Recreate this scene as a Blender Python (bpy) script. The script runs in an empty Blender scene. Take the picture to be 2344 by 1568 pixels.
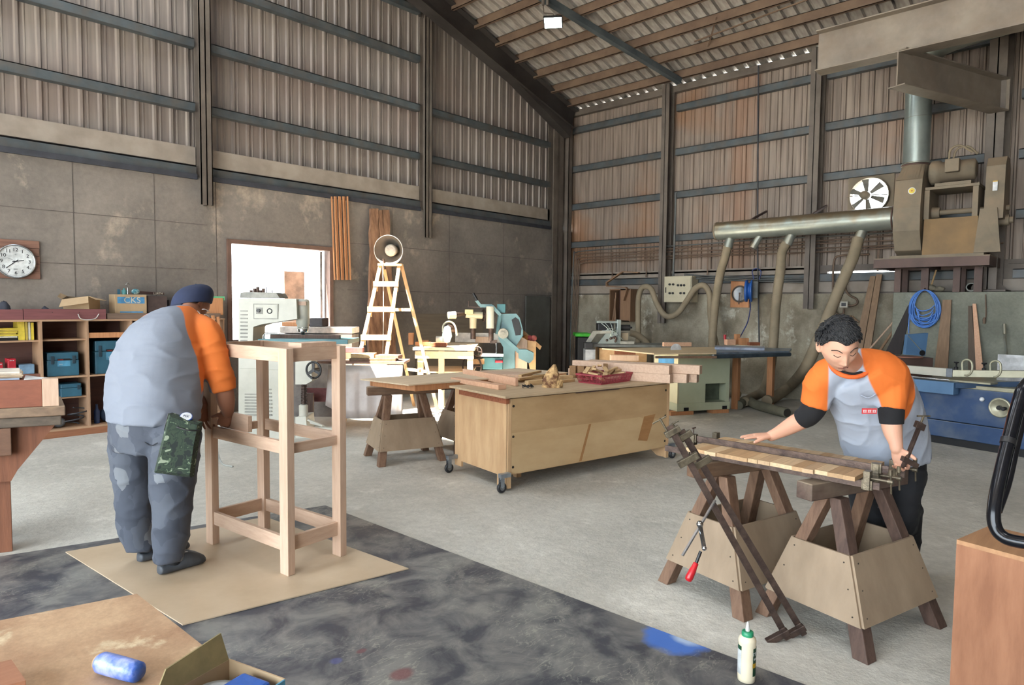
SKY_STRENGTH = 14.0
SUN_STRENGTH = 95.0
EXPOSURE = -0.08
FILL_W = 50  # power of each added fill light over the floor
import bpy, math, random
import numpy as np
from mathutils import Vector, Matrix
random.seed(7)
SC = bpy.context.scene
COL = SC.collection
# ------------------------------------------------------------------ camera
FPX = 1510.0
def nz(v):
    v = np.array(v, float); return v/np.linalg.norm(v)
_dx = nz([1423, 70, -FPX]); _dy = nz([-1607, 100, -FPX])
_dy = nz(_dy - _dx*_dx.dot(_dy)); _dz = np.cross(_dx, _dy)
CM = np.array([_dx, _dy, _dz])
CAM = np.array([-11.165, -8.966, 1.5])
def ray(px, py): return CM @ np.array([(px-1172)/FPX, -(py-784)/FPX, -1.0])
def Z(px, py, z=0.0):
    d = ray(px, py); return Vector(CAM + d*(z-CAM[2])/d[2])
def X(px, py, x=0.0):
    d = ray(px, py); return Vector(CAM + d*(x-CAM[0])/d[0])
def Y(px, py, y=0.0):
    d = ray(px, py); return Vector(CAM + d*(y-CAM[1])/d[1])
def D(px, py, dep): return Vector(CAM + ray(px, py)*dep)
def HZ(px, py, x, y):
    d = ray(px, py); n = np.array([x-CAM[0], y-CAM[1]]); return float(CAM[2] + n.dot(n)/n.dot(d[:2])*d[2])
def depth(v): return float(-(CM.T @ (np.array(v)-CAM))[2])
cam = bpy.data.objects.new('camera', bpy.data.cameras.new('camera')); COL.objects.link(cam)
cam.matrix_world = Matrix([[*CM[0], CAM[0]], [*CM[1], CAM[1]], [*CM[2], CAM[2]], [0, 0, 0, 1]])
cam.data.sensor_width = 36; cam.data.lens = FPX/2344*36; cam.data.clip_start = 0.05; cam.data.clip_end = 300
SC.camera = cam
CR = Vector((0.685, -0.728, 0)).normalized()      # the camera's right, level
CF = Vector((0.728, 0.685, 0)).normalized()       # the camera's forward, level
UP = Vector((0, 0, 1))
# ------------------------------------------------------------------ materials
def lin(c): return tuple((x/255/12.92 if x/255 <= .04045 else ((x/255+.055)/1.055)**2.4) for x in c)
MATS = {}
def mat(name, col, rough=.6, metal=0., kind='noise', col2=None, scale=6., axis=2, bump=.15, amt=.5, emit=None, dust=None, spec=.5, bscale=None, stretch=12., dustc=(120,104,84), alpha=None):
    """procedural material: two tones mixed by noise (optionally grain along an axis), bump, dust gathering on upward faces"""
    m = bpy.data.materials.new(name); m.use_nodes = True; MATS[name] = m
    nt = m.node_tree; N = nt.nodes; L = nt.links; b = N['Principled BSDF']
    b.inputs['Roughness'].default_value = rough; b.inputs['Metallic'].default_value = metal
    b.inputs['Specular IOR Level'].default_value = spec
    if emit:
        b.inputs['Emission Color'].default_value = (*lin(col), 1); b.inputs['Emission Strength'].default_value = emit
        b.inputs['Base Color'].default_value = (*lin(col), 1); return m
    c1 = lin(col); c2 = lin(col2 if col2 else tuple(x*.72 for x in col))
    tc = N.new('ShaderNodeTexCoord'); mp = N.new('ShaderNodeMapping')
    L.new(tc.outputs['Object'], mp.inputs[0])
    if kind == 'grain':
        s = [stretch]*3; s[axis] = 1.0
        mp.inputs['Scale'].default_value = s
    n1 = N.new('ShaderNodeTexNoise'); n1.inputs['Scale'].default_value = scale; n1.inputs['Detail'].default_value = 6; n1.inputs['Roughness'].default_value = .62
    L.new(mp.outputs[0], n1.inputs['Vector'])
    rp = N.new('ShaderNodeValToRGB'); e = rp.color_ramp.elements
    e[0].position = .5-.5*amt*.6; e[1].position = .5+.5*amt*.6; e[0].color = (*c2, 1); e[1].color = (*c1, 1)
    L.new(n1.outputs['Fac'], rp.inputs[0]); colout = rp.outputs[0]
    if kind == 'grain':
        n3 = N.new('ShaderNodeTexNoise'); n3.inputs['Scale'].default_value = scale*.35; n3.inputs['Detail'].default_value = 3
        L.new(tc.outputs['Object'], n3.inputs['Vector'])
        mx = N.new('ShaderNodeMix'); mx.data_type = 'RGBA'; mx.blend_type = 'MULTIPLY'; mx.inputs[0].default_value = .35
        L.new(colout, mx.inputs[6]); L.new(n3.outputs['Fac'], mx.inputs[7])
        br = N.new('ShaderNodeBrightContrast'); br.inputs['Bright'].default_value = .0
        mx2 = N.new('ShaderNodeMix'); mx2.data_type = 'RGBA'; mx2.blend_type = 'MULTIPLY'; mx2.inputs[0].default_value = 1
        mx2.inputs[7].default_value = (1.2, 1.2, 1.2, 1); L.new(mx.outputs[2], mx2.inputs[6]); colout = mx2.outputs[2]
    if dust:
        g = N.new('ShaderNodeNewGeometry'); sx = N.new('ShaderNodeSeparateXYZ'); L.new(g.outputs['Normal'], sx.inputs[0])
        n4 = N.new('ShaderNodeTexNoise'); n4.inputs['Scale'].default_value = 5; n4.inputs['Detail'].default_value = 5; L.new(tc.outputs['Object'], n4.inputs['Vector'])
        ad = N.new('ShaderNodeMath'); ad.operation = 'MULTIPLY_ADD'; ad.inputs[1].default_value = .55; L.new(sx.outputs[2], ad.inputs[0]); L.new(n4.outputs['Fac'], ad.inputs[2])
        mr = N.new('ShaderNodeMapRange'); mr.inputs[1].default_value = .42; mr.inputs[2].default_value = .85; mr.inputs[4].default_value = dust; L.new(ad.outputs[0], mr.inputs[0])
        mx = N.new('ShaderNodeMix'); mx.data_type = 'RGBA'; L.new(mr.outputs[0], mx.inputs[0]); L.new(colout, mx.inputs[6]); mx.inputs[7].default_value = (*lin(dustc), 1)
        colout = mx.outputs[2]
    L.new(colout, b.inputs['Base Color'])
    if bump:
        n2 = N.new('ShaderNodeTexNoise'); n2.inputs['Scale'].default_value = bscale or scale*6; n2.inputs['Detail'].default_value = 4; L.new(mp.outputs[0], n2.inputs['Vector'])
        bp = N.new('ShaderNodeBump'); bp.inputs['Strength'].default_value = bump; bp.inputs['Distance'].default_value = .01
        L.new(n2.outputs['Fac'], bp.inputs['Height']); L.new(bp.outputs[0], b.inputs['Normal'])
    if alpha is not None:
        b.inputs['Alpha'].default_value = alpha
    return m
def wood(name, col, col2=None, scale=5., axis=2, rough=.65, amt=.8, bump=.1, dust=None, stretch=12., dustc=(150,135,115)):
    return mat(name, col, rough, 0, 'grain', col2 or tuple(x*.82 for x in col), scale, axis, bump, amt, dust=dust, stretch=stretch, dustc=dustc, spec=.3)
# ------------------------------------------------------------------ mesh builder
class MB:
    def __init__(s): s.v = []; s.f = []; s.sm = []; s.mi = []; s.cur = 0
    def add(s, vs, fs, smooth=False):
        k = len(s.v); s.v += [Vector(p) for p in vs]
        for f in fs: s.f.append([i+k for i in f]); s.sm.append(smooth); s.mi.append(s.cur)
        return s
    def hexa(s, b, t):
        """b, t: four bottom and four top points in the same order"""
        return s.add(list(b)+list(t), [(3,2,1,0),(4,5,6,7),(0,1,5,4),(1,2,6,5),(2,3,7,6),(3,0,4,7)])
    def box(s, x0, y0, z0, x1, y1, z1):
        return s.hexa([(x0,y0,z0),(x1,y0,z0),(x1,y1,z0),(x0,y1,z0)], [(x0,y0,z1),(x1,y0,z1),(x1,y1,z1),(x0,y1,z1)])
    def obox(s, c, ux, uy, uz, hx, hy, hz):
        c = Vector(c); ux = Vector(ux).normalized()*hx; uy = Vector(uy).normalized()*hy; uz = Vector(uz).normalized()*hz
        return s.hexa([c-ux-uy-uz, c+ux-uy-uz, c+ux+uy-uz, c-ux+uy-uz], [c-ux-uy+uz, c+ux-uy+uz, c+ux+uy+uz, c-ux+uy+uz])
    def bar(s, a, b, w, h, up=UP, w2=None, h2=None):
        a = Vector(a); b = Vector(b); d = (b-a).normalized(); up = Vector(up)
        sd = d.cross(up)
        if sd.length < 1e-4: sd = d.cross(Vector((1, 0, 0)))
        sd.normalize(); u = sd.cross(d).normalized(); w2 = w if w2 is None else w2; h2 = h if h2 is None else h2
        q = lambda p, w, h: [p-sd*w/2-u*h/2, p+sd*w/2-u*h/2, p+sd*w/2+u*h/2, p-sd*w/2+u*h/2]
        return s.hexa(q(a, w, h), q(b, w2, h2))
    def ring(s, c, n, r, seg=16, ref=None, r2=None):
        n = Vector(n).normalized(); ref = Vector(ref) if ref is not None else (UP if abs(n.z) < .9 else Vector((1, 0, 0)))
        a = n.cross(ref).normalized(); b = n.cross(a).normalized(); r2 = r if r2 is None else r2
        return [Vector(c)+a*math.cos(2*math.pi*i/seg)*r+b*math.sin(2*math.pi*i/seg)*r2 for i in range(seg)]
    def loft(s, rings, cap=True, smooth=True, closed=False):
        k = len(rings[0]); vs = [p for r in rings for p in r]; fs = []
        m = len(rings)
        for j in range(m if closed else m-1):
            j2 = (j+1) % m
            for i in range(k):
                fs.append((j*k+i, j*k+(i+1) % k, j2*k+(i+1) % k, j2*k+i))
        s.add(vs, fs, smooth)
        if cap and not closed:
            s.add(rings[0], [tuple(range(k))[::-1]]); s.add(rings[-1], [tuple(range(k))])
        return s
    def cyl(s, a, b, r, r2=None, seg=16, cap=True, smooth=True):
        a = Vector(a); b = Vector(b); n = b-a
        return s.loft([s.ring(a, n, r, seg), s.ring(b, n, r if r2 is None else r2, seg)], cap, smooth)
    def tube(s, pts, r, seg=8, cap=True, closed=False, rs=None):
        pts = [Vector(p) for p in pts]; rings = []; ref = None; n = len(pts)
        for i, p in enumerate(pts):
            if closed: d = pts[(i+1) % n]-pts[i-1]
            else: d = (pts[min(i+1, n-1)]-pts[max(i-1, 0)])
            d.normalize()
            if ref is None: ref = UP if abs(d.z) < .9 else Vector((1, 0, 0))
            a = ref-d*ref.dot(d); a.normalize(); ref = a; b = d.cross(a)
            rr = rs[i] if rs else r
            rings.append([p+a*math.cos(2*math.pi*k/seg)*rr+b*math.sin(2*math.pi*k/seg)*rr for k in range(seg)])
        return s.loft(rings, cap, True, closed)
    def lathe(s, o, ax, prof, seg=24, cap=True):
        """prof: (distance along ax, radius)"""
        o = Vector(o); ax = Vector(ax).normalized()
        return s.loft([s.ring(o+ax*h, ax, max(r, 1e-4), seg) for h, r in prof], cap)
    def prism(s, poly, ex, smooth=False):
        ex = Vector(ex); n = len(poly); P = [Vector(p) for p in poly]
        s.add(P+[p+ex for p in P], [tuple(range(n))[::-1], tuple(range(n, 2*n))])
        s.add(P+[p+ex for p in P], [(i, (i+1) % n, n+(i+1) % n, n+i) for i in range(n)], smooth)
        return s
    def sphere(s, c, r, seg=16, rg=10, sc=(1, 1, 1), M=None):
        rings = []
        for j in range(rg+1):
            t = math.pi*j/rg; rr = max(math.sin(t), 1e-3)
            ring = []
            for i in range(seg):
                p = Vector((math.cos(2*math.pi*i/seg)*rr*r*sc[0], math.sin(2*math.pi*i/seg)*rr*r*sc[1], -math.cos(t)*r*sc[2]))
                if M is not None: p = M @ p
                ring.append(Vector(c)+p)
            rings.append(ring)
        return s.loft(rings, True)
    def torus(s, c, n, R, r, seg=28, sg=8):
        pts = s.ring(c, n, R, seg); return s.tube(pts, r, sg, closed=True)
    def xf(s, M):
        s.v = [M @ p for p in s.v]; return s
    def mesh(s, name, mats, off=None, bevel=0):
        me = bpy.data.meshes.new(name)
        vs = [(p-off if off is not None else p) for p in s.v]
        me.from_pydata([tuple(p) for p in vs], [], s.f)
        for m in (mats if isinstance(mats, (list, tuple)) else [mats]): me.materials.append(m)
        me.polygons.foreach_set('use_smooth', s.sm); me.polygons.foreach_set('material_index', s.mi)
        me.update(); return me
def root_of(o):
    while o.parent is not None: o = o.parent
    return o
def tag(o, label=None, cat=None, group=None, kind=None):
    if label: o['label'] = label
    if cat: o['category'] = cat
    if group: o['group'] = group
    if kind: o['kind'] = kind
    return o
def put(name, mb, m, parent=None, label=None, cat=None, group=None, kind=None, bevel=0, loc=None):
    """link the builder as ONE object; world coordinates unless the root is flagged local"""
    if parent is not None:
        r = root_of(parent); off = None if r.get('_local') else Vector(r['_o'])
    else:
        if loc is None:
            lo = Vector([min(p[i] for p in mb.v) for i in range(3)]); hi = Vector([max(p[i] for p in mb.v) for i in range(3)])
            loc = Vector(((lo.x+hi.x)/2, (lo.y+hi.y)/2, lo.z))
        off = Vector(loc)
    me = mb.mesh(name, m, off)
    o = bpy.data.objects.new(name, me); COL.objects.link(o)
    if parent is not None: o.parent = parent
    else: o.location = off; o['_o'] = list(off)
    if bevel:
        md = o.modifiers.new('bevel', 'BEVEL'); md.width = bevel; md.segments = 2; md.limit_method = 'ANGLE'; md.angle_limit = math.radians(40)
    tag(o, label, cat, group, kind); return o
def thing(name, label, cat, loc, rotz=0, group=None, local=False, kind=None):
    o = bpy.data.objects.new(name, None); COL.objects.link(o); o.location = loc; o.rotation_euler = (0, 0, rotz); o.empty_display_size = .1
    o['_o'] = list(Vector(loc))
    if local: o['_local'] = 1
    return tag(o, label, cat, group, kind)
def dup(root, loc=None, rotz=None, label=None, group=None, rot=None):
    """copy a thing and each of its parts and sub-parts"""
    r = root.copy(); COL.objects.link(r)
    if loc is not None: r.location = loc; r['_o'] = list(Vector(loc))
    if rotz is not None: r.rotation_euler = (0, 0, rotz)
    if rot is not None: r.rotation_euler = rot
    if label: r['label'] = label
    if group: r['group'] = group
    def rec(a, b):
        for ch in list(a.children):
            if ch is b: continue
            c = ch.copy(); COL.objects.link(c); c.parent = b; rec(ch, c)
    rec(root, r); return r
def text_mb(txt, size, origin, right, up, thick=.0015, align='CENTER'):
    """lettering as a solid mesh"""
    cu = bpy.data.curves.new('t', 'FONT'); cu.body = txt; cu.size = size; cu.extrude = thick; cu.align_x = align; cu.align_y = 'CENTER'
    o = bpy.data.objects.new('t', cu); COL.objects.link(o); dg = bpy.context.evaluated_depsgraph_get(); dg.update()
    me = bpy.data.meshes.new_from_object(o.evaluated_get(dg)); right = Vector(right).normalized(); up = Vector(up).normalized(); n = right.cross(up)
    mb = MB(); mb.add([Vector(origin)+right*v.co.x+up*v.co.y+n*v.co.z for v in me.vertices], [tuple(p.vertices) for p in me.polygons])
    bpy.data.objects.remove(o); bpy.data.curves.remove(cu); bpy.data.meshes.remove(me); return mb
def bez(pts, n=10):
    """Catmull-Rom through the points"""
    P = [Vector(p) for p in pts]; P = [P[0]*2-P[1]]+P+[P[-1]*2-P[-2]]; out = []
    for i in range(1, len(P)-2):
        for k in range(n):
            t = k/n; a, b, c, d = P[i-1], P[i], P[i+1], P[i+2]
            out.append(.5*((2*b)+(c-a)*t+(2*a-5*b+4*c-d)*t*t+(3*b-a-3*c+d)*t**3))
    out.append(P[-2]); return out
# ------------------------------------------------------------------ shell materials
def concrete(name, col, col2, col3, joints=None, scale=1.2, rough=.85, bump=.3, spec=.3):
    m = bpy.data.materials.new(name); m.use_nodes = True; nt = m.node_tree; N = nt.nodes; L = nt.links; b = N['Principled BSDF']
    b.inputs['Roughness'].default_value = rough; b.inputs['Specular IOR Level'].default_value = spec
    tc = N.new('ShaderNodeTexCoord')
    def noise(sc, det=8, ro=.6, st=None):
        n = N.new('ShaderNodeTexNoise'); n.inputs['Scale'].default_value = sc; n.inputs['Detail'].default_value = det; n.inputs['Roughness'].default_value = ro
        if st:
            mp = N.new('ShaderNodeMapping'); mp.inputs['Scale'].default_value = st; L.new(tc.outputs['Object'], mp.inputs[0]); L.new(mp.outputs[0], n.inputs['Vector'])
        else: L.new(tc.outputs['Object'], n.inputs['Vector'])
        return n
    def ramp(src, p0, p1, a, c):
        r = N.new('ShaderNodeValToRGB'); r.color_ramp.elements[0].position = p0; r.color_ramp.elements[1].position = p1
        r.color_ramp.elements[0].color = a; r.color_ramp.elements[1].color = c; L.new(src, r.inputs[0]); return r
    def mix(f, a, c, bt='MIX'):
        x = N.new('ShaderNodeMix'); x.data_type = 'RGBA'; x.blend_type = bt
        if isinstance(f, float): x.inputs[0].default_value = f
        else: L.new(f, x.inputs[0])
        for k, s in ((6, a), (7, c)):
            if isinstance(s, tuple): x.inputs[k].default_value = s
            else: L.new(s, x.inputs[k])
        return x.outputs[2]
    base = ramp(noise(scale).outputs['Fac'], .35, .65, (*lin(col2), 1), (*lin(col), 1)).outputs[0]
    patch = ramp(noise(scale*.9+.37, 10, .7, (1, 1, .8)).outputs['Fac'], .56, .66, (0, 0, 0, 1), (1, 1, 1, 1)).outputs[0]
    c = mix(patch, base, (*lin(col3), 1))
    fine = ramp(noise(scale*22, 4, .7).outputs['Fac'], .3, .7, (.82, .82, .82, 1), (1.1, 1.1, 1.1, 1)).outputs[0]
    c = mix(.8, c, fine, 'MULTIPLY')
    L.new(c, b.inputs['Base Color'])
    bp = N.new('ShaderNodeBump'); bp.inputs['Strength'].default_value = bump; bp.inputs['Distance'].default_value = .012
    L.new(noise(scale*18, 6, .75).outputs['Fac'], bp.inputs['Height']); L.new(bp.outputs[0], b.inputs['Normal'])
    MATS[name] = m; return m
M_floor = concrete('floor_concrete', (196,193,184), (172,169,160), (212,209,200), scale=.9, rough=.85, bump=.7)
M_cwall = concrete('wall_concrete', (130,122,114), (102,96,91), (162,149,134), scale=.8)
M_cwall2 = concrete('wall_concrete_right', (162,155,138), (112,102,86), (196,192,178), scale=1.7)
M_plinth = concrete('plinth_concrete', (132,134,122), (106,108,98), (150,152,142), scale=1.5)
def sheet(name, col, col2, rust, lo, hi, stre, rough=.55):
    m = bpy.data.materials.new(name); m.use_nodes = True; nt = m.node_tree; N = nt.nodes; L = nt.links; b = N['Principled BSDF']
    b.inputs['Roughness'].default_value = rough; b.inputs['Metallic'].default_value = .15
    tc = N.new('ShaderNodeTexCoord'); mp = N.new('ShaderNodeMapping'); mp.inputs['Scale'].default_value = stre; L.new(tc.outputs['Object'], mp.inputs[0])
    n = N.new('ShaderNodeTexNoise'); n.inputs['Scale'].default_value = 2.2; n.inputs['Detail'].default_value = 8; L.new(mp.outputs[0], n.inputs['Vector'])
    r = N.new('ShaderNodeValToRGB'); r.color_ramp.elements[0].position = .35; r.color_ramp.elements[1].position = .68; r.color_ramp.elements[0].color = (*lin(col2), 1); r.color_ramp.elements[1].color = (*lin(col), 1); L.new(n.outputs['Fac'], r.inputs[0])
    n2 = N.new('ShaderNodeTexNoise'); n2.inputs['Scale'].default_value = .55; n2.inputs['Detail'].default_value = 5; L.new(tc.outputs['Object'], n2.inputs['Vector'])
    r2 = N.new('ShaderNodeValToRGB'); r2.color_ramp.elements[0].position = lo; r2.color_ramp.elements[1].position = hi; L.new(n2.outputs['Fac'], r2.inputs[0])
    x = N.new('ShaderNodeMix'); x.data_type = 'RGBA'; L.new(r2.outputs[0], x.inputs[0]); L.new(r.outputs[0], x.inputs[6]); x.inputs[7].default_value = (*lin(rust), 1)
    L.new(x.outputs[2], b.inputs['Base Color']); MATS[name] = m; return m
M_clad = sheet('cladding_left', (138,129,122), (114,105,100), (122,108,101), .5, .75, (9, 9, .5))
M_cladr = sheet('cladding_right', (144,131,120), (116,103,93), (134,102,78), .52, .68, (9, 9, .5))
def stain_band(m, y0, half, col):
    nt = m.node_tree; N = nt.nodes; L = nt.links; b = N['Principled BSDF']; src = b.inputs['Base Color'].links[0].from_socket
    tc = N.new('ShaderNodeTexCoord'); sp = N.new('ShaderNodeSeparateXYZ'); L.new(tc.outputs['Object'], sp.inputs[0])
    n = N.new('ShaderNodeTexNoise'); n.inputs['Scale'].default_value = 3.5; n.inputs['Detail'].default_value = 6; mp = N.new('ShaderNodeMapping'); mp.inputs['Scale'].default_value = (1, 2.5, .35); L.new(tc.outputs['Object'], mp.inputs[0]); L.new(mp.outputs[0], n.inputs['Vector'])
    a = N.new('ShaderNodeMath'); a.operation = 'SUBTRACT'; a.inputs[1].default_value = y0; L.new(sp.outputs[1], a.inputs[0])
    c = N.new('ShaderNodeMath'); c.operation = 'ABSOLUTE'; L.new(a.outputs[0], c.inputs[0])
    d = N.new('ShaderNodeMath'); d.operation = 'MULTIPLY_ADD'; d.inputs[1].default_value = -1/half; d.inputs[2].default_value = .55; L.new(c.outputs[0], d.inputs[0])
    e = N.new('ShaderNodeMath'); e.operation = 'ADD'; L.new(d.outputs[0], e.inputs[0]); L.new(n.outputs['Fac'], e.inputs[1])
    mr = N.new('ShaderNodeMapRange'); mr.inputs[1].default_value = .5; mr.inputs[2].default_value = .95; mr.inputs[4].default_value = .42; L.new(e.outputs[0], mr.inputs[0])
    x = N.new('ShaderNodeMix'); x.data_type = 'RGBA'; L.new(mr.outputs[0], x.inputs[0]); L.new(src, x.inputs[6]); x.inputs[7].default_value = (*lin(col), 1); L.new(x.outputs[2], b.inputs['Base Color'])
stain_band(M_cladr, 2.15, .75, (140,96,64))
M_roof = sheet('roof_sheet', (170,165,160), (140,134,128), (136,118,106), .5, .8, (.5, 9, 9), .45)
M_girt = mat('galvanised_girt', (84,91,95), .5, .3, col2=(64,70,74), scale=3, dust=.75, dustc=(92,80,68))
M_flash = mat('flashing', (148,138,128), .6, 0, col2=(124,114,104), scale=1.5, dust=.5, dustc=(104,90,74))
M_post = mat('post_steel', (104,95,87), .6, .15, col2=(84,76,70), scale=3)
M_purlin = mat('purlin_steel', (116,96,80), .6, .2, col2=(94,76,64), scale=2)
M_rafter = mat('rafter_steel', (66,62,60), .55, .3, col2=(50,46,45), scale=2)
M_blue_steel = mat('strut_steel', (88,96,100), .5, .4, col2=(64,72,78), scale=2)
M_crane = mat('crane_beam_steel', (140,130,118), .55, .3, col2=(116,106,96), scale=2, dust=.6, dustc=(124,106,88))
# ------------------------------------------------------------------ floor
m = MB(); m.box(-17, -14, -.12, .15, .15, 0); put('floor', m, M_floor, kind='structure')
m = MB(); m.box(-60, -60, -.3, 60, 60, -.125); put('ground', m, mat('outside_ground', (190,188,182), .9), kind='structure')
# ------------------------------------------------------------------ left wall
WX0, WX1, WZ0, WZ1 = -7.235, -5.715, .985, 2.315
wl = thing('wall_left', None, None, (-8, 0, 0), kind='structure')
m = MB()
m.box(-17, 0, 0, WX0, .15, 3.13); m.box(WX1, 0, 0, .15, .15, 3.13); m.box(WX0, 0, 0, WX1, .15, WZ0); m.box(WX0, 0, WZ1, WX1, .15, 3.13)
put('concrete_panel', m, M_cwall, wl)
m = MB()                                             # formwork joints
for x in (-9.05, -8.18, -7.42, -4.55, -3.3, -1.9): m.box(x, -.003, .0, x+.008, .002, 3.12)
for z in (1.93, 2.52): m.box(-10.5, -.003, z, WX0-.3, .002, z+.008)
m.box(-5.4, -.003, 2.45, 0, .002, 2.458); m.box(-5.4, -.003, 1.72, 0, .002, 1.728)
put('joint_line', m, mat('joint', (98,90,84), .9), wl)
def roofz(x): return 5.68 + .29*(-x)
def corr(x0, x1, z0, ztop, pitch, dep, along):
    """trapezoid rib profile; ztop(x) gives the sheet's top; along maps (s, n, z) to a point"""
    mb = MB(); s = x0; prof = []
    while s < x1:
        prof += [(s, 0), (s+pitch*.30, 0), (s+pitch*.38, dep), (s+pitch*.52, dep), (s+pitch*.60, 0), (s+pitch*.74, 0), (s+pitch*.77, dep*.3), (s+pitch*.83, dep*.3), (s+pitch*.86, 0)]; s += pitch
    for i in range(len(prof)-1):
        a, b = prof[i], prof[i+1]
        mb.add([along(a[0], a[1], z0), along(b[0], b[1], z0), along(b[0], b[1], ztop(b[0])), along(a[0], a[1], ztop(a[0]))], [(0, 1, 2, 3)])
    return mb
m = corr(-17, 0.05, 3.2, lambda x: roofz(x) if x > -9 else roofz(-18-x), .2, -.024, lambda s, n, z: (s, .13+n, z)); put('metal_cladding', m, M_clad, wl)
m = MB()
for a, b in ((-17, -7.66), (-7.5, -3.96), (-3.8, -.5)): m.box(a, .02, 3.29, b, .05, 3.52)
put('flashing', m, M_flash, wl)
for z in (3.17, 3.98, 4.79, 5.6, 6.4, 7.2):
    for a, b in ((-17, -7.66), (-7.5, -3.96), (-3.8, -.5)):
        if z > roofz(b)-.35: continue
        m = MB(); m.box(a, .0, z, b, .012, z+.105); m.box(a, .0, z+.095, b, .1, z+.105); m.box(a, -.0, z-.006, b, .1, z+.004); m.box(a, -.004, z-.004, b, .004, z+.022)
        put('girt', m, M_girt, wl)
m = MB()
for a, b in ((-17, -7.66), (-7.5, -3.96), (-3.8, -.5)): m.box(a, -.03, 3.1, b, .0, 3.165)
put('wall_cap_strip', m, mat('cap_strip', (52,54,62), .7), wl)
for x, zb in ((-7.575, 2.77), (-3.87, 2.65)):
    m = MB(); zt = roofz(x)-.45
    m.box(x-.075, -.125, zb, x+.075, -.11, zt); m.box(x-.075, .03, zb, x+.075, .045, zt); m.box(x-.008, -.125, zb, x+.008, .04, zt)
    m.box(x-.075, -.125, zb, x-.063, -.09, zt); m.box(x+.063, -.125, zb, x+.075, -.09, zt)
    put('column', m, M_post, wl)
m = MB(); x0, x1 = -.56, -.24
m.box(x0, -.13, 0, x1, -.115, 5.3); m.box(x0, .02, 0, x1, .035, 5.3); m.box(-.41, -.13, 0, -.395, .03, 5.3); put('column', m, M_post, wl)
m = MB(); m.box(-.16, -.2, 0, -.145, -.0, 5.5); m.box(-.16, -.2, 0, -.04, -.19, 5.5); put('column', m, M_post, wl)
# ------------------------------------------------------------------ window in the left wall
M_wframe = mat('window_frame_paint', (110,84,72), .6, col2=(92,70,60))
w1 = thing('window_1', None, None, (-6.47, 0, WZ0), kind='structure')
m = MB(); f = .05
m.box(WX0-f, -.03, WZ0-f, WX0+.01, .12, WZ1+f); m.box(WX1-.01, -.03, WZ0-f, WX1+f, .12, WZ1+f); m.box(WX0, -.03, WZ0-f, WX1, .12, WZ0+.01); m.box(WX0, -.03, WZ1-.01, WX1, .12, WZ1+f)
put('window_frame', m, M_wframe, w1, bevel=.004)
m = MB(); m.box(WX1-.10, .10, WZ0, WX1-.06, .55, WZ1-.02); put('window_sash', m, mat('aluminium', (190,190,188), .4, .6), w1)
m = MB(); m.box(WX1-.42, .6, .5, WX1-.08, .64, 2.0); put('outside_board', m, mat('outside_board', (176,140,118), .8), kind='structure')
# ------------------------------------------------------------------ right wall
FY, FZ, FR = -5.94, 3.235, .275
wr = thing('wall_right', None, None, (0, -6, 0), kind='structure')
m = MB(); m.box(0, -14, 0, .15, .0, 1.745); put('concrete_panel', m, M_cwall2, wr)
def fanhole(prof_fn): pass
m = MB(); s = -14.0; pitch = .2
al = lambda s, n, z: (.13+n, s, z)
while s < 0:
    P = [(s, 0), (s+pitch*.36, 0), (s+pitch*.42, -.024), (s+pitch*.52, -.024), (s+pitch*.58, 0), (s+pitch*.76, 0), (s+pitch*.79, -.01), (s+pitch*.84, -.01), (s+pitch*.87, 0), (s+pitch, 0)]
    for i in range(len(P)-1):
        a, b = P[i], P[i+1]; mid = (a[0]+b[0])/2
        spans = [(2.16, 5.642)]
        if abs(mid-FY) < FR+.03: spans = [(2.16, FZ-FR-.03), (FZ+FR+.03, 5.642)]
        for z0, z1 in spans: m.add([al(*a, z0), al(*b, z0), al(*b, z1), al(*a, z1)], [(0, 1, 2, 3)])
    s += pitch
put('metal_cladding', m, M_cladr, wr)
segs = ((-2.38, -.1), (-5.07, -2.6), (-7.45, -5.26), (-14, -7.75))
for z in (1.95, 2.75, 3.55, 4.34, 5.15):
    for a, b in segs:
        m = MB(); m.box(.0, a, z, .012, b, z+.115); m.box(.0, a, z-.006, .1, b, z+.004); m.box(.0, a, z+.105, .1, b, z+.115); m.box(-.004, a, z-.004, .006, b, z+.02)
        put('girt', m, M_girt, wr)
m = MB(); m.box(.06, -14, 1.7, .15, -6.5, 2.2); m.box(.06, -6.5, 1.7, .15, -5.35, 2.015); m.box(.06, -6.5, 2.10, .15, -5.35, 2.2); m.box(.06, -5.35, 1.7, .15, 0, 2.2); put('backing_strip', m, M_post, wr)
m = MB(); m.box(.0, -14, 5.5, .1, 0, 5.62); put('eave_strut', m, M_post, wr)
m = MB()
for a, b in segs: m.box(.03, a, 2.07, .05, b, 2.2) if b > -5.1 else None
put('flashing', m, M_flash, wr)
m = MB(); m.box(.02, -14, 1.77, .05, 0, 1.93); put('sill_flashing', m, M_flash, wr)
m = MB(); m.box(.03, -5.2, 2.14, .06, -.1, 2.17); m.box(.03, -14, 2.14, .06, -7.7, 2.17); put('drip_edge', m, M_post, wr)
def ipost(y, zb, zt, w=.15, d=.2, x1=.02):
    m = MB(); m.box(x1-d, y-w/2, zb, x1-d+.014, y+w/2, zt); m.box(x1-.014, y-w/2, zb, x1, y+w/2, zt); m.box(x1-d, y-.006, zb, x1, y+.006, zt)
    return m
m = ipost(-2.48, 1.2, 5.62); put('column', m, M_post, wr)
m = ipost(-5.16, 1.5, 5.6, .16, .22); put('column', m, M_post, wr)
m = MB(); m.box(-.42, -7.63, 1.78, -.40, -7.43, 6); m.box(-.42, -7.54, 1.78, .0, -7.52, 6); m.box(-.02, -7.65, 1.78, .0, -7.42, 6)
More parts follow.
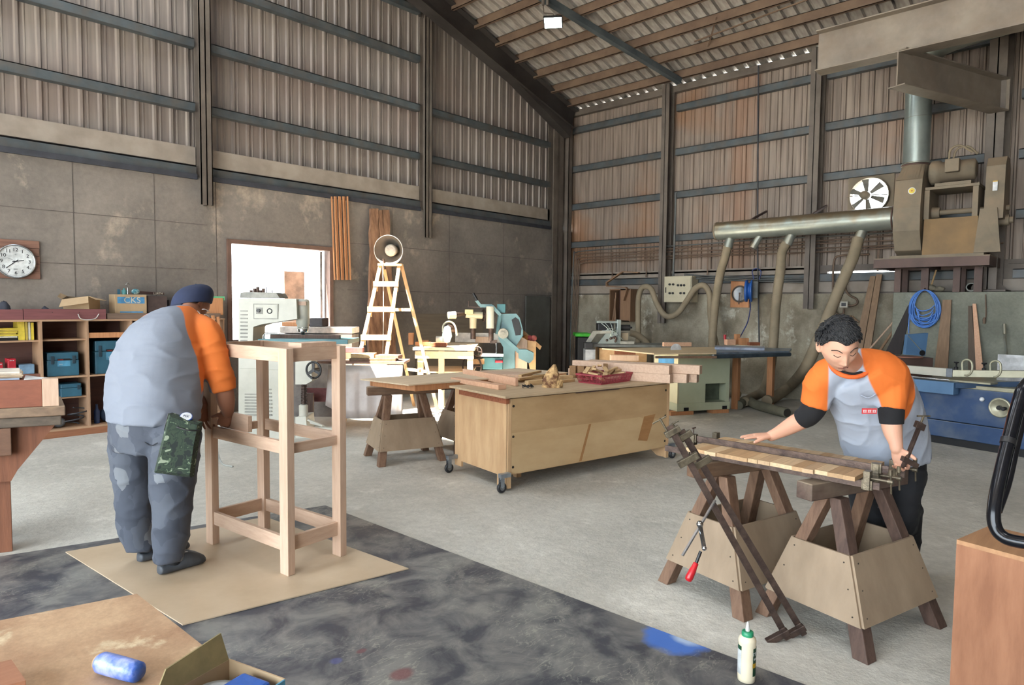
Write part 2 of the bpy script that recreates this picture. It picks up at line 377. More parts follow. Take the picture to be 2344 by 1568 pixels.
m.box(-.5, -7.74, 1.75, .05, -7.34, 1.775); m.prism([(-.40, -7.53, 1.78), (-.40, -7.53, 1.98), (-.40, -7.35, 1.78)], (.012, 0, 0)); m.prism([(-.1, -7.53, 1.78), (-.1, -7.53, 1.98), (-.1, -7.72, 1.78)], (.012, 0, 0))
put('column', m, M_post, wr, bevel=.003)
m = MB(); m.box(-.62, -14, 0, -.001, -6.47, 1.745); put('trim_1', m, M_plinth, kind='structure', bevel=.01)
# ------------------------------------------------------------------ other walls with the big doorways (out of frame)
M_far = mat('far_cladding', (128,118,110), .7)
m = MB(); m.box(-17, -14.15, 0, .15, -14, 9); put('wall_back', m, M_far, kind='structure')
m = MB(); m.box(-17.15, -14, 4.6, -17, .15, 9); m.box(-17.15, -14, 0, -17, -12.5, 4.6); m.box(-17.15, -1.5, 0, -17, .15, 4.6); put('wall_west', m, M_far, kind='structure')
# ------------------------------------------------------------------ roof
SKX0, SKX1, SKY0, SKY1 = -10.6, -7.8, -2.4, -.3     # rooflight
ce = thing('ceiling', None, None, (-8, -7, 5.6), kind='structure')
m = MB(); s = -14.2; pitch = .2
while s < .1:
    P = [(s, 0), (s+pitch*.30, 0), (s+pitch*.36, .055), (s+pitch*.56, .055), (s+pitch*.62, 0), (s+pitch, 0)]
    for i in range(len(P)-1):
        a, b = P[i], P[i+1]; mid = (a[0]+b[0])/2
        zz = lambda x, n: (roofz(x) if x > -9 else roofz(-18-x))+n
        for xa, xb in ((.17, -9), (-9, -17)):
            sp = [(xa, xb)]
            if SKY0 < mid < SKY1: sp = [(SKX0, -17)] if xa == -9 else [(xa, SKX1)]
            for u, w in sp: m.add([(u, a[0], zz(u, a[1])), (u, b[0], zz(u, b[1])), (w, b[0], zz(w, b[1])), (w, a[0], zz(w, a[1]))], [(0, 1, 2, 3)])
    s += pitch
put('roof_sheet', m, M_roof, ce)
k = 0
for s in [.30+.53*i for i in range(14)]:
    z = roofz(-s)-.155
    m = MB(); x = -s
    ys = [(-14, -.1)]
    for a, b in ys: m.box(x-.005, a, z, x+.005, b, z+.15); m.box(x-.005, a, z, x+.05, b, z+.008); m.box(x-.005, a, z+.142, x+.05, b, z+.15)
    put('purlin', m, M_purlin, ce)
def ibeam(a, b, h, w, t=.012, up=UP):
    a = Vector(a); b = Vector(b); d = (b-a).normalized(); sd = d.cross(Vector(up)).normalized(); u = sd.cross(d).normalized()
    m = MB(); m.bar(a, b, t, h, up); m.bar(a+u*(h/2-t/2), b+u*(h/2-t/2), w, t, up); m.bar(a-u*(h/2-t/2), b-u*(h/2-t/2), w, t, up); return m
m = ibeam((-.1, -.24, 5.17+.21), (-9, -.24, 5.17+.21+.302*8.9), .40, .24, .014); m.add([], [])
m.prism([(-2.0, -.31, 5.76), (-.25, -.31, 5.0), (-.25, -.31, 5.26), (-2.1, -.31, 5.80)], (0, .2, 0))
put('rafter', m, M_rafter, ce)
def RP(px, py, off):       # pixel onto a plane parallel to the roof
    d = ray(px, py); t = (5.68+off-.29*CAM[0]-CAM[2])/(d[2]+.29*d[0]); return Vector(CAM+d*t)
a = RP(1556, 186, -.21); b = RP(1235, -10, -.21)
m = MB(); m.bar(a, b+(b-a)*1.5, .1, .1); put('roof_strut', m, M_blue_steel, ce, bevel=.003)
m = MB(); m.bar(RP(1590, 95, -.1), RP(1900, -20, -.16), .02, .02); m.bar(RP(1640, 40, -.1), RP(1620, 110, -.1), .02, .02); put('brace_rod', m, M_purlin, ce)
# crane runway beam and its bracket
c3 = (-.41, -7.56)
bl = Z(2052, 198, 4.10); br = Z(2290, 256, 4.10)
m = ibeam(bl+Vector((0, 0, .21)), br+Vector((0, 0, .2)), .42, .2, .016)
d = (br-bl).normalized(); m.bar(br+Vector((0,0,.0)), br+Vector((0,0,.42)), .2, .014, up=d)
tag(put('bracket_beam', m, M_crane, bevel=.003), 'short dusty steel I-beam standing out level from the right-hand column', 'steel beam')
rx = bl.x+.12
l0 = X(1872, 168, rx)
m = ibeam((rx, l0.y, l0.z+.25), (rx, -13.9, l0.z+.25), .5, .24, .016)
tag(put('crane_runway_beam', m, M_crane, bevel=.003), 'long dusty steel I-beam running out of the top right corner of the hall', 'steel beam')
# ------------------------------------------------------------------ timber materials
M_pale = wood('pale_timber', (200,172,150), (178,149,127), 4, 2)
M_palex = wood('pale_timber_x', (200,172,150), (178,149,127), 4, 0)
M_paley = wood('pale_timber_y', (200,172,150), (178,149,127), 4, 1)
M_ply = wood('plywood', (196,160,118), (172,134,94), 2.2, 0, stretch=4, amt=.6)
M_plyz = wood('plywood_upright', (206,172,132), (184,148,110), 2.2, 2, stretch=5, amt=.6)
M_horse_ply = wood('worn_plywood', (158,138,116), (132,114,94), 2.0, 2, stretch=3, amt=.7)
M_horse_leg = wood('old_timber', (132,104,84), (94,70,56), 4, 2)
M_horse_leg_dark = wood('dark_old_timber', (98,78,68), (66,50,44), 4, 2)
M_horse_beam = wood('old_beam', (92,74,66), (66,52,46), 4, 0, dust=.6)
M_horse_beam2 = wood('old_beam_brown', (120,92,72), (82,60,46), 4, 0, dust=.4)
M_red_brown = wood('red_brown_timber', (150,92,64), (112,64,44), 4, 0)
M_orange = wood('orange_timber', (190,138,98), (164,112,76), 4, 2)
M_steelbar = mat('clamp_steel', (92,76,68), .45, .6, col2=(60,48,44), scale=20)
M_brass = mat('clamp_brass_zinc', (118,108,90), .4, .6, col2=(78,70,58), scale=20)
M_chrome = mat('bright_chrome', (200,202,204), .15, 1.0, bump=0)
M_black = mat('black_plastic', (24,24,27), .45, col2=(18,18,20))
M_screw = mat('screw_head', (54,46,40), .5, .4, bump=0)
# ------------------------------------------------------------------ dark floor sheet and the plywood sheet on it
def scuffed():
    m = bpy.data.materials.new('scuffed_dark_floor_sheet'); m.use_nodes = True; nt = m.node_tree; N = nt.nodes; L = nt.links; b = N['Principled BSDF']
    tc = N.new('ShaderNodeTexCoord')
    n = N.new('ShaderNodeTexNoise'); n.inputs['Scale'].default_value = 4.2; n.inputs['Detail'].default_value = 9; n.inputs['Roughness'].default_value = .65; n.inputs['Distortion'].default_value = .5; L.new(tc.outputs['Object'], n.inputs['Vector'])
    r = N.new('ShaderNodeValToRGB'); e = r.color_ramp.elements; e[0].position = .40; e[0].color = (*lin((60,62,70)), 1); e[1].position = .62; e[1].color = (*lin((118,117,114)), 1); L.new(n.outputs['Fac'], r.inputs[0])
    w = N.new('ShaderNodeTexNoise'); w.inputs['Scale'].default_value = 4.5; w.inputs['Detail'].default_value = 6; w.inputs['Distortion'].default_value = 2.4; mp = N.new('ShaderNodeMapping'); mp.inputs['Scale'].default_value = (1, 2.6, 1); mp.inputs['Rotation'].default_value = (0, 0, .6); L.new(tc.outputs['Object'], mp.inputs[0]); L.new(mp.outputs[0], w.inputs['Vector'])
    r2 = N.new('ShaderNodeValToRGB'); e = r2.color_ramp.elements; e[0].position = .495; e[0].color = (0, 0, 0, 1); e[1].position = .535; e[1].color = (0, 0, 0, 1); k = e.new(.515); k.color = (.75, .75, .75, 1); L.new(w.outputs['Fac'], r2.inputs[0])
    n5 = N.new('ShaderNodeTexNoise'); n5.inputs['Scale'].default_value = 2.1; n5.inputs['Detail'].default_value = 3; L.new(tc.outputs['Object'], n5.inputs['Vector'])
    mm = N.new('ShaderNodeMapRange'); mm.inputs[1].default_value = .45; mm.inputs[2].default_value = .6; L.new(n5.outputs['Fac'], mm.inputs[0])
    ml = N.new('ShaderNodeMath'); ml.operation = 'MULTIPLY'; L.new(r2.outputs[0], ml.inputs[0]); L.new(mm.outputs[0], ml.inputs[1])
    x = N.new('ShaderNodeMix'); x.data_type = 'RGBA'; L.new(ml.outputs[0], x.inputs[0]); L.new(r.outputs[0], x.inputs[6]); x.inputs[7].default_value = (*lin((150,150,138)), 1)
    # sprayed blue patch with a pale middle, and smaller red marks
    def blob(src, cx, cy, ra, rb, col, soft, amt):
        mpp = N.new('ShaderNodeMapping'); mpp.inputs['Location'].default_value = (-cx/ra, -cy/rb, 0); mpp.inputs['Scale'].default_value = (1/ra, 1/rb, 0)
        L.new(tc.outputs['Object'], mpp.inputs[0])
        nn = N.new('ShaderNodeTexNoise'); nn.inputs['Scale'].default_value = 9; nn.inputs['Detail'].default_value = 5; L.new(tc.outputs['Object'], nn.inputs['Vector'])
        ln = N.new('ShaderNodeVectorMath'); ln.operation = 'LENGTH'; L.new(mpp.outputs[0], ln.inputs[0])
        ad = N.new('ShaderNodeMath'); ad.operation = 'MULTIPLY_ADD'; ad.inputs[1].default_value = .7; L.new(nn.outputs['Fac'], ad.inputs[0]); L.new(ln.outputs['Value'], ad.inputs[2])
        mr = N.new('ShaderNodeMapRange'); mr.inputs[1].default_value = 1.35; mr.inputs[2].default_value = 1.35-soft; mr.inputs[4].default_value = amt; L.new(ad.outputs[0], mr.inputs[0])
        y = N.new('ShaderNodeMix'); y.data_type = 'RGBA'; L.new(mr.outputs[0], y.inputs[0]); L.new(src, y.inputs[6]); y.inputs[7].default_value = (*lin(col), 1); return y.outputs[2]
    o = MAT_ORG; q = Z(1555, 1462)
    c = blob(x.outputs[2], q.x-o.x, q.y-o.y, .17, .17, (64,110,190), .3, .95)
    q = Z(1570, 1468); c = blob(c, q.x-o.x, q.y-o.y, .05, .08, (170,190,215), .6, .9)
    q = Z(920, 1545); c = blob(c, q.x-o.x, q.y-o.y, .06, .05, (110,58,62), .4, .7)
    q = Z(828, 1492); c = blob(c, q.x-o.x, q.y-o.y, .03, .02, (110,58,62), .4, .6)
    q = Z(770, 1515); c = blob(c, q.x-o.x, q.y-o.y, .03, .03, (70,80,140), .4, .5)
    L.new(c, b.inputs['Base Color']); b.inputs['Roughness'].default_value = .38
    n6 = N.new('ShaderNodeTexNoise'); n6.inputs['Scale'].default_value = 5; n6.inputs['Detail'].default_value = 6; L.new(tc.outputs['Object'], n6.inputs['Vector'])
    mr = N.new('ShaderNodeMapRange'); mr.inputs[3].default_value = .28; mr.inputs[4].default_value = .62; L.new(n6.outputs['Fac'], mr.inputs[0]); L.new(mr.outputs[0], b.inputs['Roughness'])
    bp = N.new('ShaderNodeBump'); bp.inputs['Strength'].default_value = .35; bp.inputs['Distance'].default_value = .006; L.new(n.outputs['Fac'], bp.inputs['Height']); L.new(bp.outputs[0], b.inputs['Normal'])
    return m
a = Z(745, 1158); b_ = Z(1840, 1568); l0 = Z(0, 1275)
d1 = (b_-a).normalized(); d2 = (l0-a).normalized()
P0 = a; P1 = a+d1*5.0; P3 = a+d2*3.6; P2 = P3+d1*5.0
MAT_ORG = Vector((P0+P1+P2+P3)/4); MAT_ORG.z = 0
m = MB(); m.prism([P0, P1, P2, P3], (0, 0, .004))
if True:
    q = (P0+P1+P2+P3)/4; q.z = 0; put('floor_sheet', m, scuffed(), label='large dark grey scuffed sheet covering the floor in the foreground', cat='floor sheet', loc=MAT_ORG)
A = Z(150, 1265, .006); B = Z(418, 1432, .006); Cc = Z(935, 1303, .006); Dd = A+Cc-B
m = MB(); m.prism([A, B, Cc, Dd], (0, 0, .006)); put('plywood_sheet', m, mat('tan_hardboard', (188,169,144), .5, col2=(173,153,127), scale=2.2, amt=.5, bump=.05), label='large tan plywood sheet lying on the dark floor sheet under the timber frame', cat='plywood sheet')
PLZ = .0125
# ------------------------------------------------------------------ unfinished timber frame
fr = thing('console_stand', 'tall unfinished pale timber frame of four posts and rails standing on the tan plywood sheet', 'furniture frame', Z(640, 1265, PLZ))
f1 = Z(660, 1320, PLZ); f0 = Z(475, 1243, PLZ); f2 = Z(790, 1290, PLZ); f3 = Z(597, 1218, PLZ)
fu = (f0-f1); L_ = fu.length; fu.normalize(); fv = Vector((fu.y, -fu.x, 0));
if fv.dot(f2-f1) < 0: fv = -fv
Wd = .36; lw = .075; lt = .045; H = 1.245
L_ = .845
O = f1+fu*lw/2+fv*lt/2
def fp(u, v, z): return O+fu*u+fv*v+Vector((0, 0, z))
LU = L_-lw; LV = .40-lt
def zz(px, py, u, v):
    p = fp(u, v, 0); return HZ(px, py, p.x, p.y)
m = MB()
for u, v in ((0, 0), (LU, 0), (0, LV), (LU, LV)):
    mb = MB(); mb.obox(fp(u, v, H/2), fu, fv, UP, lw/2, lt/2, H/2); put('post', mb, M_pale, fr, bevel=.002)
for z0, z1 in ((H-.075, H), (.665, .735), (.125, .205)):
    for v in (0, LV):
        mb = MB(); mb.obox(fp(LU/2, v, (z0+z1)/2), fu, fv, UP, (LU-lw)/2, .012, (z1-z0)/2); put('long_rail', mb, M_paley, fr, bevel=.0015)
for z0, z1 in ((H-.075, H), (.665, .72), (.125, .205)):
    for u in (0, LU):
        if z1 < 1 and z0 > .5 and u > 0: continue
        mb = MB(); mb.obox(fp(u, LV/2, (z0+z1)/2), fu, fv, UP, .012, (LV-lt)/2, (z1-z0)/2); put('short_rail', mb, M_palex, fr, bevel=.0015)
m = MB(); m.obox(fp(.06, LV*.62, H+.012), fu, fv, UP, .06, .12, .012)
put('wood_offcut', m, M_paley, label='flat pale timber offcut lying on top of the tall timber frame', cat='wood offcut', bevel=.001)
BLK_U = LU-.23
m = MB(); m.obox(fp(BLK_U, .026, .735+.048), fu, fv, UP, .15, .013, .048); m.obox(fp(BLK_U-.10, .07, .735+.03), fu, fv, UP, .012, .03, .022)
put('timber_block', m, M_paley, label='short pale timber board held upright on the middle rail of the frame', cat='timber board', bevel=.001)
# ------------------------------------------------------------------ sawhorses
def sawhorse(name, label, loc, yaw, beam_m, leg_ms, ply_m, L=.78, notch=False, ply_bot=.135, H=.712, ovr=(.3, .36), beam_yaw=0):
    t = thing(name, label, 'sawhorse', loc, yaw, local=True)
    m = MB(); c_, s_ = math.cos(beam_yaw), math.sin(beam_yaw)
    m.obox((( ovr[1]-ovr[0])/2, 0, H-.04), (c_, s_, 0), (-s_, c_, 0), UP, (ovr[0]+ovr[1])/2+.08, .042, .04); put('beam', m, beam_m, t, bevel=.005)
    hx, hy = .30, .25; tx, ty = .17, .028
    k = 0
    for sx in (-1, 1):
        for sy in (-1, 1):
            m = MB(); a = Vector((sx*hx, sy*hy, 0)); b = Vector((sx*tx, sy*ty, H-.08)); n = Vector((sx*.2, sy*.1, 0))
            w = .035
            P = [a+Vector((-w, -w, 0)), a+Vector((w, -w, 0)), a+Vector((w, w, 0)), a+Vector((-w, w, 0))]
            Q = [b+Vector((-w, -w*.8, 0)), b+Vector((w, -w*.8, 0)), b+Vector((w, w*.8, 0)), b+Vector((-w, w*.8, 0))]
            m.hexa(P, Q); put('leg', m, leg_ms[k % len(leg_ms)], t, bevel=.004); k += 1
    zb, zt = ply_bot, .41
    def at(sx, sy, z):
        f = z/(H-.08); return Vector((sx*(hx+(tx-hx)*f+.036), sy*(hy+(ty-hy)*f+.036), z))
    for A_, B_, n in (((-1, -1), (1, -1), Vector((0, -1, 0))), ((1, -1), (1, 1), Vector((1, 0, 0))), ((1, 1), (-1, 1), Vector((0, 1, 0))), ((-1, 1), (-1, -1), Vector((-1, 0, 0)))):
        a0, b0, a1, b1 = at(*A_, zb), at(*B_, zb), at(*A_, zt), at(*B_, zt)
        m = MB(); m.hexa([a0, b0, b0+n*.011, a0+n*.011], [a1, b1, b1+n*.011, a1+n*.011]); p = put('plywood_panel', m, ply_m, t)
        m = MB(); e = (b0-a0).normalized()
        for q0, q1, sg in ((a0, a1, 1), (b0, b1, -1)):
            for k_ in (.12, .5, .88):
                c = q0.lerp(q1, k_)+e*sg*.03+n*.011; m.cyl(c, c+n*.0015, .0035, seg=8)
        put('screw', m, M_screw, p)
    return t
sR = sawhorse('sawhorse', 'worn sawhorse with plywood skirts nearest the camera, under the right end of the glued panel', Vector((-7.765, -8.03, 0)), math.radians(-15), M_horse_beam, [M_horse_leg_dark, M_horse_leg, M_horse_leg_dark, M_horse_leg], M_horse_ply, ovr=(.27, .27), beam_yaw=math.radians(-5))
sL = sawhorse('sawhorse', 'worn sawhorse with plywood skirts under the left end of the glued panel', Vector((-7.77, -7.485, 0)), math.radians(-14), M_horse_beam2, [M_horse_leg, M_horse_leg], M_horse_ply, ovr=(.28, .25), beam_yaw=math.radians(-6))
# ------------------------------------------------------------------ glued panel with sash clamps
PZ = .765
NL = Z(1572, 1024, PZ); NR = Z(1958, 1092, PZ); FRr = Z(2092, 1064, PZ); FL = Z(1690, 1008, PZ)
pu = (NR-NL).normalized(); pL = (NR-NL).length; pv = Vector((-pu.y, pu.x, 0)) if Vector((-pu.y, pu.x, 0)).dot(FRr-NR) > 0 else Vector((pu.y, -pu.x, 0)); pW = ((FRr-NR).dot(pv)+(FL-NL).dot(pv))/2
gp = thing('glued_panel', 'wide pale panel of short boards being glued edge to edge on the two sawhorses', 'wood panel', NL)
def pp(u, v, z=0): return NL+pu*u+pv*v+Vector((0, 0, z))
n = 15; e = [0]
for i in range(n): e.append(e[-1]+random.uniform(.8, 1.2))
e = [x/e[-1]*pL for x in e]
tones = [wood('board_%d' % i, c, tuple(x*.88 for x in c), 5, 0, amt=.6) for i, c in enumerate([(200,170,132), (186,152,114), (210,182,146), (192,162,128), (176,144,108)])]
for i in range(n):
    j0 = random.uniform(-.012, .006); j1 = random.uniform(-.004, .01)
    m = MB(); m.prism([pp(e[i]+.0005, j0), pp(e[i+1]-.0005, j0), pp(e[i+1]-.0005, pW+j1), pp(e[i]+.0005, pW+j1)], (0, 0, -.019))
    put('board', m, random.choice(tones), gp, bevel=.0008)
def clamp(label, v, u0, u1, over, z, group='sash clamps on the glued panel'):
    t = thing('sash_clamp', label, 'sash clamp', pp(u0, v, z), group=None)
    m = MB(); zc = z+ (.017 if over else -.019-.017)
    m.bar(pp(u0, v, zc), pp(u1, v, zc), .009, .032); put('bar', m, M_steelbar, t, bevel=.001)
    sgn = 1 if over else -1
    for uu, nm in ((u0+.13, 'tail_jaw'), (u1-.05, 'fixed_jaw')):
        m = MB(); m.obox(pp(uu, v, zc-sgn*.02), pu, pv, UP, .014, .02, .042); m.obox(pp(uu, v, zc), pu, pv, UP, .022, .013, .022); put(nm, m, M_brass, t, bevel=.002)
    m = MB(); c = pp(u1-.05, v, zc-sgn*.03); m.cyl(c, c+pu*.085, .006, seg=10); m.cyl(c+pu*.08, c+pu*.1, .011, seg=12); q = c+pu*.092; m.cyl(q-UP*.055+pv*.012, q+UP*.05-pv*.012, .004, seg=8); m.cyl(q+UP*.03-pv*.01, q+UP*.055-pv*.012, .009, seg=8)
    put('screw_handle', m, M_brass, t)
    m = MB(); c = pp(u0+.13, v, zc+sgn*.02); m.cyl(c, c+UP*sgn*.035, .004, seg=8); m.cyl(c+UP*sgn*.035-pv*.02, c+UP*sgn*.035+pv*.02, .004, seg=8); put('pin', m, M_steelbar, t)
    return t
clamp('steel sash clamp lying across the top of the glued panel', pW*.42, -.19, pL+.085, True, 0)
clamp('steel sash clamp under the near edge of the glued panel', .05, -.16, pL+.085, False, 0)
clamp('steel sash clamp under the far edge of the glued panel beside the younger worker', pW-.04, -.16, pL+.10, False, 0)
# ------------------------------------------------------------------ two long sash clamps leaning on the left sawhorse
def leaning(label, top, foot):
    t = thing('sash_clamp', label, 'sash clamp', foot, group=None); d = (top-foot).normalized(); sd = d.cross(Vector((CF.x, CF.y, 0))).normalized(); nn = sd.cross(d).normalized()
    m = MB(); m.bar(foot+d*.02, top, .007, .03, up=sd); put('bar', m, M_steelbar, t, bevel=.001)
    m = MB(); c = foot+d*.03; m.obox(c+sd*.035, d, sd, nn, .014, .055, .016); m.obox(c, d, sd, nn, .03, .014, .012); put('fixed_jaw', m, M_steelbar, t, bevel=.003)
    m = MB(); c = top-d*.03; m.obox(c, d, sd, nn, .014, .036, .014); put('screw_head', m, M_brass, t, bevel=.003); m = MB(); m.obox(c-d*.145, d, sd, nn, .016, .05, .013); put('sliding_jaw', m, M_brass, t, bevel=.003)
    m = MB(); m.cyl(c-d*.02+sd*.02, c+d*.08+sd*.02, .005, seg=8); q = c+d*.075+sd*.02; m.cyl(q-sd*.03, q+sd*.04, .0035, seg=8); put('screw_handle', m, M_brass, t)
    return t
leaning('long brown steel sash clamp leaning on the left sawhorse, left one of the pair', D(1532, 975, 2.95), Z(1803, 1462, .012))
leaning('long brown steel sash clamp leaning on the left sawhorse, right one of the pair', D(1560, 985, 3.02), Z(1840, 1452, .012))
q0 = D(2066, 1040, 3.02); q0.z = PZ+.001; q1 = D(2108, 968, 3.06); t = thing('bar_clamp', 'dark steel clamp standing slantwise beside the left hand of the black-haired worker', 'bar clamp', q0)
dq = (q1-q0).normalized(); sq0 = dq.cross(CF).normalized(); m = MB(); m.bar(q0+dq*.012, q1, .010, .024, up=CF); put('bar', m, M_steelbar, t, bevel=.001)
m = MB(); c = q0+dq*.05; m.obox(c-sq0*.02, dq, sq0, CF, .012, .04, .012); put('fixed_jaw', m, M_steelbar, t, bevel=.002); m = MB(); c = q1-dq*.015; m.obox(c, dq, sq0, CF, .016, .022, .012); put('sliding_jaw', m, M_steelbar, t, bevel=.002)
m = MB(); m.cyl(c, c+dq*.05, .005, seg=8); m.cyl(c+dq*.05-CR*.03, c+dq*.05+CR*.03, .004, seg=8); put('screw_handle', m, M_brass, t)
m = MB(); m.tube(bez([Z(488, 1010, .012)+UP*.12, Z(496, 1040, .012)+UP*.06, Z(508, 1060, .010), Z(533, 1068, .010)], 8), .008, 8); T_ = put('floor_cable', m, mat('cable_pale_grey', (176,178,172), .5)); tag(T_, 'pale grey cable end lying on the concrete floor behind the timber stand', 'cable')
# F clamp with red handle hung on the left sawhorse skirt
q0 = D(1637, 1145, 2.86); q1 = D(1562, 1272, 2.80)
t = thing('bar_clamp', 'small chrome bar clamp with a red handle hanging on the left sawhorse', 'bar clamp', q1)
d = (q1-q0).normalized(); m = MB(); m.bar(q0, q1, .006, .018, up=Vector((CF.x, CF.y, 0))); put('bar', m, mat('chrome_bar', (150,152,155), .3, .9), t, bevel=.001)
a = D(1602, 1200, 2.82); b = D(1612, 1255, 2.79)
m = MB(); m.sphere(a, .015, 12, 8); m.bar(a, b, .014, .012); m.sphere(b, .011, 10, 8); put('arm', m, M_chrome, t)
c = D(1604, 1262, 2.78); e_ = D(1594, 1288, 2.775); g = D(1574, 1330, 2.765)
m = MB(); m.cyl(c, e_, .007, seg=10); put('spindle', m, M_black, t)
ax = (g-e_); Lg = ax.length; m = MB(); m.lathe(e_, ax, [(0, .006), (.003, .011), (Lg*.25, .012), (Lg*.4, .0145), (Lg*.8, .0165), (Lg*.95, .014), (Lg, .006)], 14); put('handle', m, mat('red_handle', (190,28,38), .3, col2=(160,20,30)), t)
# ------------------------------------------------------------------ glue bottle
gb = Z(1708, 1557, .0045); t = thing('glue_bottle', 'white glue bottle with green cap standing on the dark floor sheet', 'glue bottle', gb)
H_ = .247
M_glue = mat('glue_bottle_plastic', (226,216,190), .35, col2=(216,204,176), bump=0)
m = MB(); m.lathe(gb, UP, [(0, .026), (.004, .0335), (.02, .0345), (.06, .0345), (.13, .0335), (.158, .034), (.168, .0345), (.178, .031), (.186, .022), (.19, .02)], 32); bd = put('bottle_body', m, M_glue, t)
m = MB(); m.lathe(gb, UP, [(.184, .0225), (.187, .0232), (.202, .0225), (.204, .019)], 24); put('cap', m, mat('green_cap', (44,146,104), .35, col2=(38,130,92)), t)
m = MB(); m.lathe(gb, UP, [(.203, .0078), (.212, .0095), (.214, .009), (.236, .0052), (.242, .003)], 16); put('nozzle', m, mat('nozzle_plastic', (240,240,236), .3, bump=0), t)
def wrap(a0, a1, z0, z1, R, mt, nm, par, seg=16):
    mb = MB(); vs = []; fs = []
    for i in range(seg+1):
        an = a0+(a1-a0)*i/seg; dr = CR*math.sin(an)-CF*math.cos(an)
        vs += [gb+dr*R+UP*z0, gb+dr*R+UP*z1]
    for i in range(seg): fs.append((2*i, 2*i+2, 2*i+3, 2*i+1))
    mb.add(vs, fs, True); return put(nm, mb, mt, par)
M_lg = mat('label_green', (24,72,44), .4, bump=0); M_lw = mat('label_white', (222,226,226), .4, bump=0); M_ly = mat('label_yellow', (214,168,30), .4, bump=0)
wrap(.38, 1.9, .032, .145, .0351, M_lg, 'label', bd); wrap(-2.4, -.98, .034, .15, .0351, M_lw, 'label', bd); wrap(-2.4, -.98, .133, .15, .0353, M_lg, 'label', bd)
wrap(.33, 1.9, .067, .085, .0354, M_ly, 'label', bd); wrap(.5, 1.7, .098, .106, .0354, M_lw, 'label', bd)
x_ = .42
for ch in 'TITE':
    an = x_; dr = CR*math.sin(an)-CF*math.cos(an); tg = CR*math.cos(an)+CF*math.sin(an)
    put('lettering', text_mb(ch, .019, gb+dr*.0356+UP*.122, tg, UP, .0003), M_lw, bd); x_ += .26 if ch != 'I' else .2
# ------------------------------------------------------------------ big mobile cabinet bench in the middle
BU = Vector((.985, -.172, 0)).normalized(); BV = Vector((-BU.y, BU.x, 0)); BO = Vector((-7.345, -5.335, 0)); BL, BD, BT = 1.97, .80, .79
def bb(u, v, z): return BO+BU*u+BV*v+Vector((0, 0, z))
bn = thing('cabinet_bench', 'long plywood cabinet bench on castors in the middle of the floor', 'workbench', bb(BL/2, BD/2, 0))
def bbox(u0, v0, z0, u1, v1, z1):
    m = MB(); m.hexa([bb(u0, v0, z0), bb(u1, v0, z0), bb(u1, v1, z0), bb(u0, v1, z0)], [bb(u0, v0, z1), bb(u1, v0, z1), bb(u1, v1, z1), bb(u0, v1, z1)]); return m
m = MB()
m.prism([bb(0, 0, 0.02), bb(0, 0, BT-.03), bb(0, BD, BT-.03), bb(0, BD, .06), bb(0, BD-.11, .06), bb(0, BD-.11, .11), bb(0, .14, .11), bb(0, .14, .02)], BU*.02); put('end_panel', m, M_plyz, bn, bevel=.001)
m = MB(); m.prism([bb(BL-.02, 0, 0.02), bb(BL-.02, 0, BT-.03), bb(BL-.02, BD, BT-.03), bb(BL-.02, BD, .06), bb(BL-.02, BD-.11, .06), bb(BL-.02, BD-.3, .13), bb(BL-.02, .3, .13), bb(BL-.02, .12, .02)], BU*.02); put('end_panel', m, M_plyz, bn, bevel=.001)
M_front = wood('cabinet_front_ply', (186,156,116), (166,134,96), 1.6, 0, stretch=3, amt=.6)
put('front_panel', bbox(.035, -.006, .13, BL-.035, .010, BT-.04), M_front, bn)
m = bbox(0, -.008, .02, .033, .02, BT-.04); put('corner_stile', m, M_plyz, bn); put('corner_stile', bbox(BL-.033, -.008, .02, BL, .02, BT-.04), M_plyz, bn)
M_stain = wood('darker_ply_stain', (168,124,80), (150,108,68), 3, 0)
put('back_panel', bbox(.02, BD-.02, .13, BL-.02, BD, BT-.03), M_front, bn)
put('bottom_board', bbox(.02, .012, .13, BL-.02, BD-.02, .15), M_front, bn)
put('lighter_patch', MB().prism([bb(.036, -.0062, .135), bb(BL-.036, -.0062, .135), bb(BL-.036, -.0062, .42), bb(BL-.33, -.0062, .43), bb(BL-.42, -.0062, .46), bb(.036, -.0062, .47)], -BV*.0006), wood('patch_light', (196,168,128), (180,150,110), 1.6, 0, stretch=3, amt=.6), bn)
put('tape_strip', MB().prism([bb(.78, -.0068, .14), bb(.81, -.0068, .14), bb(.92, -.0068, .46), bb(.89, -.0068, .46)], -BV*.0006), M_stain, bn)
put('stain_patch', MB().prism([bb(BL-.44, -.0068, .24), bb(BL-.31, -.0068, .22), bb(BL-.20, -.0068, .47), bb(BL-.36, -.0068, .46)], -BV*.0006), M_stain, bn)
m = bbox(.25, .2, .03, .3, .25, .14); put('foot_block', m, M_plyz, bn)
m = MB()
for u in (.052, BL-.055):
    for z in (.19, .44, .69): c = bb(u, -.006, z); m.cyl(c, c-BV*.003, .011, seg=12)
put('screw_plug', m, M_screw, bn)
put('batten', bbox(-.035, -.02, BT-.075, 0, BD-.12, BT-.03), M_red_brown, bn)
put('bench_top', bbox(-.05, -.035, BT-.03, BL+.03, BD+.02, BT-.012), wood('bench_top_ply', (190,168,138), (168,144,114), 2.5, 0), bn, bevel=.001)
